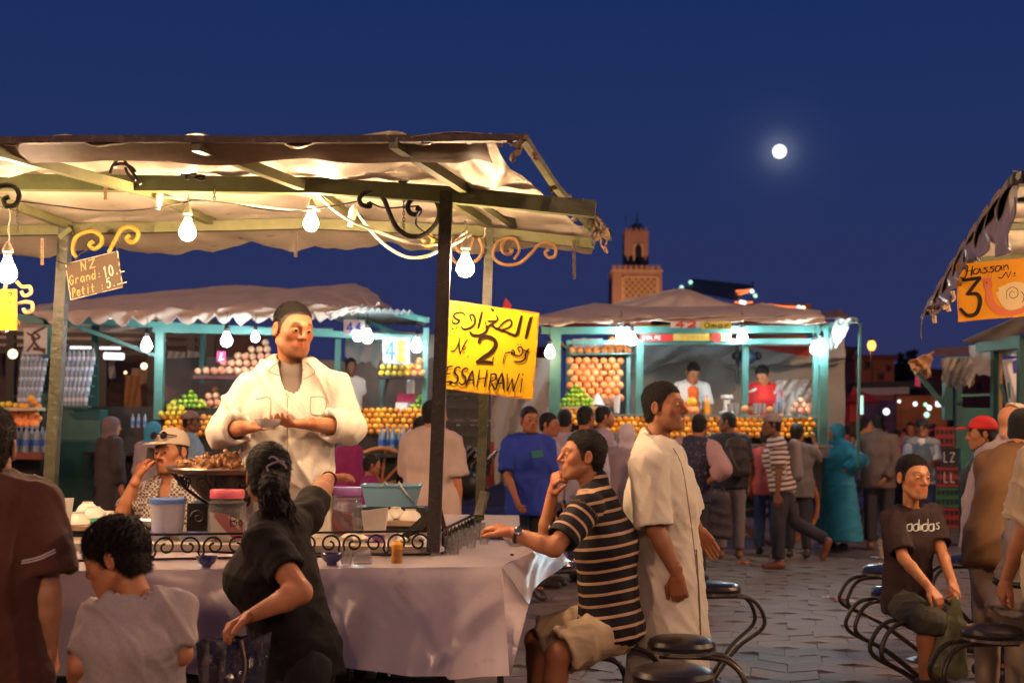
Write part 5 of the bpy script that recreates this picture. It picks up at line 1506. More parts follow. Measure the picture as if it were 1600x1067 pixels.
# ------------------------------------------------------------------ stools: round cushion on two bowed tubes, several share a foot rail
M_SEAT = mat('stool_vinyl', (.018, .013, .012), .33, bump=.18, bs=9, var=.2, vs=4, spec=.5, coat=.08)
M_SEATB = mat('stool_vinyl_blue', (.012, .018, .045), .25, bump=.15, bs=9, var=.2, vs=4, spec=.7, coat=.3)
M_CHROME = mat('chrome_rim', (.35, .33, .30), .2, metal=.9, var=.1)
M_STEELT = mat('stool_tube', (.035, .028, .022), .35, metal=.5, bump=.2, bs=40, var=.3, vs=20, col2=(.12, .07, .04), c2=.62, c2s=25)
def stool(px, py, d, label, out=(1, 0), foot=(0, 0), m=M_SEAT, r=.152):
 c = P(px, py, d); e = empty('stool', V(c.x, c.y, 0), label, 'stool', 'round black stools around the stalls')
 b = MB(); b.lathe(c, [(0, .030), (r * .4, .029), (r * .75, .022), (r * .93, .010), (r, -.008), (r * .98, -.022), (r * .9, -.026), (0, -.026)], 40); b.build('seat', m, e)
 b = MB(); b.lathe(c - UP * .03, [(r * .9, .0), (r * 1.0, .004), (r * 1.0, -.010), (r * .92, -.014), (0, -.014)], 40); b.build('seat_rim', M_CHROME, e)
 o = V(out[0], out[1], 0).normalized(); q = V(-o.y, o.x, 0); F_ = V(c.x + foot[0], c.y + foot[1], .0)
 for s in (-1, 1):
  t0 = c - UP * .055 - o * .10 + q * s * .05
  pts = [t0, c - UP * .055 + o * .10 + q * s * .05, c - UP * .07 + o * .20 + q * s * .06, c - UP * .14 + o * .265 + q * s * .07, c - UP * .24 + o * .27 + q * s * .075,
               (c + o * .2 + q * s * .07).lerp(V(F_.x, F_.y, c.z - .24), .35) * 1.0]
  pts[-1].z = c.z - .36
  pts.append(V(F_.x, F_.y, .03) + q * s * .03)
  b = MB(); b.tube(smooth_path(pts, 5), .0120, 9); b.build('tube_leg', M_STEELT, e)
 b = MB(); b.lathe(V(F_.x, F_.y, 0), [(.13, 0), (.13, .012), (.05, .03), (.03, .05), (0, .05)], 20); b.build('foot_plate', M_STEELT, e)
 return e
stool(1065, 1003, 5.75, 'black stool with brown sheen in front of the man in white robe', (1, -.1), (.02, .1))
stool(1052, 1050, 5.05, 'nearest black stool, cut by the bottom of the picture', (1, .1), (.02, .1), r=.160)
stool(1118, 916, 7.8, 'stool partly hidden behind the white robe with blue shine', (1, .2), (-.03, 0))
stool(866, 880, 9.0, 'blue topped stool between the table and the man in blue shirt', (1, .1), (0, 0), M_SEATB)
stool(1450, 953, 6.75, 'black stool in front of the seated boy', (-1, -.1), (.18, .12))
stool(1383, 888, 8.6, 'blue stool behind the boy at the left of the row', (-1, -.1), (.30, .1), M_SEATB)
stool(1402, 922, 7.6, 'stool under the seated boy, blue edge showing', (-1, -.1), (.22, .1), M_SEATB)
stool(1552, 985, 6.2, 'black stool under the man with the belt', (-1, -.1), (.12, .1))
stool(1512, 873, 9.4, 'blue stool between the boy and the man in red cap', (-1, 0), (.15, .1), M_SEATB)
stool(938, 990, 6.05, 'stool under the striped man', (1, .05), (.06, 0))
stool(900, 1010, 7.0, 'stool hidden beyond the striped man’s seat'.replace('’', ''), (1, .1), (0, 0))
# ------------------------------------------------------------------ stalls across the square
def multi(name, pieces, origin):
 me = None; vs, fs, mi, ms = [], [], [], []
 for k, (b, m) in enumerate(pieces):
  n = len(vs); vs += b.v; fs += [tuple(i + n for i in f) for f in b.f]; mi += [k] * len(b.f); ms.append(m)
 o = Vector(origin); me = bpy.data.meshes.new(name)
 me.from_pydata([(v[0] - o.x, v[1] - o.y, v[2] - o.z) for v in vs], [], fs)
 for m in ms: me.materials.append(m)
 me.polygons.foreach_set('material_index', mi); me.shade_smooth()
 try: me.set_sharp_from_angle(angle=math.radians(40))
 except Exception: pass
 return me
def put(me, loc, label, cat, group=None, rot=None, sc=None, name=None):
 o = bpy.data.objects.new(name or me.name, me); C.objects.link(o); o.location = loc
 if rot: o.rotation_euler = rot
 if sc: o.scale = (sc,) * 3
 return tag(o, label, cat, group)
def ball_mesh(name, r, m, dimple=True):
 b = MB(); b.ball(V(0, 0, 0), r, 14, 9, .94)
 me, _ = b.mesh(name, m, (0, 0, 0)); return me
M_ORG = [mat('orange_peel_%d' % i, c, .38, bump=.3, bs=120, var=.12, vs=30, spec=.5) for i, c in enumerate(((.80, .34, .02), (.85, .42, .03), (.72, .26, .015)))]
M_GRF = [mat('grapefruit_%d' % i, c, .42, bump=.2, bs=100, var=.12, vs=20) for i, c in enumerate(((.82, .30, .10), (.85, .36, .13), (.75, .25, .07)))]
M_PCH = [mat('pale_grapefruit_%d' % i, c, .42, bump=.2, bs=100, var=.12, vs=20) for i, c in enumerate(((.72, .42, .25), (.75, .34, .2)))]
M_LIM = [mat('lime_%d' % i, c, .35, bump=.2, bs=100, var=.2, vs=30) for i, c in enumerate(((.28, .50, .03), (.45, .60, .05), (.18, .38, .03)))]
M_LEM = [mat('lemon_%d' % i, c, .35, bump=.2, bs=100, var=.2, vs=30) for i, c in enumerate(((.80, .55, .04), (.7, .6, .08)))]
ME_O = [ball_mesh('orange', .040, m) for m in M_ORG]; ME_G = [ball_mesh('grapefruit', .055, m) for m in M_GRF]
ME_P = [ball_mesh('grapefruit', .048, m) for m in M_PCH]; ME_L = [ball_mesh('lime', .031, m) for m in M_LIM]; ME_Y = [ball_mesh('lemon', .038, m) for m in M_LEM]
def fruit(mes, name, x, y, d, label, group):
 return put(random.choice(mes), P(x, y, d) + V(random.uniform(-.007, .007), random.uniform(-.01, .01), random.uniform(-.005, .005)), label, 'fruit', group, (random.uniform(0, 3), random.uniform(0, 3), 0), random.uniform(.88, 1.06), name)
ORD = 'first second third fourth fifth sixth seventh eighth ninth tenth eleventh twelfth thirteenth fourteenth fifteenth sixteenth seventeenth eighteenth nineteenth twentieth'.split()
TENS = {2: ('twenty', 'twentieth'), 3: ('thirty', 'thirtieth')}
def nth(i):
 return ORD[i] if i < 20 else (TENS[(i + 1) // 10][1] if (i + 1) % 10 == 0 else TENS[(i + 1) // 10][0] + '-' + ORD[(i + 1) % 10 - 1])
ROWN = ('top', 'second', 'third', 'fourth', 'fifth', 'sixth', 'lowest')
def fruit_rows(mes, name, x0, x1, y0, dy, n, d, step, what, grp, dd=-.05):
 for j in range(n):
  x = x0 + (step / 2 if j % 2 else 0)
  i = 0
  while x < x1:
   fruit(mes, name, x, y0 + dy * j, d + dd * j, '%s %s from left in %s row of the %s' % (nth(i), name, ROWN[j], what), grp); x += step; i += 1
def tri_pile(mes, name, x0, x1, ytop, ybot, d, step, what, grp, peak=.5):
 n = int((ybot - ytop) / (step * .82)) + 1
 for j in range(n):
  t = j / max(n - 1, 1); y = ybot - (ybot - ytop) * t
  cx = x0 + (x1 - x0) * (.5 + (peak - .5) * t); w = (x1 - x0) * (1 - t) / 2
  k = max(1, int(2 * w / step) + 1)
  for i in range(k):
   for q in range(2 if j < n - 1 else 1):
    fruit(mes, name, cx + (i - (k - 1) / 2) * step, y, d + .04 * j + .06 * q * (1), '%s %s in %s layer, %s' % (nth(i), name, ('rear ' if q else '') + ORD[j], what), grp)

def post(parent, a, b_, w=.09, m=M_TEAL, name='post'):
 b = MB(); b.beam(a, b_, w, w, V(0, 1, 0)); return b.build(name, m, parent)
def roof_cloth(pts_rows, m, label, cat, wav=.03, name='awning', nu=40, thick=.01, scal=0., group=None):
 """rows of pixel points (x, y, d); interpolated to a rippled sheet; last row may be scalloped"""
 R = []
 for row in pts_rows:
  row = [P(*p) for p in row]; out = []
  for i in range(nu + 1):
   t = i / nu * (len(row) - 1); k = min(int(t), len(row) - 2); out.append(row[k].lerp(row[k + 1], t - k))
  R.append(out)
 g = []
 for a, b_ in zip(R[:-1], R[1:]):
  for s in range(5): g.append([p.lerp(q, s / 5) for p, q in zip(a, b_)])
 g.append(R[-1])
 for i, row in enumerate(g):
  for j, p in enumerate(row):
   p = p.copy(); p.z += wav * (math.sin(j * .55 + i * .3) * .5 + math.sin(j * 1.3 - i * .7) * .3) * min(i, 4) / 4
   p.y += wav * math.sin(j * .8 + i)
   if scal and i >= len(g) - 2: p.z += scal * (abs(math.sin(j * PI / 4)) - .5) * -1 * (1 if i == len(g) - 1 else .4)
   row[j] = p
 b = MB(); b.sheet(g, thick); return tag(b.build(name, m), label, cat, group)

D = 16.5
# --- stall forty-two
s42 = empty('juice_stall_frame', V(2.2, D, 0), 'teal post and beam frame of the brightly lit orange juice stall', 'stall frame')
for px, y0, y1, d, w in ((866, 512, 700, D, .14), (998, 530, 652, D + .1, .09), (1163, 528, 652, D + .3, .08), (1273, 512, 702, D, .075), (1285, 512, 702, D - .3, .10), (1340, 505, 730, D - .6, .03), (910, 527, 650, D + 1, .06)):
 post(s42, P(px + (2 if px != 1340 else 4), y0, d), P(px, y1, d), w)
for a, c, w in (((846, 517, D), (1320, 514, D), .09), ((985, 535, D + .1), (1308, 533, D + .1), .07), ((890, 520, D + 1.6), (1300, 520, D + 1.6), .06), ((1285, 514, D), (1335, 500, D - .8), .07), ((848, 512, D), (900, 560, D + 2), .05), ((885, 535, D + .05), (985, 535, D + .05), .05), ((1310, 506, D - .5), (1340, 500, D - .7), .04)):
 b = MB(); b.beam(P(*a), P(*c), w, w); b.build('beam', M_TEAL, s42)
cart = empty('juice_cart', V(2.2, D, 0), 'wheeled juice cart with dark body and steel serving ledge', 'cart')
xl, xr = P(868, 650, D).x, P(1282, 650, D).x
zc = P(1100, 648, D).z
b = MB(); b.box(xl, xr, D - .05, D + .75, zc - .03, zc); b.build('counter_top', mat('counter_grey', (.20, .22, .20), .3, var=.1), cart)
b = MB(); b.box(xl, xr, D + .12, D + .7, 1.30, zc - .03); b.build('display_back', M_BLACK, cart)
z1 = P(1100, 693, D - .35).z
b = MB(); b.box(P(935, 690, D).x, xr + .05, D - .45, D + .05, z1 - .03, z1); b.build('serving_ledge', mat('steel_ledge', (.28, .27, .25), .3, metal=.7, bump=.2, var=.3), cart)
b = MB(); b.box(xl + .1, xr - .05, D - .25, D + .7, .72, z1 - .03); b.build('cart_body', mat('cart_black', (.03, .028, .026), .4, bump=.5, bs=30, var=.4), cart)
b = MB(); b.box(xl + .1, P(1180, 780, D).x, D - .1, D + .6, .45, .72); b.build('cart_base', M_TEALD, cart)
b = MB(); b.box(xl, xr, D - .42, D - .40, z1 - .16, z1 - .03); b.build('ledge_apron', mat('apron_tin', (.16, .15, .14), .4, metal=.4, bump=.6, bs=25, var=.5), cart)
M_WHEEL = mat('wheel_wood', (.38, .13, .03), .5, var=.3, vs=12, bump=.2)
def wheel(c, R, parent, m=M_WHEEL, n=10):
 b = MB(); b.tube([c + V(math.cos(a) * R, 0, math.sin(a) * R) for a in [i * PI / 20 for i in range(41)]], .03, 8, False); w = b.build('wheel', m, parent)
 for k in range(n):
  a = 2 * PI * k / n + .2; b = MB(); b.beam(c + V(math.cos(a), 0, math.sin(a)) * .05, c + V(math.cos(a), 0, math.sin(a)) * R, .03, .03)
  o = b.build('spoke', m, None); o.parent = w; o.location = o.location - w.location - parent.location
 b = MB(); b.lathe(c - V(0, .06, 0), [(0, 0), (.06, 0), (.06, .12), (0, .12)], 14, V(0, 1, 0)); o = b.build('hub', m, None); o.parent = w; o.location = o.location - w.location - parent.location
wheel(P(1215, 787, D - .35), .50, cart)
wheel(P(920, 787, D - .35), .50, cart)
roof_cloth([[(842, 494, D + 1.2), (930, 474, D + 1.2), (1000, 481, D + 1.2), (1185, 478, D + 1.2), (1282, 486, D + 1.2)], [(842, 499, D - .3), (1000, 495, D - .3), (1180, 495, D - .3), (1288, 494, D - .3)], [(842, 508, D - .35), (1000, 503, D - .35), (1290, 505, D - .35)]], M_TARPB,
 'long brown tarpaulin awning over the juice stall with sign forty-two', 'awning', .03)
roof_cloth([[(1050, 453, D + 2.6), (1065, 451, D + 2.6), (1078, 454, D + 2.6)], [(985, 468, D + 2.2), (1065, 462, D + 2.1), (1130, 472, D + 2.2)], [(930, 484, D + 1.9), (1065, 488, D + 1.8), (1190, 484, D + 1.9)]], M_TARPB, 'pointed brown tent roof rising behind the juice stall awning', 'tent roof', .02)
roof_cloth([[(1160, 482, D + 2), (1190, 474, D + 2), (1230, 482, D + 2)], [(1150, 496, D + 1.5), (1200, 494, D + 1.5), (1245, 496, D + 1.5)]], M_TARPB, 'low brown tent hump at the right behind the long awning', 'tent roof', .01)
roof_cloth([[(1282, 490, D + .4), (1312, 484, D), (1335, 500, D - .8)], [(1286, 500, D - .2), (1308, 496, D - .5), (1342, 508, D - 1)]], M_TARPD, 'dark brown torn flap at the right end of the awning', 'tarpaulin', .02, nu=14)
M_REDC = mat('red_cloth', (.50, .03, .025), .6, var=.15, vs=3, transl=.3); M_WHC = mat('white_cloth', (.55, .55, .53), .7, bump=.3, bs=6, var=.1, vs=2, transl=.3)
M_GRYC = mat('grey_tarp', (.30, .29, .26), .65, bump=.5, bs=4, var=.15, vs=2)
roof_cloth([[(848, 505, D + .3), (985, 505, D + .3)], [(848, 520, D + 1.6), (985, 519, D + 1.6)]], M_REDC, 'red cloth ceiling under the left of the juice stall awning', 'cloth', .02, nu=20)
roof_cloth([[(1146, 506, D + .3), (1310, 503, D + .3)], [(1146, 519, D + 1.6), (1310, 517, D + 1.6)]], mat('pink_cloth', (.55, .22, .20), .6, transl=.3, var=.5, vs=4), 'faded red and white cloth ceiling at the right of the juice stall', 'cloth', .02, nu=20)
roof_cloth([[(1306, 500, D - .4), (1330, 497, D - .8)], [(1300, 520, D - .3), (1326, 515, D - .7)], [(1296, 545, D), (1308, 540, D - .3)]], M_WHC, 'torn white plastic hanging at the right corner of the juice stall', 'plastic sheet', .05, nu=14)
roof_cloth([[(985, 530, D + 2.0), (1320, 528, D + 2.0)], [(985, 560, D + 2.05), (1090, 548, D + 2.1), (1160, 572, D + 2.1), (1320, 556, D + 2.05)], [(985, 583, D + 2.1), (1090, 560, D + 2.1), (1150, 576, D + 2.1), (1320, 566, D + 2.1)]], M_WHC, 'pale inner sheet sagging across the back of the juice stall', 'tarpaulin', .04)
roof_cloth([[(985, 575, D + 2.2), (1092, 557, D + 2.2), (1150, 572, D + 2.2), (1320, 563, D + 2.2)], [(985, 640, D + 2.2), (1320, 640, D + 2.2)], [(985, 700, D + 2.2), (1320, 700, D + 2.2)]], M_GRYC, 'grey back tarpaulin closing the juice stall', 'tarpaulin', .03)
roof_cloth([[(1172, 540, D + 1.8), (1262, 541, D + 1.8)], [(1215, 549, D + 1.8), (1263, 550, D + 1.8)], [(1255, 556, D + 1.8), (1264, 557, D + 1.8)]], M_REDC, 'dark red triangular pennant cloth before the pale sheet', 'pennant', .0, nu=12)
roof_cloth([[(1212, 595, D + .9), (1260, 593, D + .9), (1290, 596, D + .9)], [(1206, 620, D + .85), (1290, 640, D + .85)], [(1212, 650, D + .85), (1292, 690, D + .85)]], M_WHC, 'white cloth thrown over crates at the right of the juice counter', 'cloth', .06)
# orange pile cabinet
cab = empty('fruit_cabinet', P(930, 650, D + .3), 'teal framed cabinet behind the tall pile of grapefruits', 'cabinet')
for x in (888, 982): post(cab, P(x, 535, D + .5), P(x - 1, 648, D + .4), .05)
b = MB(); b.beam(P(890, 554, D + .45), P(984, 553, D + .45), .25, .02); b.build('shelf', M_TEAL, cab)
b = MB(); b.beam(P(932, 536, D + .72), P(932, 650, D + .72), 1.1 * .72, .02, V(0, 1, 0)); b.build('back_board', M_BLACK, cab)
b = MB(); b.beam(P(895, 537, D + .5), P(942, 536, D + .5), .13, .01, V(0, 1, 0)); b.build('paper_strip', M_WHC, cab)
fg = 'grapefruits piled on the juice stall'
for j in range(8):
 y = 564 + 9.6 * j; x = 891 + (6.5 if j % 2 else 0)
 i = 0
 while x < 974:
  fruit(ME_G, 'grapefruit', x, y, D + .45 - .03 * j, '%s grapefruit from the left in %s row of the tall pile' % (nth(i), ORD[j]), fg); x += 13; i += 1
for i, x in enumerate((896, 908, 920, 932, 944, 956, 968, 981)): fruit(ME_G, 'grapefruit', x, 547, D + .4, nth(i) + ' grapefruit in the single row on the top shelf', fg)
for x, y in ((950, 539), (962, 538), (972, 540), (956, 531), (966, 532)): fruit(ME_G, 'grapefruit', x, y, D + .42, 'grapefruit in the small heap on top of the shelf row', fg)
tri_pile(ME_L, 'lime', 874, 932, 603, 632, D + .05, 7.2, 'green pyramid left of the grapefruits', 'limes piled on the juice stall', .45)
b = MB(); b.beam(P(870, 637, D + .1), P(936, 637, D + .1), .3, .03); tag(b.build('lime_tray', mat('tray_board', (.45, .38, .25), .5)), 'pale board under the green pyramid of limes', 'tray')
og = 'oranges lined up on the juice stalls'
fruit_rows(ME_O, 'orange', 948, 1272, 655, 8.2, 4, D - .02, 9.6, 'display under the right juice counter', og, -.035)
fruit_rows(ME_O, 'orange', 872, 940, 643, 8.6, 3, D - .02, 9.6, 'display under the limes', og, -.035)
for x, y in ((1238, 641), (1250, 641), (1262, 641), (1243, 633), (1256, 633), (1250, 625), (1266, 634), (1272, 641)):
 fruit(ME_P, 'grapefruit', x, y, D + .3, 'pale grapefruit %s of the tray at the right of the juice counter' % ('at the left' if x < 1245 else 'in the middle' if x < 1260 else 'at the right'), 'pale grapefruits on the counter tray')
for x, y, k in ((1067, 640, 0), (1079, 641, 0), (1087, 641, 1), (1165, 640, 0), (1203, 641, 1)):
 o = fruit(ME_G, 'grapefruit', x, y, D - .0 + .1, 'cut grapefruit half %s on the counter' % {1067: 'farthest left', 1079: 'second from left', 1087: 'just left of the juice bottle', 1165: 'before the man in red', 1203: 'near the water bottle'}[x], 'cut grapefruits on the counter')
b = MB(); b.ball(P(1081, 628, D + .15), .065, 16, 10); tag(b.build('melon', M_LEM[0]), 'yellow melon behind the cut grapefruits', 'fruit')
# bottles, cups and glasses of stall forty-two
def bottle_mesh(name, body, lab, cap_, r=.04, h=.30):
 b1, b2, b3 = MB(), MB(), MB()
 b1.lathe(V(0, 0, 0), [(0, 0), (r, .0), (r, h * .62), (r * .75, h * .75), (r * .35, h * .88), (r * .33, h * .93)], 12)
 b2.lathe(V(0, 0, 0), [(r * 1.02, h * .25), (r * 1.03, h * .27), (r * 1.03, h * .46), (r * 1.02, h * .48)], 12)
 b3.lathe(V(0, 0, h * .93), [(r * .42, 0), (r * .42, h * .06), (0, h * .06)], 10, cap=True)
 return multi(name, [(b1, body), (b2, lab), (b3, cap_)], (0, 0, 0))
M_WATER = mat('water_bottle_plastic', (.45, .55, .65), .15, trans=.55, var=.1, vs=20, spec=.7)
M_BLAB = mat('blue_label', (.03, .12, .42), .4, var=.4, vs=30); M_BCAP = mat('blue_cap', (.10, .30, .65), .4)
M_JUICE = mat('juice', (.75, .32, .02), .3, var=.1); M_OCAP = mat('orange_cap', (.7, .12, .02), .4); M_WPL = mat('white_plastic', (.7, .7, .7), .35, var=.05)
ME_WB = bottle_mesh('water_bottle', M_WATER, M_BLAB, M_BCAP); ME_JB = bottle_mesh('juice_bottle', M_JUICE, M_JUICE, M_OCAP, .035, .24); ME_SB = bottle_mesh('water_bottle', M_WATER, mat('pale_label', (.45, .45, .55), .4, var=.5, vs=25), M_BCAP, .033, .22)
put(ME_JB, P(1105, 646, D + .1), 'small bottle of orange juice with orange cap on counter', 'bottle')
put(ME_WB, P(1217, 646, D + .1), 'clear water bottle on the counter left of pale grapefruits', 'bottle')
put(ME_SB, P(1096, 646, D + .15), 'small milky bottle beside the orange juice bottle', 'bottle')
def cupmesh(name, r, h, m):
 b = MB(); b.lathe(V(0, 0, 0), [(0, 0), (r * .72, 0), (r, h), (r * .94, h), (r * .66, .008), (0, .008)], 12); me, _ = b.mesh(name, m, (0, 0, 0)); return me
ME_CUP = cupmesh('cup', .035, .11, M_CLEAR); ME_WCUP = cupmesh('cup', .04, .10, M_WPL); ME_GL = cupmesh('drinking_glass', .035, .13, mat('glass_pale', (.6, .62, .6), .1, trans=.5, alpha=.7, var=.05))
cg = 'clear cups lined up on the juice counter'
for i in range(7): put(ME_CUP, P(925 + 6 * i, 648, D + .05 + .02 * (i % 2)), nth(i) + ' clear cup from left in the cluster below the grapefruit pile', 'cup', cg)
for i in range(5): put(ME_CUP, P(928 + 7 * i, 634, D + .1), nth(i) + ' upper clear cup stacked on others below the grapefruit pile', 'cup', cg)
put(cupmesh('cup_stack', .045, .22, M_WPL), P(964, 645, D), 'tall white stack of cups at right of the limes', 'cup')
b = MB(); b.lathe(P(934, 632, D + .1), [(.10, 0), (.06, .06), (0, .16)], 8); tag(b.build('paper_cone', M_WPL), 'white paper napkins standing beside the limes', 'napkin')
for i, x in enumerate((1140, 1150, 1180, 1186, 1193, 1212, 1222)): put(ME_GL, P(x, 646, D), nth(i) + ' glass from left on the counter %s' % ('in front of the man in red' if x < 1175 else 'near the water bottle'), 'glass', 'glasses along the juice counter')
for i in range(9): put(ME_GL, P(940 + 4 + 9.5 * i if i < 5 else 1095 + 9.5 * (i - 5), 692, D - .3), nth(i) + ' upturned glass along the steel ledge under oranges', 'glass', 'glasses on the serving ledge')
# juice press and lamp clamp behind the counter
pr = empty('juice_press', P(1136, 646, D + .35), 'white hand juice press standing before the man in red', 'juice press')
b = MB(); b.lathe(P(1136, 646, D + .35), [(0, 0), (.11, 0), (.11, .02), (.05, .04), (.04, .18), (.08, .20), (.08, .24), (0, .25)], 16); b.build('press_body', M_WPL, pr)
b = MB(); b.tube([P(1136, 622, D + .35), P(1150, 606, D + .3)], .012, 6); b.build('lever', M_CHROME, pr)
ml = empty('meat_grinder', P(1160, 585, D + .9), 'dark lamp clamp hanging on the thin post behind the red shirt', 'lamp holder')
b = MB(); b.tube([P(1152, 540, D + .9), P(1151, 600, D + .9)], .025, 7); b.build('rod', M_BLACK, ml)
b = MB(); b.ball(P(1167, 558, D + .8), .13, 12, 8, .8); b.build('shade', mat('navy_shade', (.02, .04, .09), .4), ml)
for x in (1150, 1184):
 b = MB(); b.ball(P(x, 556, D + .8), .06, 10, 6); b.build('clamp', M_BLACK, ml)
ml.name = 'lamp_holder'
# signs of stall forty-two
def flat_sign(name, x0, y0, x1, y1, d, m, label, tilt=0, th=.012, parent=None):
 e = parent or empty(name, P((x0 + x1) / 2, y1, d), label, 'sign')
 TL = P(x0, y0, d); TR = P(x1, y0 + tilt, d); BL = P(x0, y1, d)
 X, Y = TR - TL, BL - TL; b = MB(); N = V(0, 1, 0)
 b.add([TL, TR, TR + Y, BL, TL + N * th, TR + N * th, TR + Y + N * th, BL + N * th], [(0, 3, 2, 1), (4, 5, 6, 7), (0, 1, 5, 4), (1, 2, 6, 5), (2, 3, 7, 6), (3, 0, 4, 7)])
 b.build('board', m, e, smooth=False)
 return e, (TL, X, Y)
M_SYEL = mat('sign_lemon', (.70, .68, .10), .5, var=.05); M_SRED = mat('sign_red', (.55, .03, .03), .5, var=.1); M_SORG = mat('sign_orange2', (.72, .36, .05), .5, var=.1)
M_INK = mat('ink_black', (.01, .02, .015), .5); M_INKB = mat('ink_blue', (.05, .06, .42), .4); M_INKT = mat('ink_teal', (.01, .11, .18), .4)
e, f_ = flat_sign('stall_sign', 1001, 507, 1048, 533, D + .14, M_SORG, 'orange banner with number 42 at the left under the awning')
strokes(f_, text('42', .35, .15, .22, .5, .035), M_INK, e)
e, f_ = flat_sign('stall_sign', 1048, 503, 1096, 512, D - .38, M_WPL, 'white banner with large red number 42 above the juice stall')
strokes(f_, text('42', .12, -.05, .38, 1.0, .07), M_SRED, e)
e, f_ = flat_sign('stall_sign', 1096, 503, 1143, 514, D - .40, M_SYEL, 'lemon yellow name banner reading Omar above the juice stall')
strokes(f_, text('Omar', .08, .12, .22, .72, .040), M_INK, e)
e, f_ = flat_sign('stall_sign', 1001, 522, 1052, 533, D - .02, M_SRED, 'red strip sign with white scribbled letters below the teal beam')
strokes(f_, text('EGLPE', .05, .25, .12, .5, .022), M_WPL, e)
e, f_ = flat_sign('stall_sign', 1052, 521, 1142, 532, D - .02, mat('sign_yellow2', (.75, .55, .12), .5, var=.3, vs=3), 'yellow strip sign with fruit picture below the teal beam')
strokes(f_, text('Nsmcao', .12, .2, .09, .6, .018), M_SORG, e)
b = MB(); b.lathe(f_[0] + f_[1] * .75 + f_[2] * .5 - V(0, .01, 0), [(0, 0), (.07, 0), (.07, .005), (0, .006)], 14, V(0, -1, 0)); b.build('fruit_print', M_SRED, e)
# lamps of stall forty-two
G42 = 'white bulbs of the right juice stall'
for x, y, d, lb in ((971, 525, D - .3, 'bright white bulb left of the pair above grapefruits'), (987, 532, D - .25, 'bright white bulb right of the pair above grapefruits'), (1160, 527, D - .2, 'bright white bulb at the thin post by the red shirt'),
  (1274, 546, D - .3, 'brightest white bulb at the right corner post'), (1284, 543, D - .5, 'white bulb doubling the one on the right corner post')):
 bulb(x, y, d, M_BULBC, lb, r=.062, cord=.12, group=G42, simple=True)
bulb(859, 552, D - .5, M_BULBO, 'warm bulb on the left post beside the grapefruit cabinet', r=.06, cord=.2, group=G42, simple=True)

# --- stall forty-four at left
E = 16.8
s44 = empty('juice_stall_frame', V(-2.5, E, 0), 'teal frame of the juice stall with signs 44 and 4', 'stall frame')
for px, y0, y1, d, w in ((249, 512, 655, E, .11), (316, 520, 600, E + 1.6, .07), (527, 530, 640, E + .8, .08), (597, 590, 640, E + .5, .08), (664, 512, 640, E, .07), (700, 600, 760, E - 1.2, .06), (148, 500, 640, E + 1.5, .09), (75, 480, 560, E, .1)):
 post(s44, P(px + 2, y0, d), P(px - 1, y1, d), w, M_TEAL if px not in (148, 597) else M_TEALD)
for a, c, w in (((105, 500, E), (670, 530, E), .08), ((240, 514, E), (520, 520, E), .09), ((560, 476, E + 1), (668, 500, E - .2), .07), ((500, 470, E + 2), (640, 530, E), .05), ((105, 504, E), (245, 556, E + .3), .05), ((20, 496, E), (110, 505, E), .1)):
 b = MB(); b.beam(P(*a), P(*c), w, w); b.build('beam', M_TEAL, s44)
roof_cloth([[(60, 477, E + 1), (200, 461, E + 1), (370, 446, E + 1.5), (452, 452, E + 1), (555, 444, E + 1.5), (590, 462, E + 1)], [(40, 488, E - .2), (300, 484, E - .2), (560, 478, E - .2), (600, 482, E)], [(70, 503, E - .3), (300, 500, E - .3), (480, 498, E - .3), (592, 478, E - .1)]], M_TARPB,
 'long dusky pink awning with scalloped edge over the left juice stall', 'awning', .03, scal=.12, nu=80)
roof_cloth([[(556, 445, E + 1.4), (575, 452, E + 1.6), (600, 475, E + 1)], [(553, 478, E + .2), (585, 480, E + .4), (612, 482, E + .4)]], M_TARPB, 'gable end flap of the left awning', 'awning', .02, nu=12)
M_CORR = mat('corrugated_white', (.50, .55, .55), .4, var=.15, vs=3)
rows = []
for i in range(70):
 t = i / 69; a = P(470 + 170 * t, 476 + 12 * t, E - .2); c = P(540 + 126 * t, 505 + 2 * t, E + 2.2)
 w = .03 * math.sin(i * 1.57)
 rows.append([a.lerp(c, s / 3) + UP * w for s in range(4)])
b = MB(); b.sheet(rows, .006); tag(b.build('corrugated_roof', M_CORR), 'pale corrugated roof sheet over signs 44 and 4', 'roof sheet')
roof_cloth([[(110, 506, E + 2), (520, 512, E + 2)], [(110, 516, E + 2.1), (520, 524, E + 2.1)]], M_WHC, 'white sheet lining under the left awning', 'tarpaulin', .03)
roof_cloth([[(540, 520, E + 2), (600, 515, E + 2), (700, 525, E + 1.6)], [(540, 560, E + 2.1), (600, 575, E + 2.1), (700, 560, E + 1.7)]], M_WHC, 'pale hanging sheet behind signs 44 and 4', 'tarpaulin', .05)
roof_cloth([[(250, 560, E + 2.2), (420, 556, E + 2.2), (560, 566, E + 2.2), (700, 556, E + 1.8)], [(250, 700, E + 2.3), (700, 700, E + 2.1)]], mat('brown_tarp', (.20, .14, .12), .7, bump=.4, bs=4, var=.2, vs=2), 'brown back cloth of the left juice stall', 'tarpaulin', .05)
roof_cloth([[(700, 560, 15.2), (760, 556, 15.0), (858, 560, 15.6)], [(700, 650, 15.2), (760, 650, 15.0), (858, 650, 15.5)], [(700, 762, 15.2), (760, 757, 15.0), (800, 757, 15.1), (858, 745, 15.5)]], M_GRYC, 'dirty grey tarpaulin wall between the two juice stalls', 'tarpaulin', .06)
c44 = empty('juice_cart', V(-2.5, E, 0), 'black juice cart of the left stall with orange spoked wheel', 'cart')
xl, xr = P(130, 700, E).x, P(668, 700, E).x
b = MB(); b.box(xl, xr, E + .12, E + .8, 1.20, P(0, 633, E).z); b.build('display_back', M_BLACK, c44)
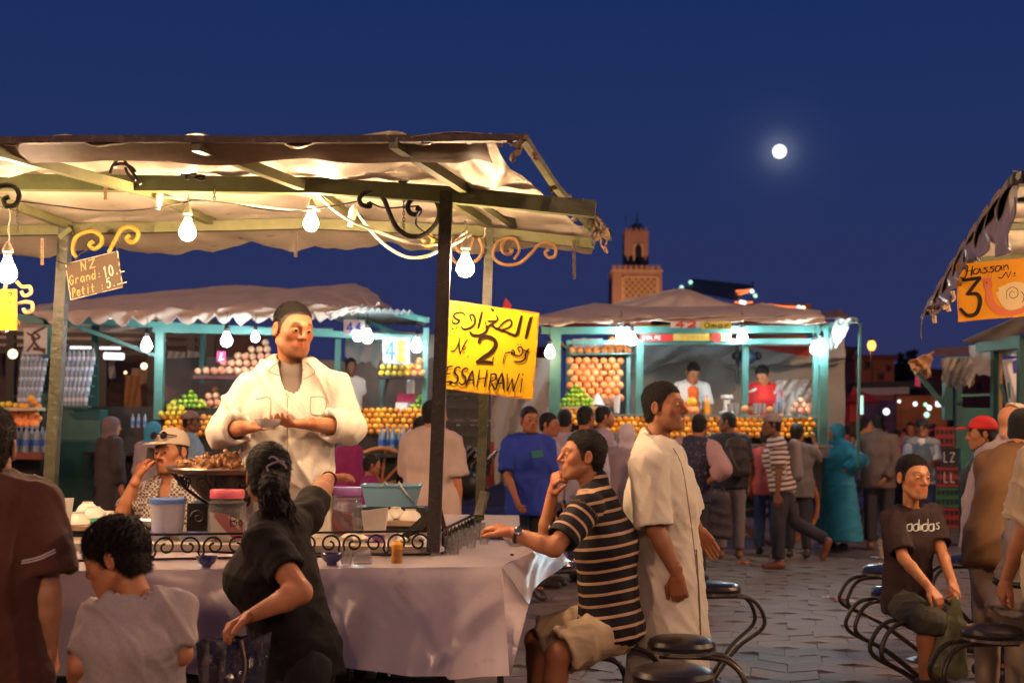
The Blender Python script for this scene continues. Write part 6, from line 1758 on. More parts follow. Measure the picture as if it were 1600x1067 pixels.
b = MB(); b.box(P(400, 700, E).x, xr, E - .5, E + .1, P(600, 707, E).z - .05, P(600, 707, E).z); b.build('ledge', M_BLACK, c44)
b = MB(); b.box(P(150, 700, E).x, P(450, 700, E).x, E - .5, E + .1, P(300, 706, E).z - .05, P(300, 706, E).z); b.build('ledge', M_BLACK, c44)
b = MB(); b.box(xl, xr, E - .1, E + .8, .55, 1.2); b.build('cart_body', M_BLACK, c44)
wheel(P(596, 756, E - .35), .45, c44)
b = MB(); b.box(P(60, 640, E).x, P(165, 640, E).x, E - .2, E + .3, .3, P(0, 638, E).z); tag(b.build('green_cabinet', M_TEALD), 'dark green cabinet below the racks of water bottles', 'cabinet')
fruit_rows(ME_O, 'orange', 552, 668, 641, 8.3, 5, E - .02, 9.8, 'display under sign 4', og, -.035)
fruit_rows(ME_O, 'orange', 258, 332, 652, 8.3, 4, E - .02, 10, 'display behind the man in grey cap', og, -.035)
tri_pile(ME_L, 'lime', 262, 322, 612, 634, E + .1, 8.0, 'green heap left of the server', 'limes heaped on the left stall', .6)
tri_pile(ME_Y, 'lemon', 252, 300, 630, 646, E - .05, 9.5, 'yellow fruit before the green heap', 'lemons on the left stall', .4)
tri_pile(ME_P, 'grapefruit', 300, 350, 608, 640, E + .3, 11.5, 'pale heap right of the limes', 'pale grapefruits of the left stall', .7)
tri_pile(ME_P, 'grapefruit', 322, 430, 535, 578, E + .4, 12.0, 'pyramid on the high shelf left of the server', 'pale grapefruits of the left stall', .86)
for i in range(8): fruit(ME_P, 'grapefruit', 310 + 12.5 * i, 580, E + .2, nth(i) + ' pale grapefruit from left in the high shelf front row', 'pale grapefruits of the left stall')
for i in range(5):
 for j in range(2): fruit(ME_Y, 'lemon', 597 + 9.5 * i + j * 2, 583 - 9 * j, E - .1, nth(i) + ' lemon in the %s row on the small shelf under sign 4' % ('lower', 'upper')[j], 'lemons on the left stall')
for x, y in ((635, 583), (647, 583), (658, 583), (640, 573), (652, 573), (632, 571), (655, 565)): fruit(ME_G, 'grapefruit', x, y, E - .05, '%s grapefruit on the small shelf right of the lemons' % ('low' if y > 580 else 'middle' if y > 570 else 'top'), 'grapefruits on the small shelf')
sh = empty('fruit_shelf', P(628, 590, E), 'small dark bracket shelf of fruit under sign 4', 'shelf')
b = MB(); b.beam(P(592, 590, E - .05), P(664, 590, E - .05), .25, .03); b.build('shelf_board', M_BLACK, sh)
b = MB(); b.beam(P(606, 592, E), P(597, 630, E), .04, .04); b.build('bracket', M_BLACK, sh)
b = MB(); b.beam(P(305, 590, E + .25), P(430, 590, E + .25), .3, .05); tag(b.build('high_shelf', mat('maroon_board', (.08, .02, .02), .5)), 'dark red shelf board under the pale grapefruit pyramid', 'shelf')
for x, lb in ((600, 'white jug on the shelf of oranges'),):
 b = MB(); b.lathe(P(641, 634, E + .2), [(0, 0), (.05, 0), (.055, .3), (.04, .36), (0, .36)], 14); tag(b.build('white_jug', M_WPL), 'tall white cup stack in front of the grey cloth', 'cup')
e = empty('carton', P(622, 636, E + .1), 'small white carton with pink print on the orange display', 'carton')
b = MB(); b.box(P(617, 630, E).x, P(636, 630, E).x, E + .1, E + .25, P(0, 637, E).z, P(0, 622, E).z); b.build('carton_body', M_WPL, e, smooth=False)
b = MB(); b.box(P(619, 630, E).x, P(646, 630, E).x, E + .12, E + .2, P(0, 621, E).z, P(0, 608, E).z); b.build('pink_pack', mat('magenta_pack', (.45, .03, .15), .5, var=.4, vs=20), e, smooth=False)
tri_pile(ME_L, 'lime', 645, 668, 620, 634, E, 7.5, 'few limes beside the white carton', 'limes by the white carton')
wg = 'water bottles in a row on the ledge'
for i in range(8): put(ME_WB, P(596 + 8.6 * i, 704, E - .25 + .08 * (i % 2)), nth(i) + ' large water bottle from left on the ledge below oranges', 'bottle', wg)
for i in range(7): put(ME_WB, P(24 + 8.2 * i, 706, 15.2 + .08 * (i % 2)), nth(i) + ' large water bottle below the oranges at left edge', 'bottle', 'water bottles at the left edge')
for x in (207, 216, 226): put(ME_WB, P(x, 668, E - .2), 'small drink carton behind the blue headscarf', 'bottle', 'cartons behind the blue headscarf', sc=.6)
rk = empty('bottle_rack', P(90, 636, E), 'two sloping racks crowded with small water bottles', 'rack')
for x0, x1 in ((34, 76), (98, 150)):
 for j in range(5):
  y = 571 + 16 * j; b = MB(); b.beam(P(x0 - 2 - 2 * j, y, E - .1 * j), P(x1 - 2.6 * j + 1, y, E - .1 * j), .12, .02); b.build('rack_shelf', M_TEALD, rk)
  n = 6 if x0 < 50 else 7
  for i in range(n):
   put(ME_SB, P(x0 + (x1 - x0 - 2.0 * j) * (i + .3) / n - 2 * j * .6, y - 1, E - .1 * j), '%s small water bottle in the %s row of the %s rack' % (nth(i), ROWN[j], 'outer' if x0 < 50 else 'inner'), 'bottle', 'small water bottles in racks')
b = MB(); b.beam(P(92, 560, E + .2), P(92, 640, E + .2), 1.05, .03, V(0, 1, 0)); b.build('rack_back', M_TEALD, rk)
fruit_rows(ME_G, 'orange', 2, 62, 645, 8.6, 3, 15.4, 10.5, 'display at the left edge', og, -.03)
for i, (x, y) in enumerate(((4, 632), (14, 631), (24, 633), (42, 634), (52, 628), (48, 622), (60, 634), (34, 634))): fruit(ME_O if x > 30 else ME_Y, 'orange', x, y, 15.5, nth(i) + ' loose orange lying on top of the edge display', og)
b = MB(); b.box(P(-60, 640, 15.5).x, P(66, 640, 15.5).x, 15.5, 16.0, .6, P(0, 638, 15.5).z); tag(b.build('edge_counter', M_BLACK), 'dark counter of the stall at the left edge', 'counter')
b = MB(); b.beam(P(-60, 640, 15.35), P(64, 639, 15.35), .3, .04); tag(b.build('counter_lip', mat('tray_board')), 'pale lip board of the edge counter', 'board')
b = MB(); b.box(P(-60, 700, 15.2).x, P(80, 700, 15.2).x, 14.9, 15.4, P(0, 716, 15.2).z, P(0, 706, 15.2).z); tag(b.build('edge_ledge', mat('red_ledge', (.14, .03, .02), .5)), 'dark red ledge under the bottles at the left edge', 'shelf')
# signs 44 and 4, pictures
e, f_ = flat_sign('stall_sign', 537, 499, 570, 523, E - .62, mat('sign_white_small', (.75, .75, .75), .6, var=.04, transl=.5), 'small white sign with blue number 44', 1)
strokes(f_, text('44', .10, .2, .40, .62, .10), M_INKB, e)
e, f_ = flat_sign('stall_sign', 598, 527, 640, 568, E - .35, mat('sign_white', (.24, .24, .24), .6, var=.04), 'square white sign with teal number 4 and lemons', 1)
strokes(f_, text('4', .05, .18, .48, .65, .09), M_INKT, e)
b = MB(); b.lathe(f_[0] + f_[1] * .75 + f_[2] * .35 - V(0, .012, 0), [(0, 0), (.08, 0), (.07, .006), (0, .008)], 14, V(0, -1, 0)); b.lathe(f_[0] + f_[1] * .72 + f_[2] * .72 - V(0, .012, 0), [(0, 0), (.07, 0), (.06, .006), (0, .008)], 14, V(0, -1, 0)); b.build('lemon_print', M_LEM[0], e)
b = MB(); b.lathe(f_[0] + f_[1] * .68 + f_[2] * .22 - V(0, .012, 0), [(0, 0), (.05, 0), (.045, .006), (0, .008)], 8, V(0, -1, 0)); b.build('leaf_print', M_LIM[2], e)
e, f_ = flat_sign('stall_sign', 339, 549, 352, 566, E - .2, mat('magenta_pack'), 'small purple sign with white figure on the high shelf')
strokes(f_, [([(.3, .8), (.6, .2)], .2), ([(.3, .8), (.8, .7)], .15)], M_WPL, e)
e, f_ = flat_sign('poster', 37, 512, 73, 553, E - .3, mat('poster_pale', (.45, .42, .40), .6, var=.3, vs=4), 'poster with dark painted figure on the green post')
strokes(f_, [([(.9, .0), (.4, .25), (.5, .6), (.9, .95)], .12), ([(.15, .2), (.5, .45), (.15, .9)], .10), ([(.5, .2), (.7, .35), (.5, .45)], .1), ([(.45, .8), (.9, .85)], .2)], mat('dark_maroon', (.06, .015, .015), .6), e)
G44 = 'white bulbs of the left juice stall'
for x, y, lb in ((229, 541, 'bright white bulb left of the teal post'), (354, 533, 'bright white bulb just left of the server’s head'), (399, 528, 'white bulb touching the server’s head at left'), (559, 527, 'white bulb left of sign 44 bottom'),
  (574, 528, 'white bulb right of sign 44 bottom'), (651, 542, 'white bulb right of sign 4')):
 bulb(x, y, E - .6, M_BULBC, lb.replace('’', ''), r=.068 if x in (229, 354, 651, 574) else .05, cord=.14, group=G44, simple=True)
def glow(x, y, d, r, m, label, cat='lamp', grp='small lamps of the far market', tube=None):
 b = MB()
 if tube: b.tube([P(*tube[0]), P(*tube[1])], r, 8)
 else: b.ball(P(x, y, d), r, 10, 6)
 tag(b.build('market_lamp', m), label, cat, grp)
M_GLOWW = mat('lamp_glow_warm', (.9, .8, .6), .3, emit=(1, .75, .45), es=2.2, var=0); M_GLOWC = mat('lamp_glow_white', (.9, .9, .9), .3, emit=(.9, .97, 1), es=1.8, var=0)
M_GLOWG = mat('lamp_glow_green', (.7, .9, .8), .3, emit=(.5, 1, .8), es=1.2, var=0); M_GLOWO = mat('lamp_glow_orange', (.9, .5, .2), .3, emit=(1, .50, .10), es=9, var=0); M_GLOWR = mat('lamp_glow_rope', (.9, .3, .1), .3, emit=(1, .22, .06), es=1.6, var=0)
for x, y, d, r, m, lb in ((8, 512, 20, .07, M_GLOWC, 'oval lamp below the edge scroll'), (27, 497, 24, .05, M_GLOWC, 'small lamp above the poster'), (23, 522, 24, .05, M_GLOWW, 'small lamp left of the poster'), (24, 532, 26, .04, M_GLOWW, 'faint lamp beside the poster'), (20, 553, 18, .07, M_GLOWW, 'round lamp left of the bottle racks'),
  (225, 572, 22, .06, M_GLOWW, 'oval lamp below the white bulb by the teal post'), (171, 517, 26, .05, M_GLOWW, 'upper small lamp behind the left awning'), (172, 528, 26, .05, M_GLOWC, 'lower small lamp behind the left awning'), (170, 499, 24, .05, M_GLOWC, 'lamp right under the scalloped awning edge'), (196, 582, 24, .03, M_GLOWW, 'tiny candle shaped lamp above the headscarf')):
 glow(x, y, d, r, m, lb)
glow(0, 0, 0, .055, M_GLOWC, 'bright strip lamp in the dark stall behind the racks', tube=((163, 556, 21), (193, 557, 21)))
glow(0, 0, 0, .02, M_GLOWC, 'thin strip lamp above the bottle racks', tube=((110, 543, 21), (188, 544, 21)))
# --- dark stalls further back on the left
for x0, x1, y0, y1, d, m, lb in ((-80, 260, 492, 540, 24, M_TARPB, 'brown far tarpaulin roof behind the left stall'), (-80, 130, 540, 720, 26, mat('brown_wall', (.12, .07, .05), .8, var=.4, vs=1), 'brown cloth wall far behind the bottle racks'), (130, 420, 520, 740, 27, mat('brown_wall2', (.085, .05, .04), .8, var=.5, vs=1), 'dark brown wall behind the green cabinet'), (150, 180, 560, 590, 23.5, M_WHC, 'pale hanging sheet under the strip lamp'), (205, 250, 575, 600, 23.5, mat('pale_brown', (.30, .2, .15), .8), 'pale brown cloth hanging left of the teal post'),
  (262, 290, 548, 566, 22, M_WHC, 'first small pale panel right of the teal post'), (292, 314, 548, 568, 22, M_WHC, 'second small pale panel right of the teal post'), (195, 220, 585, 640, 22, mat('ochre_panel', (.30, .14, .05), .8), 'ochre panel in the dark stall')):
 roof_cloth([[(x0, y0, d), (x1, y0 + 2, d)], [(x0, y1, d + .1), (x1, y1, d + .1)]], m, lb, 'tarpaulin', .03, nu=20, group='cloths of the far left stalls')
fs = empty('far_stall_frame', V(-6, 24, 0), 'dark frame of the far stall behind the bottle racks', 'stall frame')
for x in (18, 162, 238, 300, 330): post(fs, P(x, 500, 23), P(x, 760, 23), .14, M_BLACK)
for y in (520, 532, 548): b = MB(); b.beam(P(-40, y, 23), P(330, y + 6, 23), .1, .08); b.build('beam', M_BLACK, fs)

# --- black crates and motor junk before the grey tarpaulin
cr = None
M_CRB = mat('crate_black', (.018, .018, .018), .5, var=.3)
M_CRR = mat('crate_red', (.30, .02, .025), .5, var=.2); M_CRG = mat('crate_green', (.015, .13, .06), .5, var=.2)
def crate(c, w, h, m, label, dpt=.3, letter=None, grp='drink crates in stacks'):
 e = empty('crate', c, label, 'crate', grp); t = .02
 b = MB()
 for z in (h * .06, h * .5, h * .92):
  for (a, d_) in (((-w / 2, -dpt / 2), (w / 2, -dpt / 2)), ((w / 2, -dpt / 2), (w / 2, dpt / 2)), ((w / 2, dpt / 2), (-w / 2, dpt / 2)), ((-w / 2, dpt / 2), (-w / 2, -dpt / 2))):
   b.beam(c + V(a[0], a[1], z), c + V(d_[0], d_[1], z), t, h * (.13 if z > h * .9 or z < h * .1 else .22))
 for k in range(7):
  for y in (-dpt / 2, dpt / 2): b.beam(c + V(-w / 2 + w * k / 6, y, 0), c + V(-w / 2 + w * k / 6, y, h * .95), .018, .016)
 b.build('crate_body', m, e, smooth=False)
 b = MB(); b.box(c.x - w / 2 + .01, c.x + w / 2 - .01, c.y - dpt / 2 + .02, c.y + dpt / 2 - .02, c.z + .01, c.z + h * .8); b.build('crate_load', M_BLACK, e, smooth=False)
 if letter:
  f_ = (c + V(-w * .25, -dpt / 2 - .012, h * .72), V(w * .5, 0, 0), V(0, 0, -h * .5)); strokes(f_, text(letter, .0, .0, .5, 1., .09), M_WPL, e)
 return e
for j in range(4):
 crate(P(732, 690, 14).lerp(P(732, 690, 14), 1) * 1.0 + V(0, 0, .30 * (j - 1.2)), .46, .29, M_CRB, '%s black crate of the stack before the grey tarpaulin' % ('lowest', 'second', 'third', 'topmost')[j])
jk = empty('hand_cart', P(732, 790, 13.5), 'dark motor and pipes piled before the grey tarpaulin', 'machine')
for k in range(9):
 b = MB(); p = P(705 + 7 * k, 720 + 9 * math.sin(k * 2), 13.4); b.tube(smooth_path([p, p + V(.1, .1, .1), p + V(.02 * k - .1, .1, -.25 + .03 * k)], 4), .03 - .002 * k, 7); b.build('pipe', (M_BLACK, M_DARKST, M_CHROME)[k % 3], jk)
b = MB(); b.ball(P(728, 758, 13.4), .16, 12, 8); b.build('motor', M_BLACK, jk)
b = MB(); b.beam(P(766, 690, 14.2), P(766, 760, 14.2), .09, .09, V(0, 1, 0)); tag(b.build('red_post', mat('red_box', (.42, .06, .02), .5, var=.3)), 'red and orange box edge beside the grey tarpaulin', 'box')

# ------------------------------------------------------------------ right hand stalls
R2 = 15.5
rs = empty('right_stall_frame', V(5.5, R2, 0), 'teal frame of the shuttered stall at the right', 'stall frame')
for px, y0, y1, d, w, m in ((1480, 585, 656, R2, .10, M_TEAL), (1497, 585, 700, R2 + 2, .08, M_TEALD), (1556, 532, 700, R2 - .5, .10, M_TEALD), (1563, 532, 800, R2 - .6, .03, M_OIRON), (1596, 528, 760, R2 - 1, .09, M_TEALD)):
 post(rs, P(px + 1, y0, d), P(px, y1, d), w, m)
for a, c, w in (((1430, 578, R2), (1480, 640, R2), .05), ((1478, 563, R2), (1556, 560, R2), .08), ((1530, 541, R2 - .5), (1600, 534, R2 - 1), .14), ((1500, 618, R2 + 1.8), (1560, 616, R2 + 1.8), .03)):
 b = MB(); b.beam(P(*a), P(*c), w, w); b.build('beam', M_TEAL, rs)
roof_cloth([[(1460, 545, R2 + 1), (1515, 542, R2 + 1)], [(1455, 556, R2), (1552, 554, R2)]], mat('rust_tin', (.10, .05, .025), .6, var=.4, vs=3), 'rusty tin roof of the small stall at right', 'roof sheet', .02, nu=20)
roof_cloth([[(1460, 550, R2), (1440, 556, R2 - .3), (1422, 564, R2 - .5)], [(1456, 566, R2), (1440, 572, R2 - .3), (1423, 573, R2 - .5)], [(1456, 590, R2), (1440, 586, R2 - .3), (1430, 578, R2 - .5)]], mat('tan_cloth', (.45, .27, .14), .7, bump=.4, bs=10, var=.25, vs=4), 'tan crumpled awning flap sticking out to the left', 'awning', .05, nu=16)
roof_cloth([[(1471, 560, R2 - .1), (1522, 558, R2 - .1)], [(1471, 582, R2 - .1), (1524, 580, R2 - .1)], [(1473, 601, R2 - .1), (1522, 602, R2 - .1)]], M_GRYC, 'grey scalloped valance of the right stall', 'awning', .03, scal=.06, nu=32)
roof_cloth([[(1514, 540, R2 - .2), (1562, 535, R2 - .5)], [(1520, 570, R2 - .2), (1562, 572, R2 - .5)], [(1521, 582, R2 - .2), (1562, 593, R2 - .5)]], M_WHC, 'white sheet stretched beside the grey valance', 'tarpaulin', .02, nu=16)
roof_cloth([[(1562, 535, R2 - .4), (1600, 532, R2 - 1)], [(1562, 556, R2 - .4), (1600, 556, R2 - 1)]], M_WHC, 'pale panel under the roof edge at the far right', 'tarpaulin', .01, nu=8)
roof_cloth([[(1505, 532, R2 - .6), (1600, 490, R2 - 1.2), (1650, 470, R2 - 1.5)], [(1505, 538, R2 - .5), (1600, 522, R2 - 1), (1650, 500, R2 - 1.2)]], mat('grey_brown_tarp', (.26, .22, .19), .7, bump=.4, bs=5, var=.2), 'sloping grey brown roof tarpaulin at the far right', 'roof sheet', .02, nu=20)
sb = empty('poster_board', P(1580, 640, R2 - .8), 'leaning white and blue printed board on the right stall', 'poster')
b = MB(); b.add([P(1566, 562, R2 - .8), P(1590, 560, R2 - .8), P(1590, 628, R2 - .9), P(1576, 632, R2 - .9)], [(0, 1, 2, 3)]); b.sheet([[P(1566, 562, R2 - .79), P(1590, 560, R2 - .79)], [P(1576, 632, R2 - .89), P(1590, 628, R2 - .89)]], .01); b.build('board', M_WPL, sb, smooth=False)
b = MB(); b.add([P(1582, 563, R2 - .82), P(1590, 562, R2 - .82), P(1590, 592, R2 - .84), P(1584, 592, R2 - .84)], [(0, 1, 2, 3)]); b.build('blue_print', M_INKB, sb, smooth=False)
b = MB(); b.add([P(1574, 598, R2 - .86), P(1577, 596, R2 - .86), P(1579, 622, R2 - .9), P(1576, 622, R2 - .9)], [(0, 1, 2, 3)]); b.build('green_print', mat('green_plastic'), sb, smooth=False)
b = MB(); b.beam(P(1565, 600, R2 - .85), P(1578, 650, R2 - .9), .06, .04); b.build('board_leg', M_TEALD, sb)
b = MB(); b.box(P(1500, 640, R2 + 2).x, P(1560, 640, R2 + 2).x, R2 + 2, R2 + 2.1, .2, P(0, 622, R2 + 2).z); tag(b.build('green_shutter', mat('green_shutter', (.015, .11, .09), .5, var=.2)), 'dark green closed shutter behind the red cap', 'shutter')
cols = ((M_CRR, None), (M_CRG, None), (M_CRR, 'LL'), (M_CRB, 'LZ'), (M_CRR, None))
for i, xx in enumerate((1479,)):
 for j, (m, t_) in enumerate(cols):
  c = P(xx, 800, 21.5); c.z = .0 + .335 * j
  crate(c, .44, .325, m, ('lowest red', 'green', 'middle red', 'dark lettered', 'topmost red')[j] + ' crate of the tall stack behind the man in grey vest', letter=t_)
for j in range(5):
 c = P(1512, 800, 22.2); c.z = .335 * j
 crate(c, .36, .325, (M_CRB, M_CRG, M_CRB, M_CRR, M_CRB)[j], ('lowest', 'second', 'third', 'fourth', 'topmost')[j] + ' crate of the stack left of the red cap')

# --- stall number three at the near right: scalloped canopy, sign, beams
M_VAL = mat('valance_vinyl', (.16, .12, .11), .30, bump=.5, bs=14, var=.35, vs=6, spec=.8)
ca3 = empty('near_right_canopy', P(1560, 420, 5.5), 'dark vinyl canopy edge with ragged scallops at the right', 'canopy')
NA = 60
def vpt(t):  # canopy edge running away from the camera
 x = 1588 - 150 * t ** .92; y = 276 + 222 * t ** 1.12; d = 4.6 + 3.0 * t
 return P(x, y, d)
rows = []
for i in range(NA + 1):
 t = i / NA; top = vpt(t)
 k = abs(math.sin(t * PI * 3.2 + .25)); dropx = 30 * (1 - t) + 6
 # the inner lower edge in the photo
 lowx = (1570, 1566, 1548, 1528, 1512, 1500, 1490, 1470)[min(int(t * 7.99), 7)]
 xs = [(0, 1578, 388), (.12, 1566, 402), (.22, 1548, 378), (.30, 1540, 398), (.38, 1528, 412), (.46, 1510, 402), (.54, 1502, 438), (.62, 1492, 452), (.70, 1486, 460), (.78, 1478, 478), (.86, 1470, 470), (.93, 1462, 470), (1, 1456, 478)]
 for a, c in zip(xs[:-1], xs[1:]):
  if a[0] <= t <= c[0]:
   q = (t - a[0]) / (c[0] - a[0]); lx, ly = a[1] + (c[1] - a[1]) * q, a[2] + (c[2] - a[2]) * q; break
 bot = P(lx, ly, 4.5 + 2.7 * t)
 rows.append([top.lerp(bot, s / 10) + V(.012 * math.sin(t * 60 + s * .4) * s / 10, .03 * math.sin(t * 34 + s) * s / 10, 0) for s in range(11)])
b = MB(); b.sheet(rows, .004); b.build('valance', M_VAL, ca3)
for k in range(8):   # the outer scallops
 rows = []
 for i in range(11):
  t = (k + i / 10 * .98) / 8 * .98 + .01; top = vpt(t)
  t2 = (k + .25) / 8
  out_ = (13 - 5.5 * t2) * (math.sin(i / 10 * PI) ** .7)
  c = top + (P(1500, 300, 5) - P(1500 + 1, 300, 5)) * (out_ * (1.15)) + UP * (.0 - .012 * i)
  rows.append([top + V(.01, .0, .01), top.lerp(c, .55) + UP * .012, c - UP * .02])
 b = MB(); b.sheet(rows, .004); b.build('scallop', M_TARPD, ca3)
rows = [[P(1449 + 3 * s, 488 + 6 * s, 7.5), P(1444 + 5 * s, 470 + 5 * s, 7.4)] for s in range(3)]
b = MB(); g_ = []
for i in range(10):
 t = i / 9; g_.append([P(1449 - 3 + 38 * t, 478 - 12 * t, 7.5 - .2 * t), P(1445 + 40 * t, 484 + 8 * math.sin(t * 5), 7.4 - .2 * t), P(1442 + 24 * t + 6 * math.sin(t * 9), 491 - 14 * t ** 1.5 + 3 * math.sin(t * 10), 7.35 - .2 * t)])
b.sheet(g_, .004); b.build('ragged_corner', M_VAL, ca3)
b = MB(); b.tube(smooth_path([P(1457, 478, 7.35), P(1462, 484, 7.35), P(1459, 492, 7.35), P(1461, 505, 7.35)], 4), .012, 6); b.build('cord', M_ROPE, ca3)
for q in ([(1478, 470), (1483, 486), (1478, 480), (1473, 482)], [(1488, 455), (1490, 466), (1486, 470)]):
 b = MB(); b.tube(smooth_path([P(x, y, 7.0) for x, y in q], 4), .012, 6); b.build('cord', M_ROPE, ca3)
g_ = [[P(1583 + 420 * s / 8, 268 - 3 * s + 2 * math.sin(s), 4.6 + 0 * t) + V(0, 0, 0), P(1560 + 420 * s / 8, 352 - 3 * s, 6.2), P(1500 + 440 * s / 8, 418 - 3 * s, 8.2)] for s in range(9)]
G2 = []
for r0 in g_:
 G2.append([r0[0].lerp(r0[1], s / 5) for s in range(5)] + [r0[1].lerp(r0[2], s / 5) for s in range(6)])
G2 = [[p - UP * (.05 * math.sin(j / 10 * PI * 3) ** 2 + .02 * math.sin(i * 2 + j)) for j, p in enumerate(r)] for i, r in enumerate(G2)]
b = MB(); b.sheet(G2, .004); b.build('tarpaulin', M_TARP, ca3)
b = MB(); b.sheet([[P(1590, 272, 4.5), P(1576, 305, 4.6), P(1578, 340, 4.62)], [P(1596, 268, 4.5), P(1590, 300, 4.55), P(1586, 340, 4.6)]], .004); b.build('white_flap', M_WHC, ca3)
f3 = empty('near_right_stall', V(P(1640, 500, 6).x, 6, 0), 'dark pipe frame of the stall with sign three', 'stall frame')
for a, c, w, m in (((1570, 309, 5.0), (2040, 296, 5.0), .045, M_DARKST), ((1568, 352, 6.0), (2000, 340, 6.0), .045, M_GREEN), ((1530, 412, 6.6), (1990, 380, 6.6), .06, M_GREEN), ((1590, 276, 4.6), (2050, 268, 4.6), .035, M_DARKST), ((1590, 276, 4.6), (1505, 425, 7.4), .03, M_DARKST), ((1680, 270, 4.6), (1672, 1200, 4.6), .06, M_DARKST), ((1680, 396, 6.6), (1674, 1020, 6.6), .06, M_DARKST)):
 b = MB(); b.beam(P(*a), P(*c), w, w); b.build('beam', m, f3)
b = MB(); b.tube([P(1590, 278, 4.55), P(1590, 290, 4.55)], .035, 12); b.build('pipe_end', M_IRON, f3)
sg5 = empty('number_sign', P(1560, 500, 6.1), 'orange painted sign of Hassan with number three and snail', 'sign')
M_OSIGN = mat('sign_deep_orange', (.66, .27, .006), .6, spec=.2, bump=.12, bs=25, var=.10, vs=5, col2=(.45, .16, .02), c2=.72, c2s=20)
fr5 = board(P(1494, 413, 6.1), P(1640, 399, 6.0), P(1497, 503, 6.1), .006, M_OSIGN, sg5, 'board', M_YEDGE)
def p5(x, y):   # 865x1067 enlargement of 1300,250,1600,620
 X, Y = 1300 + x * 300 / 865, 250 + y * 370 / 1067
 ax, ay = 146, -14; bx, by = 3, 90; dx, dy = X - 1494, Y - 413; det = ax * by - ay * bx
 return ((dx * by - dy * bx) / det, (ax * dy - ay * dx) / det)
def s5(pts, w, tp=.3): return ([p5(*p) for p in pts], w, tp)
st = [s5([(578, 528), (600, 530), (612, 480), (590, 478)], .013), s5([(635, 480), (628, 520)], .013), s5([(600, 502), (635, 498)], .010),
      s5([(668, 490), (645, 492), (638, 512), (655, 512), (668, 492), (672, 510)], .012), s5([(702, 484), (685, 488), (700, 498), (690, 510), (676, 508)], .012), s5([(732, 480), (714, 484), (730, 494), (720, 506), (704, 504)], .012),
      s5([(762, 478), (742, 480), (738, 500), (752, 500), (764, 480), (766, 496)], .012), s5([(774, 474), (776, 496)], .012), s5([(776, 482), (790, 474), (796, 492)], .012),
      s5([(750, 528), (765, 532), (785, 505)], .011), s5([(785, 505), (795, 530)], .011), s5([(795, 530), (808, 502)], .010), s5([(820, 512), (826, 508), (822, 516)], .010), s5([(815, 525), (830, 520)], .009),
      s5([(590, 542), (668, 532)], .042, .1), s5([(665, 535), (610, 606)], .042, .1), s5([(612, 604), (655, 605), (668, 640), (650, 690), (610, 700), (580, 672)], .045, .3)]
strokes(fr5, st, M_PAINTD, sg5)
M_SNR = mat('paint_red_brown', (.52, .10, .02), .5, var=.1); M_SNC = mat('paint_snail_cream', (.60, .42, .20), .5, var=.1)
strokes(fr5, [s5([(702, 545), (704, 565)], .13, .3), s5([(704, 560), (708, 600), (716, 640), (745, 672), (790, 680), (850, 675), (875, 660)], .085, .5), s5([(718, 650), (760, 685), (820, 688)], .04, .6), s5([(702, 530), (706, 512)], .008), s5([(718, 530), (722, 505)], .008)], M_SNR, sg5, 'snail_body')
strokes(fr5, [s5([(790, 610), (830, 600), (865, 608)], .26, .15), s5([(750, 600), (790, 660), (850, 655)], .06, .3)], M_SNC, sg5, 'snail_shell', .0045)
strokes(fr5, [s5([(822, 598), (812, 590), (800, 605), (812, 622), (835, 612), (836, 585), (812, 572), (788, 592), (788, 625)], .007), s5([(850, 590), (865, 610), (858, 640)], .008), s5([(695, 552), (698, 556)], .014)], M_PAINTD, sg5, 'lettering', .0055)

# ------------------------------------------------------------------ far buildings, minaret, lamps
FB = 62
M_RED = mat('terracotta_wall', (.32, .11, .075), .85, bump=.4, bs=2, var=.25, vs=.5)
M_REDD = mat('terracotta_dark', (.16, .06, .05), .85, var=.3, vs=.4); M_WIN = mat('dark_window', (.015, .014, .02), .3)
def building(x0, x1, ytop, d, m, label, wins=(), depth=8, parap=0):
 a, c = P(x0, ytop, d), P(x1, ytop, d); e = empty('far_building', V((a.x + c.x) / 2, d, 0), label, 'building')
 b = MB(); b.box(a.x, c.x, d, d + depth, 0, a.z); b.build('wall', m, e, smooth=False)
 b = MB(); b.box(a.x - .15, c.x + .15, d - .15, d + depth, a.z + .002, a.z + .25); b.build('parapet', M_REDD, e, smooth=False)
 for (x, y, w, h) in wins:
  p = P(x, y, d); W = w / 2000 * d; H_ = h / 2000 * d
  b = MB(); b.box(p.x - W / 2 - .08, p.x + W / 2 + .08, d - .06, d + .02, p.z - H_ - .08, p.z + .08); f_ = b.build('window', M_REDD, e, smooth=False)
  b = MB(); b.box(p.x - W / 2, p.x + W / 2, d - .09, d - .062, p.z - H_, p.z); o = b.build('pane', M_WIN, None, smooth=False); o.parent = f_; o.location = o.location - f_.location - e.location
 return e
building(1336, 1397, 562, FB, M_RED, 'square terracotta house with dark windows behind the market', ((1356, 566, 9, 9), (1376, 585, 5, 7), (1388, 572, 4, 6)))
building(1300, 1336, 548, FB + 12, M_REDD, 'darker tall house half hidden behind the juice stall', ((1318, 560, 4, 8),))
building(1398, 1480, 582, FB + 16, M_REDD, 'low dark terracotta house right of the square one', ((1412, 590, 5, 7), (1440, 590, 5, 7)))
building(1480, 1760, 590, FB + 22, M_REDD, 'long dark row of houses behind the right stalls', ((1530, 600, 6, 8),))
building(640, 860, 545, FB + 30, M_REDD, 'dark row of houses seen between the two juice stalls', ())
building(-300, 640, 560, FB + 34, M_REDD, 'long dark row of houses behind the left stalls', ())
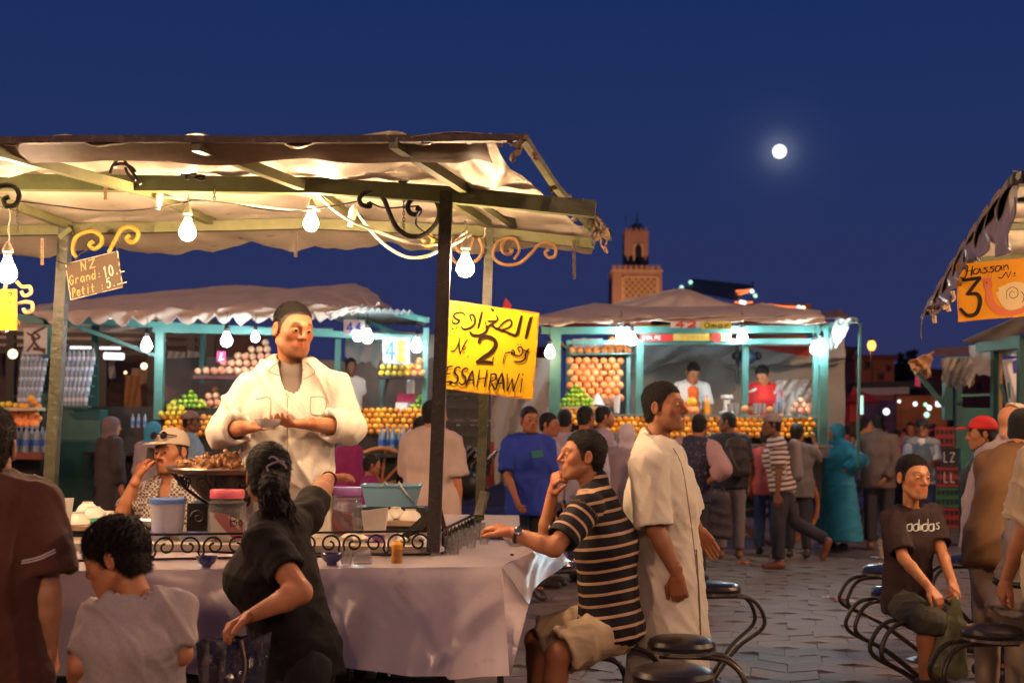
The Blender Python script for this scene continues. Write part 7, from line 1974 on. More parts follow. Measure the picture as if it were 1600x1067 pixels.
# trees silhouettes by the low house
M_LEAF = mat('palm_leaf', (.03, .045, .03), .7, var=.4, vs=2)
for x, y, h_, lb in ((1425, 548, 1.0, 'dark cypress behind the tan awning flap'), (1407, 556, .8, 'smaller dark cypress left of the taller one'), (770, 545, 1.2, 'dark tree above the grey tarpaulin')):
 p = P(x, y, 75); e = empty('far_tree', V(p.x, 75, 0), lb, 'tree', 'dark trees on the skyline')
 b = MB(); b.tube([V(p.x, 75, 0), V(p.x, 75, p.z)], [.2, .05], 6); b.build('trunk', M_BLACK, e)
 b = MB()
 for k in range(420):
  t = random.random(); z = p.z - 3.2 * h_ * t; rr = (.25 + .9 * t) * h_ * math.sqrt(random.random()); a = random.uniform(0, 6.28); c = V(p.x + rr * math.cos(a), 75 + rr * math.sin(a), z)
  q = V(random.gauss(0, 1), random.gauss(0, 1), random.gauss(0, 1)).normalized(); r2 = q.cross(UP).normalized() * .14; b.add([c - r2, c + r2, c + q * .30], [(0, 1, 2)])
 b.build('crown', M_LEAF, e, smooth=False)
# market roof strip, umbrellas, stalls beyond
b = MB(); b.beam(P(1330, 605, 40), P(1440, 602, 40), 2.5, .22); tag(b.build('market_roof', mat('dark_roof', (.03, .035, .03), .7, var=.3)), 'long low dark roof below the square house', 'roof sheet')
b = MB(); b.beam(P(1335, 612, 36), P(1420, 610, 36), .08, .2); tag(b.build('market_gutter', mat('pale_gutter', (.35, .3, .3), .6)), 'thin pale gutter under the long low roof', 'gutter')
for x, y, w, lb in ((1334, 612, 14, 'folded red parasol'), (1346, 620, 30, 'open red parasol')):
 c = P(x, y, 30); e = empty('parasol', V(c.x, 30, 0), lb + ' beside the lady in turquoise', 'parasol')
 R_ = w / 2000 * 30; b = MB()
 if w > 20: b.lathe(c, [(0, .12), (R_ * .5, .06), (R_, -.12), (R_ * .98, -.13), (0, .08)], 8)
 else: b.lathe(c, [(0, .15), (R_ * .6, -.1), (R_, -.7), (.02, -.6)], 8)
 b.build('parasol_cloth', M_REDC, e); b = MB(); b.beam(V(c.x, 30, 0), c, .05, .05); b.build('pole', M_DARKST, e)
glow(0, 0, 0, .04, M_GLOWG, 'upright tube lamp below the open red parasol', tube=((1346, 618, 29), (1346, 647, 29)))
for x, y, r, m, lb in ((1307, 611, .05, M_GLOWG, 'small green lamp right of the juice stall'), (1306, 583, .05, M_GLOWO, 'small orange lantern under the stall corner'), (1430, 631, .08, M_GLOWC, 'white lamp over the cap of the vest man'), (1446, 632, .07, M_GLOWG, 'greenish lamp right of the vest man'), (1452, 637, .09, M_GLOWC, 'round lamp left of the crates'), (1405, 627, .06, M_GLOWC, 'faint lamp left of the vest man'), (1385, 643, .12, M_GLOWC, 'bluish window lamp behind the suit jacket'), (1448, 648, .10, M_GLOWG, 'lower green lamp right of the vest man'), (1495, 619, .04, M_GLOWW, 'small lamp on the right stall post')):
 glow(x, y, 28, r * .62, m, lb)
glow(0, 0, 0, .06, M_GLOWC, 'short strip lamp left of the teal post above crates', tube=((1463, 631, 28), (1474, 631, 28)))
for x0, x1, y0, y1, d, m, lb in ((1300, 1345, 640, 720, 33, M_REDD, 'dark red cloth of a far stall behind turquoise lady'), (1400, 1480, 618, 690, 34, mat('orange_wall', (.35, .12, .04), .8, var=.5, vs=1), 'orange lit wall of a far cafe'), (1345, 1400, 625, 700, 33, mat('purple_dark', (.06, .03, .08), .8, var=.6, vs=2), 'dark purple stall cloth behind the jacket man')):
 roof_cloth([[(x0, y0, d), (x1, y0, d)], [(x0, y1, d), (x1, y1, d)]], m, lb, 'tarpaulin', .05, nu=12)
# flag hanging pennant
b = MB(); b.sheet([[P(1430, 583, R2 + 3), P(1437, 583, R2 + 3)], [P(1429, 603, R2 + 3), P(1438, 604, R2 + 3)]], .01); tag(b.build('pennant', mat('magenta_pack')), 'small pink pennant hanging under the tan flap', 'pennant')
b = MB(); b.sheet([[P(790, 465, 18), P(800, 478, 18)], [P(784, 483, 18), P(794, 486, 18)]], .01); tag(b.build('flag', M_SRED), 'small dark red flag above the number two sign', 'flag')
b = MB(); b.beam(P(785, 478, 18), P(782, 600, 18), .03, .03); tag(b.build('flagpole', M_BLACK), 'thin dark pole carrying the small red flag', 'pole')
# street lamp
sl = empty('street_lamp', V(P(1362, 600, 45).x, 45, 0), 'old street lamp glowing orange above the terracotta house', 'street lamp')
c = P(1362, 547, 45); b = MB(); b.beam(V(c.x, 45, 0), c, .045, .045); b.build('pole', M_BLACK, sl)
b = MB(); b.lathe(c, [(.08, 0), (.14, .12), (.14, .24), (.08, .32), (0, .33)], 10); b.build('lantern_glass', mat('lamp_glow_sodium', (.9, .5, .1), .3, emit=(1, .40, .06), es=4, var=0), sl)
b = MB(); b.lathe(c + UP * .33, [(.14, 0), (.05, .06), (0, .10)], 8); b.build('lantern_cap', M_BLACK, sl)
ll_ = bpy.data.lights.new('sodium_lamp', 'POINT'); ll_.energy = 1000; ll_.color = (1, .45, .12); ll_.shadow_soft_size = .2
lo_ = bpy.data.objects.new('sodium_lamp', ll_); C.objects.link(lo_); lo_.location = c + V(0, 1.6, .2)
# cafe terrace roof with lights
tf = empty('terrace_awning', V(P(1150, 480, 48).x, 48, 0), 'rooftop cafe shade sail strung with rope lights', 'shade sail')
b = MB(); T0 = [[P(1082, 436, 48), P(1120, 440, 48), P(1175, 446, 48)], [P(1076, 446, 46), P(1115, 453, 46), P(1160, 462, 46)], [P(1066, 453, 45), P(1110, 462, 45), P(1150, 470, 45)]]
b.sheet(T0, .02); b.build('sail', mat('sail_dark', (.06, .06, .05), .7, var=.3), tf)
for k, (x, ya, yb) in enumerate(((1082, 434, 480), (1176, 440, 480))):
 b = MB(); b.beam(P(x, ya, 48), P(x, yb, 48), .06, .06); b.build('pole', M_BLACK, tf)
for k, (x, y, m) in enumerate(((1065, 449, M_GLOWG), (1079, 441, M_GLOWG), (1130, 460, M_GLOWC), (1175, 455, M_GLOWC), (1180, 462, M_GLOWG), (1163, 473, M_GLOWC), (1158, 472, M_GLOWC), (1248, 480, M_GLOWC), (1255, 481, M_GLOWW))):
 b = MB(); b.ball(P(x, y, 46), .075, 10, 6); b.build('lamp', m, tf)
for k, pts in enumerate(([(1130, 460), (1150, 461), (1170, 456)], [(1150, 455), (1165, 454), (1174, 453)], [(1200, 476), (1222, 479), (1246, 480)], [(1148, 472), (1160, 474), (1176, 472)])):
 b = MB(); b.tube([P(x, y, 46) for x, y in pts], .035, 6); b.build('rope_light', M_GLOWR, tf)
building(1060, 1260, 484, 47, M_REDD, 'dark cafe building carrying the lit roof terrace', ())
# minaret
MD = 330; mn = empty('minaret', V(P(995, 470, MD).x, MD + 6, 0), 'square sandstone minaret with lattice panel, lantern and dome', 'minaret')
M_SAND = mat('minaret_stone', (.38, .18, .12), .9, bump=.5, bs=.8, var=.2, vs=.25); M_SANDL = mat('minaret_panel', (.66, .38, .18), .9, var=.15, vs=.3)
def mbox(x0, x1, y0, y1, d0, d1, name, m, par=mn):
 a = P(x0, y0, d0); c = P(x1, y1, d0); b = MB(); b.box(a.x, c.x, d0, d1, c.z, a.z); return b.build(name, m, par, smooth=False)
mbox(957, 1034, 424, 600, MD, MD + 12.7, 'shaft', M_SAND)
mbox(955.5, 1035.5, 421, 424, MD - .3, MD + 13, 'cornice', M_SANDL)
for k in range(9):
 x = 957 + 8.6 * k; mbox(x, x + 6, 414.5, 420.9, MD - .1, MD + .9, 'merlon', M_SAND)
for k in range(6):
 a = P(956.5, 417, MD); b = MB(); b.box(a.x, a.x + .9, MD + 1.5 + 1.9 * k, MD + 2.6 + 1.9 * k, P(0, 420.9, MD).z, P(0, 414.5, MD).z); b.build('merlon', M_SAND, mn, smooth=False)
mbox(976, 1013, 362, 421, MD + 3.3, MD + 9.4, 'lantern_tower', M_SAND)
mbox(975.5, 1013.5, 360, 362, MD + 3.1, MD + 9.6, 'lantern_cornice', M_SAND)
for k in range(5): mbox(976.5 + 7.8 * k, 980.5 + 7.8 * k, 356.5, 359.9, MD + 3.3, MD + 4.2, 'merlon', M_SAND)
mbox(990, 1005, 381, 417, MD + 3.0, MD + 3.25, 'arch_frame', M_SANDL)
b = MB(); cz = P(997.5, 390, MD + 2.9); w = 5.5 / 2000 * MD
pts = [cz + V(-w, 0, -4.0), cz + V(w, 0, -4.0), cz + V(w, 0, 0)] + [cz + V(w * math.cos(a), 0, w * 1.5 * math.sin(a)) for a in [i * PI / 8 for i in range(1, 8)]] + [cz + V(-w, 0, 0)]
b.add(pts, [tuple(range(len(pts)))]); b.build('arch_opening', M_WIN, mn, smooth=False)
c = P(995, 360, MD + 6.3); b = MB(); b.lathe(c, [(1.75, 0), (1.8, .5), (1.5, 1.3), (.8, 1.9), (.15, 2.2), (0, 2.3)], 20); b.build('dome', mat('dome_stone', (.40, .25, .20), .8, var=.1), mn)
b = MB(); b.tube([c + UP * z for z in (2.2, 3, 4, 5.2)], [.1, .08, .06, .03], 6); b.ball(c + UP * 2.8, .33, 10, 6); b.ball(c + UP * 3.5, .25, 10, 6); b.ball(c + UP * 4.1, .18, 10, 6); b.build('finial', M_WIN, mn)
b = MB(); q = P(977.5, 362, MD + 3.4); b.beam(q, q + UP * 4.3, .12, .12); b.ball(q + UP * 3.6, .25, 8, 5); b.build('mast', M_WIN, mn)
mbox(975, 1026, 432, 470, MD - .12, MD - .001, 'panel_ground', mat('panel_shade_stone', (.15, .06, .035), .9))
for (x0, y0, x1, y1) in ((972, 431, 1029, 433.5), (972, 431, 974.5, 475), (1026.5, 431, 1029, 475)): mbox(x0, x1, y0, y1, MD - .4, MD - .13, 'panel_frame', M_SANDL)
u_ = MD / 2000
for k in range(-3, 7):
 for s in (1, -1):
  x0 = 976 + 9.6 * k; pts = []
  for i in range(25):
   t = i / 24; y = 433 + 37 * t; x = x0 + s * 37 * t * .95 + (0 if s > 0 else 35)
   pts.append((x, y))
  pts = [p for p in pts if 974 <= p[0] <= 1027]
  if len(pts) > 2:
   b = MB(); q = [P(x, y, MD - .22) for x, y in pts]; b.beam(q[0], q[-1], .40, .35); b.build('lattice_rib', M_SANDL, mn)
fl = bpy.data.lights.new('minaret_floodlight', 'SPOT'); fl.energy = 120000; fl.color = (1, .60, .34); fl.spot_size = math.radians(34); fl.shadow_soft_size = .5; fl.spot_blend = .8
flo = bpy.data.objects.new('minaret_floodlight', fl); C.objects.link(flo); flo.location = V(mn.location.x - 6, MD - 45, 6); flo.rotation_euler = (V(mn.location.x, MD + 2, P(0, 425, MD).z) - flo.location).to_track_quat('-Z', 'Y').to_euler()
# ------------------------------------------------------------------ the people
SK1, SK2, SK3, SK4 = (.46, .195, .090), (.34, .14, .065), (.48, .25, .14), (.17, .075, .04)
MW_COAT = mat('cotton_coat', (.70, .65, .54), .8, bump=.3, bs=260, var=.06, sheen=.2)
MW_ROBE = mat('cotton_robe', (.72, .64, .51), .8, bump=.3, bs=220, var=.08, sheen=.2)
M_SHIRTG = mat('grey_shirt', (.22, .18, .15), .75, var=.1); M_TEEG = mat('grey_marl', (.40, .34, .33), .85, bump=.3, bs=400, var=.14, vs=120)
M_BLKC = mat('black_cotton', (.009, .0065, .0065), .85, bump=.3, bs=300, var=.2, spec=.25); M_BRNC = mat('brown_cotton', (.085, .022, .007), .8, bump=.3, bs=300, var=.1, sheen=.2)
M_KHK = mat('khaki_cotton', (.52, .39, .24), .8, bump=.3, bs=260, var=.08); M_CAMO = mat('camo_cotton', (.20, .12, .06), .8, var=.1, col2=(.06, .04, .025), c2=.52, c2s=14)
M_MAROON = mat('dark_maroon_cotton', (.028, .013, .014), .85, bump=.2, bs=300, var=.1, spec=.3); M_OLIVE = mat('dark_olive_cotton', (.04, .036, .025), .85, var=.2)
M_BLUET = mat('royal_blue_cotton', (.015, .045, .36), .8, var=.1); M_LILAC = mat('lilac_cotton', (.38, .30, .36), .8, var=.1); M_TURQ = mat('turquoise_robe', (.006, .20, .30), .7, bump=.2, bs=100, var=.12, sheen=.2)
M_WHT = mat('white_cotton', (.66, .66, .64), .8, var=.06); M_REDT = mat('red_cotton', (.55, .02, .02), .75, var=.08); M_ORGA = mat('orange_apron', (.75, .14, .02), .7, var=.06)
M_JEAN = mat('grey_jeans', (.17, .15, .16), .85, var=.2); M_DJEAN = mat('dark_jeans', (.025, .025, .035), .85, var=.2); M_BLUEJ = mat('blue_jeans', (.05, .08, .17), .85, var=.2)
M_JACK = mat('brown_jacket', (.11, .075, .06), .8, var=.1); M_BRJ = mat('tan_brown_jacket', (.15, .072, .025), .8, bump=.3, bs=200, var=.12); M_LAV = mat('lavender_shirt', (.32, .25, .26), .8, var=.08)
M_PINKS = mat('coral_top', (.50, .09, .08), .8, var=.1); M_MAG = mat('magenta_cloth', (.25, .012, .11), .8, var=.1); M_TEALS = mat('teal_scarf', (.01, .14, .16), .75, var=.12); M_WSC = mat('pale_scarf', (.52, .46, .50), .8, var=.1)
M_BSC = mat('sky_scarf', (.03, .25, .42), .75, var=.2, vs=20); M_NIQ = mat('dark_veil', (.035, .025, .025), .8, var=.2); M_BEIGE = mat('beige_cotton', (.42, .32, .22), .8, bump=.2, bs=250, var=.08)
M_SHOE = mat('dark_shoe', (.03, .018, .012), .4, var=.2); M_TANSH = mat('tan_shoe', (.20, .10, .05), .5, var=.2); M_CAPW = mat('beige_cap', (.42, .34, .26), .8, var=.08); M_REDCAP = mat('red_cap', (.60, .02, .02), .75, var=.05)
M_POLO = stripes('striped_polo', (.009, .007, .011), (.55, .34, .20), .052, .013)
M_BWS = stripes('brown_white_stripes', (.12, .06, .05), (.55, .52, .50), .055, .028)
M_PLAID = checks('plaid_shirt', (.10, .07, .06), (.42, .36, .32), 70)
HB, HBR = (.012, .008, .006), (.030, .014, .008)
def shirt(m, **k): return dict(name='shirt', kind='top', mat=m, **k)
def pants(m, **k): return dict(name='trousers', kind='bot', mat=m, **k)

# --- man serving, in a white coat
J = skel(P(452, 1010, 6.45), 1.86, 172, lean=4, al='front', ar='front')
J.update(pel=P(450, 790, 6.5), che=P(450, 652, 6.42), nek=P(458, 568, 6.42), shl=P(522, 606, 6.45), shr=P(393, 608, 6.42),
         ell=P(547, 668, 6.40), elr=P(350, 672, 6.36), wrl=P(478, 662, 6.12), wrr=P(392, 667, 6.10), hil=P(478, 800, 6.5), hir=P(422, 800, 6.5))
J['knl'] = J['hil'] - UP * .46; J['knr'] = J['hir'] - UP * .46; J['anl'] = J['knl'] - UP * .42; J['anr'] = J['knr'] - UP * .42
J['Fc'] = hd(175); J['Uc'] = UP; J['F'] = hd(175); J['ftl'] = J['ftr'] = J['F']
J['Fh'] = hd(142, -8); J['Uh'] = axes(J['Fh'], UP + V(.04, 0, 0))[2]; J['hed'] = P(458, 515, 6.36)
J['hdl'] = P(440, 664, 6.02) - J['wrl']; J['hdr'] = P(425, 668, 6.04) - J['wrr']
J['hnl'] = V(-.25, -.2, .9); J['hnr'] = V(.3, -.3, .85); J['cul'] = .42; J['cur'] = .5
M = person(J, dict(lv=0, skin=SK1, bulk=1.10, hs=1.09, fat=1.06, jaw=1.05, beard=.35, nose=.9, haircol=HB, hairline=.068, hairt=.002, hairn=.001, strandl=.005, strands=12000, gaze=(.25, -.1), belly=.05,
 wear=[dict(name='inner_shirt', kind='top', mat=M_SHIRTG, fit=.010, collar=1, sleeve=.15, hem=.0301, wr=.001, cr=0), dict(name='coat', kind='top', mat=MW_COAT, fit=.028, hem=.62, sleeve=1.50, cuff=.004, sleevefit=.022, vneck=.25, vw=.06, neck=.080, collar=1, skirt=1, flare=.03, wr=.012, wf=20),
          pants(M_JEAN)], shoes=M_SHOE), 'man in a white coat serving a small bowl behind the counter')
def snap_bvh(o):
 me = o.data; return BVHTree.FromPolygons([v.co + o.parent.location for v in me.vertices], [tuple(p.vertices) for p in me.polygons])
def on_cloth(M, part, pix, w, m, name, lift=.004, close=False, d=None, taper=.1):
 """stitched or printed lines laid on a garment: pixels are cast on the cloth"""
 bv = snap_bvh(M[part]); b = MB()
 for pts in pix:
  pts = smooth_path([V(x, y, 0) for x, y in pts], 5) if len(pts) > 2 else [V(*pts[0], 0).lerp(V(*pts[1], 0), t / 6) for t in range(7)]
  p3 = []
  for q in pts:
   dr = (P(q.x, q.y, 5) - CAM_P).normalized(); h_ = bv.ray_cast(CAM_P, dr)
   if h_[0] is not None: p3.append((h_[0] - dr * lift, h_[1]))
  if len(p3) < 2: continue
  vs = []
  n = len(p3)
  for i, (p, nn) in enumerate(p3):
   t = (p3[min(i + 1, n - 1)][0] - p3[max(i - 1, 0)][0]).normalized(); sd = t.cross((CAM_P - p).normalized()).normalized()
   vs += [p + sd * w / 2, p - sd * w / 2]
  b.add(vs, [(2 * i, 2 * i + 1, 2 * i + 3, 2 * i + 2) for i in range(n - 1)])
 if not b.v: return
 o = b.build(name, m, None); o.parent = M['body']; o.location = o.location - M['body'].location
 return o
on_cloth(M, 'coat', [[(432, 568), (420, 580), (440, 590), (448, 618)], [(478, 566), (492, 582), (470, 596), (449, 622)], [(449, 622), (449, 690), (448, 730)]], .006, mat('coat_seam', (.42, .34, .24), .8), 'lapel_edge')
on_cloth(M, 'coat', [[(400, 624), (422, 622), (422, 650)], [(486, 620), (508, 622), (506, 646), (486, 646), (486, 620)]], .005, mat('coat_seam'), 'pocket_edge')
bowl(P(419, 671, 6.03), .066, .050, M_CHINA, 'small white bowl in the hands of the man in white coat', None)
b = MB(); b.box(-1.9, -.7, 6.2, 7.2, 0, .32)
tag(b.build('duckboard', M_WOOD), 'wooden step on which the man in white coat stands', 'platform')
b = MB(); b.tube([P(414, 662, 6.05), P(424, 652, 6.1)], .004, 5); tag(b.build('pick', M_BLACK), 'dark pick standing in the small white bowl', 'pick')

# --- man eating, striped polo
J = skel(P(945, 960, 6.0), 1.76, -90, seat=.55)
J.update(pel=P(955, 972, 6.02), che=P(945, 852, 6.0), nek=P(928, 764, 6.02), shl=P(918, 792, 5.80), shr=P(926, 788, 6.22),
         ell=P(866, 856, 5.66), wrl=P(800, 832, 5.72), elr=P(852, 842, 6.28), wrr=P(864, 766, 6.20), hil=P(950, 985, 5.92), hir=P(940, 975, 6.14))
J['knl'] = P(872, 1022, 5.80); J['knr'] = P(838, 1000, 6.18); J['anl'] = P(850, 1150, 5.85); J['anr'] = P(836, 1110, 6.2)
J['F'] = hd(-88); J['Uc'] = (J['nek'] - J['pel']).normalized(); J['Fc'] = axes(hd(-84), J['Uc'])[1]; J['Fc'] = (J['Fc'] - J['Uc'] * J['Fc'].dot(J['Uc'])).normalized()
J['Fh'] = hd(-97, 3); J['Uh'] = axes(J['Fh'])[2]; J['hed'] = P(911, 712, 6.03)
J['hdl'] = P(768, 822, 5.76) - J['wrl']; J['hnl'] = V(-.2, .3, -.9); J['cul'] = .55
J['hdr'] = P(868, 738, 6.10) - J['wrr']; J['hnr'] = V(.5, -.3, .3); J['cur'] = .95; J['thr'] = .9; J['ftl'] = J['ftr'] = hd(-90)
M = person(J, dict(lv=0, skin=SK1, bulk=1.04, hs=1.0, beard=.3, haircol=HB, hairt=.005, hairn=.003, hairline=.068, gaze=(-.1, 0), jaw=1.05, nose=1.05,
 wear=[dict(name='polo_shirt', kind='top', mat=M_POLO, fit=.020, collar=1, stripe=1, hem=.06, hang=False, sleeve=.80, wr=.006, wf=18, belly=.0), dict(name='shorts', kind='bot', mat=M_KHK, len=.92, fit=.02, loose=.015, wr=.012, wf=22)]), 'man in a striped polo shirt seated eating at the table end')
wt = empty('wrist_watch', P(790, 829, 5.70), 'steel watch with dark strap on the eating man’s wrist'.replace('’', ''), 'watch')
ax_ = (J['wrl'] - J['ell']).normalized(); c = J['wrl'] - ax_ * .025; up2 = (UP - ax_ * UP.dot(ax_)).normalized(); sd2 = ax_.cross(up2)
b = MB(); b.tube([c + (up2 * math.cos(a) + sd2 * math.sin(a)) * .034 for a in [i * PI / 12 for i in range(25)]], .008, 6, False); b.build('strap', M_BLACK, wt)
b = MB(); cc = c + (up2 * .5 + (CAM_P - c).normalized()).normalized() * .036; b.lathe(cc, [(0, -.004), (.018, -.004), (.019, .004), (.014, .007), (0, .007)], 18, (cc - c)); b.build('watch_case', M_CHROME, wt)

# --- laughing man in a long robe
J = skel(P(1040, 1180, 6.2), 1.78, 82)
J.update(pel=P(1042, 905, 6.25), che=P(1034, 780, 6.25), nek=P(1026, 694, 6.22), shr=P(1012, 726, 6.02), shl=P(1046, 720, 6.42),
         elr=P(1024, 826, 5.98), wrr=P(1058, 898, 5.96), ell=P(1078, 815, 6.5), wrl=P(1092, 812, 6.42))
J['ell'] = P(1072, 800, 6.5); J['wrl'] = P(1092, 828, 6.5)
for k, dd in (('r', -.09), ('l', .09)):
 J['hi' + k] = J['pel'] + V(0, dd, -.04); J['kn' + k] = J['hi' + k] - UP * .44; J['an' + k] = J['kn' + k] - UP * .41; J['ft' + k] = hd(84)
J['Fc'] = hd(84); J['Uc'] = UP; J['F'] = hd(84); J['Fh'] = hd(122, 3); J['Uh'] = axes(J['Fh'])[2]; J['hed'] = P(1038, 636, 6.2)
J['hdr'] = V(.10, 0, -1); J['hnr'] = V(.3, .9, 0); J['cur'] = .8; J['hdl'] = V(.5, .2, -.7); J['hnl'] = V(-.2, -.8, 0); J['cul'] = .2
M = person(J, dict(lv=0, skin=SK2, bulk=1.08, hs=1.0, smile=.9, mustache=1, beard=.3, haircol=HB, hairt=.005, hairn=.0035, hairline=.067, hairf=330, gaze=(.15, .05), nose=1.12,
 wear=[dict(name='robe', kind='top', mat=MW_ROBE, fit=.034, collar=1, hem=.60, skirt=1, flare=.045, sleeve=.96, sleevefit=.03, cuff=.006, neck=.072, wr=.012, wf=19), pants(M_DJEAN)], shoes=M_SHOE), 'laughing mustached man in a long pale robe standing by the stools')
on_cloth(M, 'robe', [[(1052, 700), (1066, 730), (1076, 790), (1084, 850), (1090, 900)]], .005, mat('robe_seam', (.36, .25, .15), .8), 'placket_edge')
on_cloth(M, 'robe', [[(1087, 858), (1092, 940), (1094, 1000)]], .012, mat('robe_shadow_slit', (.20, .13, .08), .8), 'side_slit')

# --- woman in black reaching over the table
J = skel(P(450, 1200, 4.75), 1.62, -70)
J.update(pel=P(468, 1020, 4.80), che=P(430, 905, 4.80), nek=P(432, 806, 4.84), shl=P(414, 848, 4.66), shr=P(478, 806, 5.0),
         ell=P(470, 925, 4.52), wrl=P(392, 962, 4.50), elr=P(500, 768, 5.18), wrr=P(514, 748, 5.42))
for k, dd in (('l', -.10), ('r', .10)):
 J['hi' + k] = J['pel'] + V(.02, dd, -.05); J['kn' + k] = J['hi' + k] + V(-.08, 0, -.42); J['an' + k] = J['kn' + k] + V(.04, 0, -.38); J['ft' + k] = hd(-70)
J['F'] = hd(-80); J['Uc'] = (J['nek'] - J['pel']).normalized(); J['Fc'] = hd(-70); J['Fh'] = hd(-22, 6); J['Uh'] = axes(J['Fh'])[2]; J['hed'] = P(418, 742, 4.86)
J['hdl'] = P(362, 975, 4.46) - J['wrl']; J['hnl'] = V(.2, -.2, -1); J['cul'] = .7; J['hdr'] = P(538, 742, 5.52) - J['wrr']; J['hnr'] = V(0, -.2, -1); J['cur'] = .25
M = person(J, dict(lv=0, skin=SK1, bulk=1.13, hs=1.04, bust=.9, haircol=HB, hairt=.013, hairn=.004, hairf=150, noeyes=1,
 wear=[dict(name='black_shirt', kind='top', mat=M_BLKC, fit=.018, hem=.10, sleeve=.62, neck=.090, belly=.02, wr=.007, wf=22, cr=.6), pants(mat('black_trousers', (.012, .009, .009), .85, var=.2), fit=.03)]), 'woman in black with a ponytail reaching across the table')
h = M['h']; hs = M['hs']; f_ = Field()
f_.cone(h(0, -.085, .025), h(0, -.125, -.02), .036, .046, k=.03); f_.cone(h(0, -.125, -.02), h(.015, -.13, -.11), .048, .052, k=.03); f_.cone(h(.015, -.13, -.11), h(.04, -.12, -.20), .050, .030, k=.03)
v, q = f_.mesh(.006); v = v + vnormals(v, q) * (.010 * wrinkle(v, 70, 5) + .006 * wrinkle(v, 170, 2))[:, None]; M['child']('ponytail', [(v, q, 0)], hair_mat(HB))
b = MB(); rnd = random.Random(3)
for k in range(70):
 a = rnd.uniform(0, 6.28); r0 = .043 * math.sqrt(rnd.random()) + .012; s0 = h(r0 * math.cos(a), -.125 + .8 * r0 * math.sin(a), -.02)
 ln = rnd.uniform(.13, .24); ph = rnd.uniform(0, 6); fr_ = rnd.uniform(50, 85); am = rnd.uniform(.004, .009)
 pts = [s0 - UP * (ln * t) + M['fr'][0] * (.03 * t * math.cos(a) + .02 * t + am * math.sin(fr_ * ln * t + ph)) - M['fr'][1] * (.012 * math.sin(t * PI) + am * math.cos(fr_ * ln * t + ph)) for t in [i / 12 for i in range(13)]]
 b.tube(pts, [.0045 * (1 - .75 * i / 12) for i in range(13)], 4)
o = b.build('ponytail_curls', hair_mat(HB), None); o.parent = M['body']; o.location = o.location - M['body'].location
b = MB()
for pts in ([(420, 716), (428, 714), (446, 728), (446, 731)], [(419, 736), (418, 728), (438, 720), (444, 723)]):
 d = (h(0, -.12, .02)).y - .035; b.tube(smooth_path([P(x, y, d) for x, y in pts], 4), .0042, 6)
o = b.build('hair_clip', mat('clip_metal', (.5, .42, .42), .3, metal=.6), None); o.parent = M['body']; o.location = o.location - M['body'].location
b = MB(); c = J['wrr'] + (J['wrr'] - J['elr']).normalized() * -.01; a_ = (J['wrr'] - J['elr']).normalized(); u_ = (UP - a_ * a_.z).normalized(); w_ = a_.cross(u_)
b.tube([c + (u_ * math.cos(t) + w_ * math.sin(t)) * .032 for t in [i * PI / 12 for i in range(25)]], .0035, 5, False); tag(b.build('bracelet', M_BLACK), 'thin black band on the wrist of the reaching woman', 'bracelet')
# her shiny handbag
bg = empty('handbag', P(362, 1090, 4.45), 'shiny black sequined handbag held by the woman in black', 'handbag')
def tri_bag(cs, th):
 b = MB(); g = []
 A, B_, C_, D_ = [P(*p) for p in cs]
 for i in range(17):
  s = i / 16; top = A.lerp(B_, s); bot = D_.lerp(C_, s)
  g.append([top.lerp(bot, t / 16) + V(0, -th * math.sin(s * PI) * math.sin(min(t / 16 * 1.4, 1) * PI * .5) + .008 * math.sin(s * 26) * (1 - t / 32), .006 * math.sin(s * 40 + t)) for t in range(17)])
 b.sheet(g, .004); return b
M_BAG = mat('sequined_bag', (.05, .045, .06), .20, bump=1.0, bs=130, var=.6, vs=70, metal=.6, coat=.5)
tri_bag([(306, 1005, 4.44), (420, 992, 4.44), (408, 1110, 4.42), (314, 1110, 4.42)], .05).build('front_panel', M_BAG, bg)
tri_bag([(312, 1000, 4.52), (424, 988, 4.52), (410, 1110, 4.50), (318, 1110, 4.50)], -.03).build('rear_panel', M_BAG, bg)
b = MB(); b.tube(smooth_path([P(378, 1000, 4.38), P(384, 1040, 4.37), P(376, 1080, 4.37), P(374, 1110, 4.37)], 4), .003, 5); b.build('strap', mat('gold_edge', (.4, .25, .08), .3, metal=.7), bg)

# --- boy with curly hair, grey t-shirt, from behind
J = skel(P(200, 1300, 4.0), 1.38, -12)
J.update(pel=P(205, 1090, 4.05), che=P(208, 1005, 4.02), nek=P(218, 925, 4.02), shl=P(152, 966, 4.06), shr=P(276, 950, 4.04),
         ell=P(124, 1038, 3.98), wrl=P(120, 1090, 4.15), elr=P(284, 1022, 4.02), wrr=P(252, 1040, 4.22))
J['F'] = hd(-12); J['Fc'] = hd(-10); J['Uc'] = UP; J['Fh'] = hd(-84, -20); J['Uh'] = axes(J['Fh'], UP + V(-.12, 0, 0))[2]; J['hed'] = P(180, 872, 4.04)
J['hdr'] = V(-.6, .4, -.3); J['hdl'] = V(.2, .8, -.4)
for k, dd in (('r', .08), ('l', -.08)): J['hi' + k] = J['pel'] + V(dd, 0, -.04); J['kn' + k] = J['hi' + k] - UP * .36; J['an' + k] = J['kn' + k] - UP * .32
u_ = 1.12; J['u'] = .92
M = person(J, dict(lv=0, skin=SK1, bulk=.94, hs=1.03, neckw=.85, strandl=.012, haircol=(.016, .008, .005), hairt=.016, hairn=.0045, hairf=150, hairline=.038, nose=.7, gaze=(0, -.3), mustache=0,
 wear=[shirt(M_TEEG, fit=.018, hem=.14, sleeve=.80, cuff=.002, sleevefit=.012, neck=.076, wr=.008, wf=24), pants(M_DJEAN)]), 'small boy with tousled dark hair in grey t-shirt before the table')
b = MB(); rnd = random.Random(8); h = M['h']
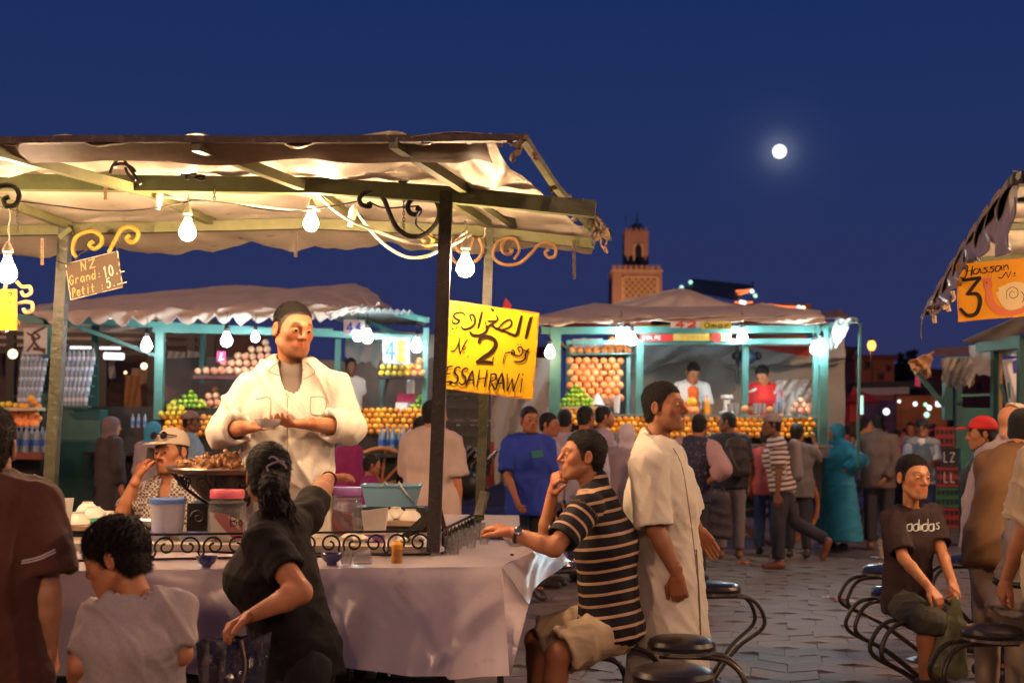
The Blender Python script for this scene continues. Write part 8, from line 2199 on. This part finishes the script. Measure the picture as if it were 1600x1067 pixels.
for k in range(260):
 th = rnd.uniform(0, 2 * PI); z = rnd.uniform(-.3, 1); rr = math.sqrt(max(0, 1 - z * z)); x, y = rr * math.cos(th), rr * math.sin(th)
 if z < -.0 + .75 * y: continue
 p0 = V(x * .088, -.015 + y * .108, .037 + z * .096); dr = V(-.25 + x * .6 + rnd.uniform(-.6, .6), y * .3 + .5 + rnd.uniform(-.7, .5), -.25 + rnd.uniform(-.4, .5)).normalized()
 pts = []
 for i in range(7):
  t = i / 6; q = p0 + dr * (.05 * t) + V(x, y, z) * (.012 * math.sin(t * PI)); q = V(q.x, q.y, q.z - .012 * t * t)
  # keep on the head's surface
  r_ = V(q.x / .092, (q.y + .015) / .112, (q.z - .037) / .10); q = V(q.x, q.y, q.z) * 1.0
  L_ = r_.length; q = V(q.x / L_ * 1.03, (q.y + .015) / L_ * 1.03 - .015, (q.z - .037) / L_ * 1.03 + .037)
  pts.append(h(q.x, q.y, q.z))
 b.tube(pts, [.0055 * (1 - .7 * i / 6) for i in range(7)], 4)
o = b.build('hair_locks', hair_mat((.016, .008, .005)), None); o.parent = M['body']; o.location = o.location - M['body'].location

# --- man in a brown polo at the left edge
J = skel(P(-30, 1400, 4.0), 1.80, -8)
J.update(pel=P(-40, 1060, 4.0), che=P(-38, 890, 4.0), nek=P(-28, 752, 4.0), shr=P(52, 792, 4.02), shl=P(-125, 800, 4.05), elr=P(72, 925, 4.0), wrr=P(76, 1010, 4.05), ell=P(-160, 930, 4.0), wrl=P(-130, 1040, 4.2))
J['F'] = hd(-8); J['Fc'] = hd(-8); J['Uc'] = UP; J['Fh'] = hd(-10, -4); J['Uh'] = axes(J['Fh'])[2]; J['hed'] = P(-22, 700, 4.0)
J['hdr'] = V(.06, .3, -1); J['hnr'] = V(-1, .0, 0); J['cur'] = .9
for k, dd in (('r', .1), ('l', -.1)): J['hi' + k] = J['pel'] + V(dd, 0, -.04); J['kn' + k] = J['hi' + k] - UP * .45; J['an' + k] = J['kn' + k] - UP * .42
M = person(J, dict(lv=0, skin=SK3, bulk=1.12, hs=1.06, haircol=(.05, .025, .012), hairt=.007, noeyes=1, beard=.2,
 wear=[shirt(M_BRNC, fit=.030, hem=.12, sleeve=.80, cuff=.012, collar=1, wr=.009, wf=18), pants(M_CAMO, fit=.04, loose=.03)]), 'man in a dark brown polo shirt cut off by the left edge')
on_cloth(M, 'shirt', [[(34, 876), (60, 870), (86, 858)], [(33, 880), (60, 874), (87, 862)]], .004, mat('white_piping', (.6, .55, .5), .7), 'sleeve_piping')

# --- man telephoning, plaid shirt and cap
J = skel(P(258, 1000, 7.3), 1.72, 188)
J.update(pel=P(262, 900, 7.35), che=P(262, 812, 7.3), nek=P(266, 752, 7.3), shr=P(228, 775, 7.3), shl=P(306, 778, 7.3), elr=P(192, 800, 7.15), wrr=P(214, 746, 7.15), ell=P(322, 830, 7.2), wrl=P(290, 850, 7.0))
for k, dd in (('r', -.1), ('l', .1)): J['hi' + k] = J['pel'] + V(dd, -.05, -.04); J['kn' + k] = J['hi' + k] + V(0, -.40, 0); J['an' + k] = J['kn' + k] - UP * .42
J['Fc'] = hd(185); J['Uc'] = UP; J['Fh'] = hd(204, -2); J['Uh'] = axes(J['Fh'], UP + V(-.05, 0, 0))[2]; J['hed'] = P(267, 706, 7.28); J['hdr'] = P(226, 716, 7.2) - J['wrr']; J['hnr'] = V(.7, .7, 0); J['cur'] = .7
M = person(J, dict(lv=0, skin=SK2, bulk=1.05, hs=1.04, fat=1.06, mustache=1, beard=.25, haircol=HB, hairt=.004, gaze=(-.35, 0), squint=1,
 wear=[shirt(M_PLAID, fit=.022, collar=1, vneck=.12, sleeve=.85, wr=.006), pants(M_DJEAN)]), 'mustached man in cap and plaid shirt talking on a phone')
cap_on(M, M_CAPW, J, vox=.005)
h = M['h']; b = MB(); b.tube(smooth_path([h(-.075, .04, .088), h(-.05, .09, .098), h(0, .102, .102), h(.05, .09, .098), h(.078, .035, .088)], 4), .004, 6)
for s in (-1, 1): b.lathe(h(s * .034, .098, .094), [(0, -.004), (.022, -.002), (.023, .004), (0, .006)], 12, M['fr'][1] + M['fr'][2] * .3)
o = b.build('sunglasses', mat('dark_lens', (.012, .012, .015), .1, spec=.8), None); o.parent = M['body']; o.location = o.location - M['body'].location
b = MB(); pc = P(234, 712, 7.24); b.beam(pc - UP * .05, pc + UP * .045 + V(.01, 0, 0), .018, .045); tag(b.build('mobile_phone', M_BLACK), 'dark mobile phone held to the ear of the plaid shirt man', 'phone')
b = MB(); b.beam(P(262, 905, 7.35) - UP * .30, P(262, 905, 7.35) - UP * .08, .40, .35); tag(b.build('bench_box', M_BLACK), 'dark box on which the telephoning man sits', 'box')

# --- boy on the stool, dark t-shirt
J = skel(P(1425, 960, 6.95), 1.48, 128, seat=.62)
J.update(pel=P(1415, 935, 7.0), che=P(1421, 850, 6.98), nek=P(1423, 792, 6.98), shr=P(1393, 812, 6.92), shl=P(1456, 804, 7.05), elr=P(1412, 872, 6.78), wrr=P(1452, 918, 6.62), ell=P(1470, 858, 6.92), wrl=P(1488, 910, 6.68),
         hir=P(1410, 945, 6.92), hil=P(1428, 942, 7.08), knr=P(1452, 972, 6.56), knl=P(1474, 972, 6.72), anr=P(1446, 1062, 6.62), anl=P(1462, 1058, 6.8))
J['F'] = hd(130); J['Fc'] = hd(140); J['Uc'] = UP; J['Fh'] = hd(162, -3); J['Uh'] = axes(J['Fh'])[2]; J['hed'] = P(1427, 745, 6.92)
J['hdr'] = P(1466, 934, 6.58) - J['wrr']; J['hnr'] = V(-.1, .3, -.9); J['cur'] = .5; J['hdl'] = P(1492, 925, 6.6) - J['wrl']; J['hnl'] = V(-.5, .2, -.6); J['cul'] = .6; J['ftr'] = J['ftl'] = hd(140)
J['u'] = .90
M = person(J, dict(lv=0, skin=SK1, bulk=.86, hs=1.10, neckw=.82, jaw=.86, fat=.95, haircol=(.02, .010, .006), hairt=.004, hairn=.002, hairline=.068, nose=.8, gaze=(-.15, .0), handsc=.95,
 wear=[shirt(M_MAROON, fit=.022, hem=.08, sleeve=.85, cuff=.006, neck=.072, wr=.007), dict(name='shorts', kind='bot', mat=M_OLIVE, len=1.12, fit=.026, loose=.015, wr=.010)], shoes=M_SHOE), 'boy in a dark t-shirt sitting sideways on a stool with a bag')
al_ = lambda x: [(x + 7, 818), (x, 820), (x, 828), (x + 6, 828), (x + 7, 818), (x + 8, 828)]
on_cloth(M, 'shirt', [al_(1418), al_(1428), [(1436, 811), (1436, 828)], [(1439, 820), (1439, 828)], al_(1442), [(1450, 810), (1450, 827)], al_(1452), [(1468, 816), (1463, 818), (1467, 822), (1466, 826), (1462, 825)]], .0058, mat('white_print', (.55, .6, .58), .6), 'chest_lettering')
gb = empty('plastic_bag', P(1480, 1040, 6.5), 'pale green plastic bag hanging from the hands of the boy', 'bag')
f_ = Field(); f_.econe(P(1495, 935, 6.58), P(1490, 975, 6.55), (.02, .015), (.06, .03), V(1, 0, 0), k=.02); f_.econe(P(1490, 975, 6.55), P(1482, 1045, 6.5), (.06, .03), (.10, .05), V(1, 0, 0), k=.03)
v, q = f_.mesh(.008); n_ = vnormals(v, q); pp = v.copy(); pp[:, 2] *= .3; v = v + n_ * (.010 * wrinkle(pp, 60, 4))[:, None]
o = link_mesh('bag_film', mesh_from('bag_film', [(v, q, 0)], gb.location, [mat('green_film', (.22, .25, .12), .3, var=.2, vs=10, transl=.3, alpha=.85)]), gb)

# --- right hand group
def simple(base, H, yaw, label, sp, **kw):
 J = skel(base, H, yaw, **{k: v for k, v in kw.items() if k != 'upd'})
 if 'upd' in kw: J.update(kw['upd'])
 return J, person(J, sp, label)
def gp(px, d): c = P(px, 800, d); return V(c.x, c.y, 0)
J, M = simple(gp(1540, 9.0), 1.66, -72, 'man in a red cap and dark jacket with a red patch', dict(lv=1, skin=SK2, haircol=HB, hairt=.012, hairn=.005, wear=[dict(name='jacket', kind='top', mat=mat('dark_green_jacket', (.014, .018, .014), .7, var=.1), fit=.035, sleeve=1.85, hem=.12, collar=1, wr=.009), pants(M_DJEAN)], shoes=M_SHOE), hy=-80)
cap_on(M, M_REDCAP, J)
on_cloth(M, 'jacket', [[(1498, 708), (1512, 708)], [(1498, 713), (1512, 713)], [(1497, 718), (1511, 718)], [(1497, 723), (1511, 723)]], .03, M_REDCAP, 'red_patch', .012)
J, M = simple(gp(1548, 8.0), 1.74, 78, 'bald man in a lavender shirt leaning towards the stall', dict(lv=1, skin=SK1, bald=1, hs=1.06, bulk=1.05, wear=[shirt(M_LAV, fit=.03, sleeve=1.8, hem=.16, collar=1), pants(M_DJEAN)], shoes=M_SHOE), lean=14, hp=-18)
f_ = Field(); h = M['h']; f_.ell(h(0, -.005, .055), [.085 * M['hs'], .105 * M['hs'], .085 * M['hs']], M['fr'], 0); f_.cut(h(0, 0, .075), (M['fr'][2] * -1 + M['fr'][1] * -.5)); v, q = f_.mesh(.007); M['child']('skull_cap', [(v, q, 0)], M_CAPW)
J, M = simple(gp(1562, 7.1), 1.72, 60, 'man in a tan brown jacket and light trousers with his back turned', dict(lv=1, skin=SK1, haircol=HB, wear=[dict(name='jacket', kind='top', mat=M_BRJ, fit=.04, sleeve=1.85, hem=.17, collar=1, wr=.008, wf=17, cr=.7), pants(M_BEIGE)], shoes=M_SHOE), lean=20, al='table', ar='table', hp=-15)
#JJ = skel(P(1600, 960, 6.25), 1.74, 75, seat=.62, lean=18, al='table', ar='table', hp=-10); d_ = P(1580, 945, 6.25) - JJ['pel']
J, M = simple(gp(1604, 6.3), 1.62, 72, 'man in a grey shirt and dark belt seated on the near right stool', dict(lv=0, skin=SK1, haircol=HB, noeyes=1, bulk=1.1, wear=[shirt(mat('pale_grey_shirt', (.36, .29, .25), .8, bump=.2, bs=250, var=.08), fit=.03, sleeve=.8, hem=.04, collar=1, wr=.010, belly=.02), pants(M_OLIVE)], shoes=M_SHOE), seat=.60, lean=16, al='table', ar='table', hp=-10)
b = MB(); b.tube([J['pel'] + UP * .085 + V(math.cos(a) * .150, math.sin(a) * .168, 0) for a in [i * PI / 14 for i in range(29)]], .016, 6, False); o = b.build('belt', M_BLACK, None); o.parent = M['body']; o.location = o.location - M['body'].location
J, M = simple(gp(1672, 5.7), 1.74, -8, 'person in a white shirt and beige trousers cut off by the right edge', dict(lv=0, skin=SK2, haircol=HB, noeyes=1, wear=[shirt(M_BEIGE, fit=.035, sleeve=.85, hem=.16, collar=1, wr=.010), pants(M_BEIGE, fit=.03)], shoes=M_SHOE), al=((.12, .15, -1), (.1, .5, -1)))

# --- the square between the stalls
def walker(px, feet, H, yaw, label, sp, **kw):
 d = 1.5 * 2000 / (feet - 675.0); c = P(px, 700, d); kw.setdefault('hp', -4)
 sp.setdefault('lv', 1); sp.setdefault('shoes', M_SHOE); sp.setdefault('haircol', HB)
 return simple(V(c.x, d, 0), H, yaw, label, sp, **kw)
J, M = walker(826, 935, 1.76, 165, 'young man in a royal blue t-shirt standing by the grey wall', dict(skin=SK2, wear=[shirt(M_BLUET, fit=.03, hem=.20, sleeve=.85, wr=.009), pants(M_DJEAN)]), hy=160, ar='low', al='down')
on_cloth(M, 'shirt', [[(830, 708), (848, 706)], [(831, 712), (849, 710)]], .035, mat('green_print_tee', (.02, .18, .14), .7), 'chest_print', .012)
J, M = walker(856, 915, 1.72, 110, 'young man in pale checked shirt looking right behind the blue shirt', dict(skin=SK2, wear=[shirt(M_LILAC, fit=.02, sleeve=.85), pants(M_BLUEJ)]), hy=115)
walker(882, 890, 1.78, 20, 'man in a lilac shirt seen from behind with short hair', dict(skin=SK2, wear=[shirt(M_LILAC, fit=.025, sleeve=1.8, hem=.2), pants(M_BLUEJ)]))
walker(914, 905, 1.80, 40, 'dark haired man in a pale lilac shirt behind the eating man', dict(skin=SK2, beard=.6, wear=[shirt(mat('pale_lilac', (.42, .38, .48), .8, var=.08), fit=.025, sleeve=1.8, hem=.25), pants(M_JEAN)]))
walker(942, 880, 1.84, 75, 'bearded man looking towards the limes behind the others', dict(skin=SK1, beard=.8, wear=[shirt(M_LILAC, fit=.02, sleeve=1.8), pants(M_DJEAN)]))
J, M = walker(980, 895, 1.62, 15, 'woman in a white headscarf and grey top at the juice counter', dict(skin=SK3, hair='none', wear=[shirt(mat('mauve_top', (.30, .23, .25), .8, var=.08), fit=.035, sleeve=1.85, hem=.28, flare=.02), pants(M_JEAN)]), al='front', ar='front')
scarf_on(M, M_WSC, J)
J, M = walker(1078, 905, 1.74, 30, 'person in dark patterned shirt with pink sleeve behind the robe man', dict(skin=SK2, bulk=1.1, wear=[shirt(mat('navy_pattern', (.02, .02, .05), .8, col2=(.2, .2, .22), c2=.56, c2s=60), fit=.03, hem=.14, sleeve=.6), dict(name='undershirt', kind='top', mat=mat('dusty_pink', (.45, .28, .27), .8, var=.08), fit=.022, sleeve=1.5, hem=.1, sleevefit=.04), pants(M_DJEAN)]), al='hip', ar='hip', lean=12, side=6)
b = MB()
J, M = walker(1140, 868, 1.80, 5, 'man in a black shirt with shoulder bag resting an arm on the ledge', dict(skin=SK4, wear=[shirt(mat('black_shirt_cloth', (.012, .014, .018), .75, var=.2), fit=.03, sleeve=.85, hem=.14), pants(M_JEAN, fit=.02)], shoes=M_TANSH), hy=-70, al=((.5, .5, -.25), (.9, .5, .0)), ar='down')
def bag(px, py, d, w, h_, m, label, strap=None, cat='bag'):
 c = P(px, py, d); e = empty('shoulder_bag', c, label, cat); f_ = Field(); f_.econe(c + UP * h_ * .1, c + UP * h_, (w * .5, .06), (w * .40, .05), V(1, 0, 0), k=.02)
 v, q = f_.mesh(.02); v = v + vnormals(v, q) * (.012 * wrinkle(v, 25, 2))[:, None]
 link_mesh('bag_body', mesh_from('bag_body', [(v, q, 0)], c, [m]), e)
 if strap: b = MB(); b.tube(smooth_path([P(*p) for p in strap], 4), .02, 6); b.build('strap', m, e)
M_BAGB = mat('bag_black', (.02, .016, .016), .6, var=.3); M_BAGG = mat('bag_grey_plastic', (.05, .04, .045), .45, var=.3, bump=.5, bs=20)
bag(1152, 745, 15.3, .34, .42, M_BAGB, 'black shoulder bag on the hip of the man in black', [(1140, 695, 15.3), (1146, 720, 15.2), (1152, 735, 15.2)])
bag(1124, 842, 15.2, .34, .52, M_BAGG, 'large dark carrier bag hanging beside grey jeans', [(1130, 760, 15.2), (1128, 780, 15.2), (1124, 800, 15.2)])
J, M = walker(1198, 862, 1.60, 20, 'woman in a coral top half hidden behind the striped shirt', dict(skin=SK4, haircol=HB, hairt=.02, wear=[shirt(M_PINKS, fit=.02, sleeve=.5, hem=.14), pants(M_BLUEJ)]))
J, M = walker(1222, 884, 1.76, -82, 'man in brown and white striped shirt striding past with a backpack', dict(skin=SK4, bulk=.95, wear=[shirt(M_BWS, stripe=1, fit=.03, sleeve=.8, hem=.10), pants(M_DJEAN, fit=.02)], shoes=mat('brown_skin_shoe', (.16, .05, .03), .5)),
 lean=10, hy=-88, ll=((.0, .12, -1), (.0, .0, -1)), lr=((.02, -.35, -1), (.02, -1.0, -.55), (0, .35, -1)), al=((.05, .12, -1), (.05, .25, -1)), ar=((.05, -.3, -1), (.05, .1, -1)))
cap_on(M, mat('grey_cap', (.26, .22, .20), .8), J, vox=.009, mb=mat('brown_brim', (.10, .06, .05), .7))
b = MB(); e = empty('backpack', J['che'] + V(.16, 0, -.25), 'grey backpack on the striding man in stripes', 'backpack')
f_ = Field(); c = J['che'] - J['Fc'] * .20; f_.econe(c - UP * .22, c + UP * .10, (.14, .10), (.13, .07), V(0, 1, 0), k=.02); v, q = f_.mesh(.02); v = v + vnormals(v, q) * (.01 * wrinkle(v, 25, 1))[:, None]
link_mesh('pack_body', mesh_from('pack_body', [(v, q, 0)], e.location, [mat('pack_grey', (.20, .17, .16), .7, var=.2)]), e)
J, M = walker(1246, 866, 1.66, 15, 'person in grey drinking from a glass beside the turquoise robe', dict(skin=SK2, hairt=.014, wear=[shirt(mat('dark_grey_tee', (.13, .12, .12), .8, var=.1), fit=.03, sleeve=.7, hem=.18), pants(M_DJEAN)]), ar=((.25, .6, -.3), (-.25, .3, 1)), hy=40, hp=10)
J, M = walker(1308, 853, 1.68, -120, 'stout woman in a long turquoise robe with hand on hip', dict(skin=SK3, hair='none', bulk=1.30, wear=[dict(name='robe', kind='top', mat=M_TURQ, fit=.03, sleeve=1.88, hem=.82, skirt=1, flare=.09, wr=.012, wf=16)], shoes=M_SHOE), ar='down', al=((.95, -.1, -.6), (-.75, .35, -.5)), hy=-95)
J['dummy'] = 0
scarf_on(M, mat('turquoise_scarf', (.02, .22, .28), .75, col2=(.10, .09, .05), c2=.53, c2s=22), J, drape=.06)
J, M = walker(1372, 852, 1.82, 15, 'man in a brown suit jacket and black trousers seen from behind', dict(skin=SK2, wear=[dict(name='jacket', kind='top', mat=M_JACK, fit=.035, sleeve=1.9, hem=.18, collar=1), pants(M_DJEAN, fit=.025)], shoes=M_TANSH), hy=-5, al='front', ar='behind')
walker(1350, 835, 1.78, 100, 'pale shirted man half hidden by the brown jacket', dict(lv=2, skin=SK1, wear=[shirt(M_WHT, sleeve=.8), pants(M_JEAN)]))
J, M = walker(1440, 838, 1.76, 190, 'man in grey vest and dark cap holding something blue by the crates', dict(skin=SK2, wear=[shirt(M_WHT, fit=.025, sleeve=.85, hem=.14), dict(name='vest', kind='top', mat=mat('grey_vest', (.22, .26, .28), .8, var=.08), fit=.034, sleeve=.12, hem=.10, vneck=.1), pants(M_BLUEJ)]), hy=165, al='front', ar='work')
cap_on(M, mat('dark_cap', (.02, .03, .035), .7), J, vox=.009)
b = MB(); c = J['wrr'] + V(.03, -.08, .0); b.beam(c - V(.05, 0, 0), c + V(.05, 0, 0), .05, .03); tag(b.build('blue_cloth', mat('sky_blue', (.05, .25, .5), .6)), 'small sky blue packet in the hands of the vest man', 'packet')
# sellers inside the juice stall (standing on the cart floor)
b = MB(); b.box(P(1010, 700, D + 1).x, P(1270, 700, D + 1).x, D + .75, D + 2, .62, .70); tag(b.build('cart_floor', M_BLACK), 'raised floor on which the juice sellers stand', 'platform')
def seller(px, ytop, H, yaw, d, label, sp, **kw):
 c = P(px, ytop, d); sp.setdefault('lv', 1); sp.setdefault('haircol', HB)
 return simple(V(c.x, d, c.z - H), H, yaw, label, sp, **kw)
J, M = seller(1078, 562, 1.80, 176, D + 1.0, 'juice seller in white t-shirt and orange apron looking down', dict(skin=SK1, hs=1.12, wear=[shirt(M_WHT, fit=.03, sleeve=.85), pants(M_DJEAN)]), lean=14, hp=-30, al='work', ar='work', hy=170)
X = axes(J['Fc'], J['Uc'])[0]; f_ = Field(); f_.econe(J['pel'] - UP * .3, J['pel'].lerp(J['che'], .6), (.21, .20), (.20, .19), X, k=.02); f_.econe(J['pel'].lerp(J['che'], .6), J['che'] + J['Uc'] * .1, (.17, .195), (.10, .18), X, k=.04); f_.cut(J['pel'] + J['Fc'] * .05, -J['Fc']); v, q = f_.mesh(.016); M['child']('apron', [(v, q, 0)], M_ORGA)
on_cloth(M, 'shirt', [[(1066, 578), (1062, 592)], [(1086, 592), (1084, 580)]], .03, M_ORGA, 'apron_strap', .012)
J, M = seller(1188, 566, 1.72, 160, D + .95, 'juice seller in a red t-shirt pressing fruit behind the counter', dict(skin=SK1, hs=1.10, hairt=.010, wear=[shirt(M_REDT, fit=.03, sleeve=.85), pants(M_DJEAN)]), lean=14, hp=-32, hy=215, al='work', ar='work')
on_cloth(M, 'shirt', [[(1161, 603), (1163, 609), (1170, 611), (1182, 607)], [(1163, 608), (1172, 612), (1182, 607)]], .022, M_WHT, 'chest_swoosh', .014)
J, M = seller(548, 556, 1.72, 150, E + 1.2, 'seller with a white strap shirt behind the server, mostly hidden', dict(lv=2, skin=SK4, wear=[shirt(M_WHT), pants(M_DJEAN)]))
# people left of the near post, beyond the snail stall
J, M = walker(172, 868, 1.66, 45, 'woman in a dark veil and long black robe left of blue headscarf', dict(skin=SK1, hair='none', wear=[dict(name='robe', kind='top', mat=M_NIQ, fit=.04, sleeve=1.85, hem=.84, skirt=1, flare=.05)]), hy=60)
scarf_on(M, mat('mauve_veil', (.13, .09, .09), .8, var=.2), J, drape=.12)
J, M = walker(238, 875, 1.60, 30, 'woman in a bright blue headscarf and grey mauve top', dict(skin=SK3, hair='none', wear=[shirt(mat('mauve_top2', (.28, .22, .24), .8), fit=.04, sleeve=1.8, hem=.3), pants(M_JEAN)]))
scarf_on(M, M_BSC, J, drape=.05)
J, M = walker(296, 880, 1.72, 80, 'man in a grey brown cap and pale blue shirt behind the phone man', dict(skin=SK4, wear=[shirt(mat('pale_blue', (.22, .32, .40), .8), fit=.03, sleeve=1.2), pants(M_DJEAN)]), hy=90)
cap_on(M, mat('taupe_cap', (.22, .15, .13), .8), J, vox=.009)
J, M = walker(546, 905, 1.62, 60, 'woman in magenta dress and teal headscarf right of the server', dict(skin=SK3, hair='none', wear=[dict(name='dress', kind='top', mat=M_MAG, fit=.04, sleeve=1.85, hem=.7, skirt=1, flare=.04)]), hy=75)
scarf_on(M, M_TEALS, J, drape=.14)
J, M = walker(580, 920, 1.28, 70, 'small child in magenta beside the magenta dress', dict(skin=SK1, hairt=.014, haircol=HBR, hs=1.12, wear=[dict(name='dress', kind='top', mat=M_MAG, fit=.02, sleeve=1.5, hem=.5, skirt=1, flare=.04)]), hy=75)
J, M = walker(674, 965, 1.78, 20, 'broad man in a pale pink shirt behind the dark post', dict(skin=SK1, bulk=1.2, wear=[shirt(mat('pale_pink_shirt', (.48, .36, .30), .8, var=.08), fit=.035, sleeve=.9, hem=.18, cuff=.02), pants(M_DJEAN)]), hy=60, al='front')
J, M = walker(658, 920, 1.66, 30, 'dark haired person in black left of the broad pink shirt', dict(skin=SK4, hairt=.012, wear=[shirt(M_BLKC, sleeve=1.8), pants(M_DJEAN)]), hy=50)
# far passers-by
farlab = [('tall passer-by in white far behind the jacket man', M_WHT), ('passer-by in red far behind the turquoise lady', M_REDT), ('passer-by in dark blue far behind the vest man', M_BLUEJ), ('passer-by in brown near the far tube lamp', M_JACK), ('passer-by in purple among the far stalls', M_MAG),
          ('passer-by in black left of the far crates', M_BLKC), ('passer-by in lilac under the far lamps', M_LILAC), ('passer-by in grey near the folded parasol', M_JEAN), ('passer-by in blue beside the far cafe wall', M_BLUET), ('passer-by in teal at the far stall', M_TEALS)]
for k, (x, d) in enumerate(((1395, 26), (1322, 27), (1415, 30), (1333, 24), (1402, 23), (1458, 27), (1423, 25), (1318, 31), (1380, 29), (1310, 23))):
 walker(x, 675 + 3000 / d, random.uniform(1.55, 1.82), random.uniform(0, 360), farlab[k][0], dict(lv=2, skin=SK2, wear=[shirt(farlab[k][1], sleeve=random.choice((.8, 1.8)), hem=.2), pants(M_DJEAN)]))
# parked scooter behind the turquoise lady
sc = empty('motor_scooter', gp(1340, 18.5), 'dark blue motor scooter parked behind the turquoise robe', 'scooter')
c0 = gp(1340, 18.5)
for s, dx in ((-1, .05), (1, .5)):
 b = MB(); cc = c0 + V(dx - .2, dx * .9, .26); b.tube([cc + V(.19 * math.cos(a) * .5, .16 * math.cos(a), .24 * math.sin(a)) for a in [i * PI / 12 for i in range(25)]], .045, 8, False); w = b.build('wheel', M_BLACK, sc)
b = MB(); b.tube(smooth_path([c0 + V(-.15, .0, .45), c0 + V(-.1, .02, .9), c0 + V(-.12, 0, 1.05)], 3), .05, 8); b.build('steering_column', M_DARKST, sc)
b = MB(); b.tube([c0 + V(-.32, .05, 1.06), c0 + V(.1, -.05, 1.06)], .02, 6); b.build('handlebar', M_CHROME, sc)
f_ = Field(); f_.cone(c0 + V(-.1, 0, .5), c0 + V(.25, .4, .55), .13, .16, k=.05); f_.cone(c0 + V(-.13, 0, .5), c0 + V(-.1, 0, .95), .12, .10, k=.05); f_.cone(c0 + V(.1, .2, .75), c0 + V(.3, .5, .8), .10, .12, k=.05); v, q = f_.mesh(.03)
link_mesh('scooter_body', mesh_from('scooter_body', [(v, q, 0)], sc.location, [mat('scooter_blue', (.02, .03, .10), .25, coat=.5)]), sc)
# red drink crates and blue bottles by the cart
bb_ = empty('bottle_pack', P(1262, 850, 16.3), 'blue shrink pack of bottles standing by the cart wheel', 'bottles')
b = MB(); b.box(P(1256, 0, 16.3).x, P(1272, 0, 16.3).x, 16.2, 16.45, .45, .78); b.build('pack_film', M_BLAB, bb_)
# ------------------------------------------------------------------ masts added out of view for fill light, and the right stall's own bulbs
M_FILL = mat('fill_lens', (.9, .8, .7), .3, emit=(1, .58, .34), es=30, var=0)
for k, (x, y, z, w) in enumerate(((-9, -9, 8, 1.0), (7, -12, 8, 1.0), (-1.5, -16, 9, 1.0), (11, 9.5, 8, 1.6), (-12.5, 7, 8, 1.8))):
 e = empty('fill_mast', V(x, y, 0), ('added fill light mast behind the camera on the left', 'added fill light mast behind the camera on the right', 'added fill light mast straight behind the camera', 'added fill light mast beyond the right edge of the frame', 'added fill light mast beyond the left edge of the frame')[k], 'street lamp', 'fill light masts added out of view')
 b = MB(); b.tube([V(x, y, 0), V(x, y, z)], [.10, .06], 10); b.build('pole', M_DARKST, e)
 b = MB(); b.lathe(V(x, y, z), [(.05, 0), (.30, .12), (.32, .2), (.1, .3), (0, .3)], 16); b.build('fill_lamp_hood', M_DARKST, e)
 l = bpy.data.lights.new('fill_lamp', 'POINT'); l.energy = FILL_W * w; l.color = (1, .55, .31); l.shadow_soft_size = .35
 lo = bpy.data.objects.new('fill_lamp', l); C.objects.link(lo); lo.location = (x, y, z - .45)
G3 = 'bulbs lighting the stall with sign three'
bulb(1830, 330, 5.0, M_BULBW, 'warm bulb of the right stall just past the frame edge', r=.042, group=G3)
bulb(1705, 560, 6.4, M_BULBW, 'low warm bulb beside sign three past the frame edge', r=.045, cord=.5, group=G3)
bulb(1700, 400, 7.4, M_BULBW, 'warm bulb deeper in the right stall past the frame edge', r=.042, group=G3)
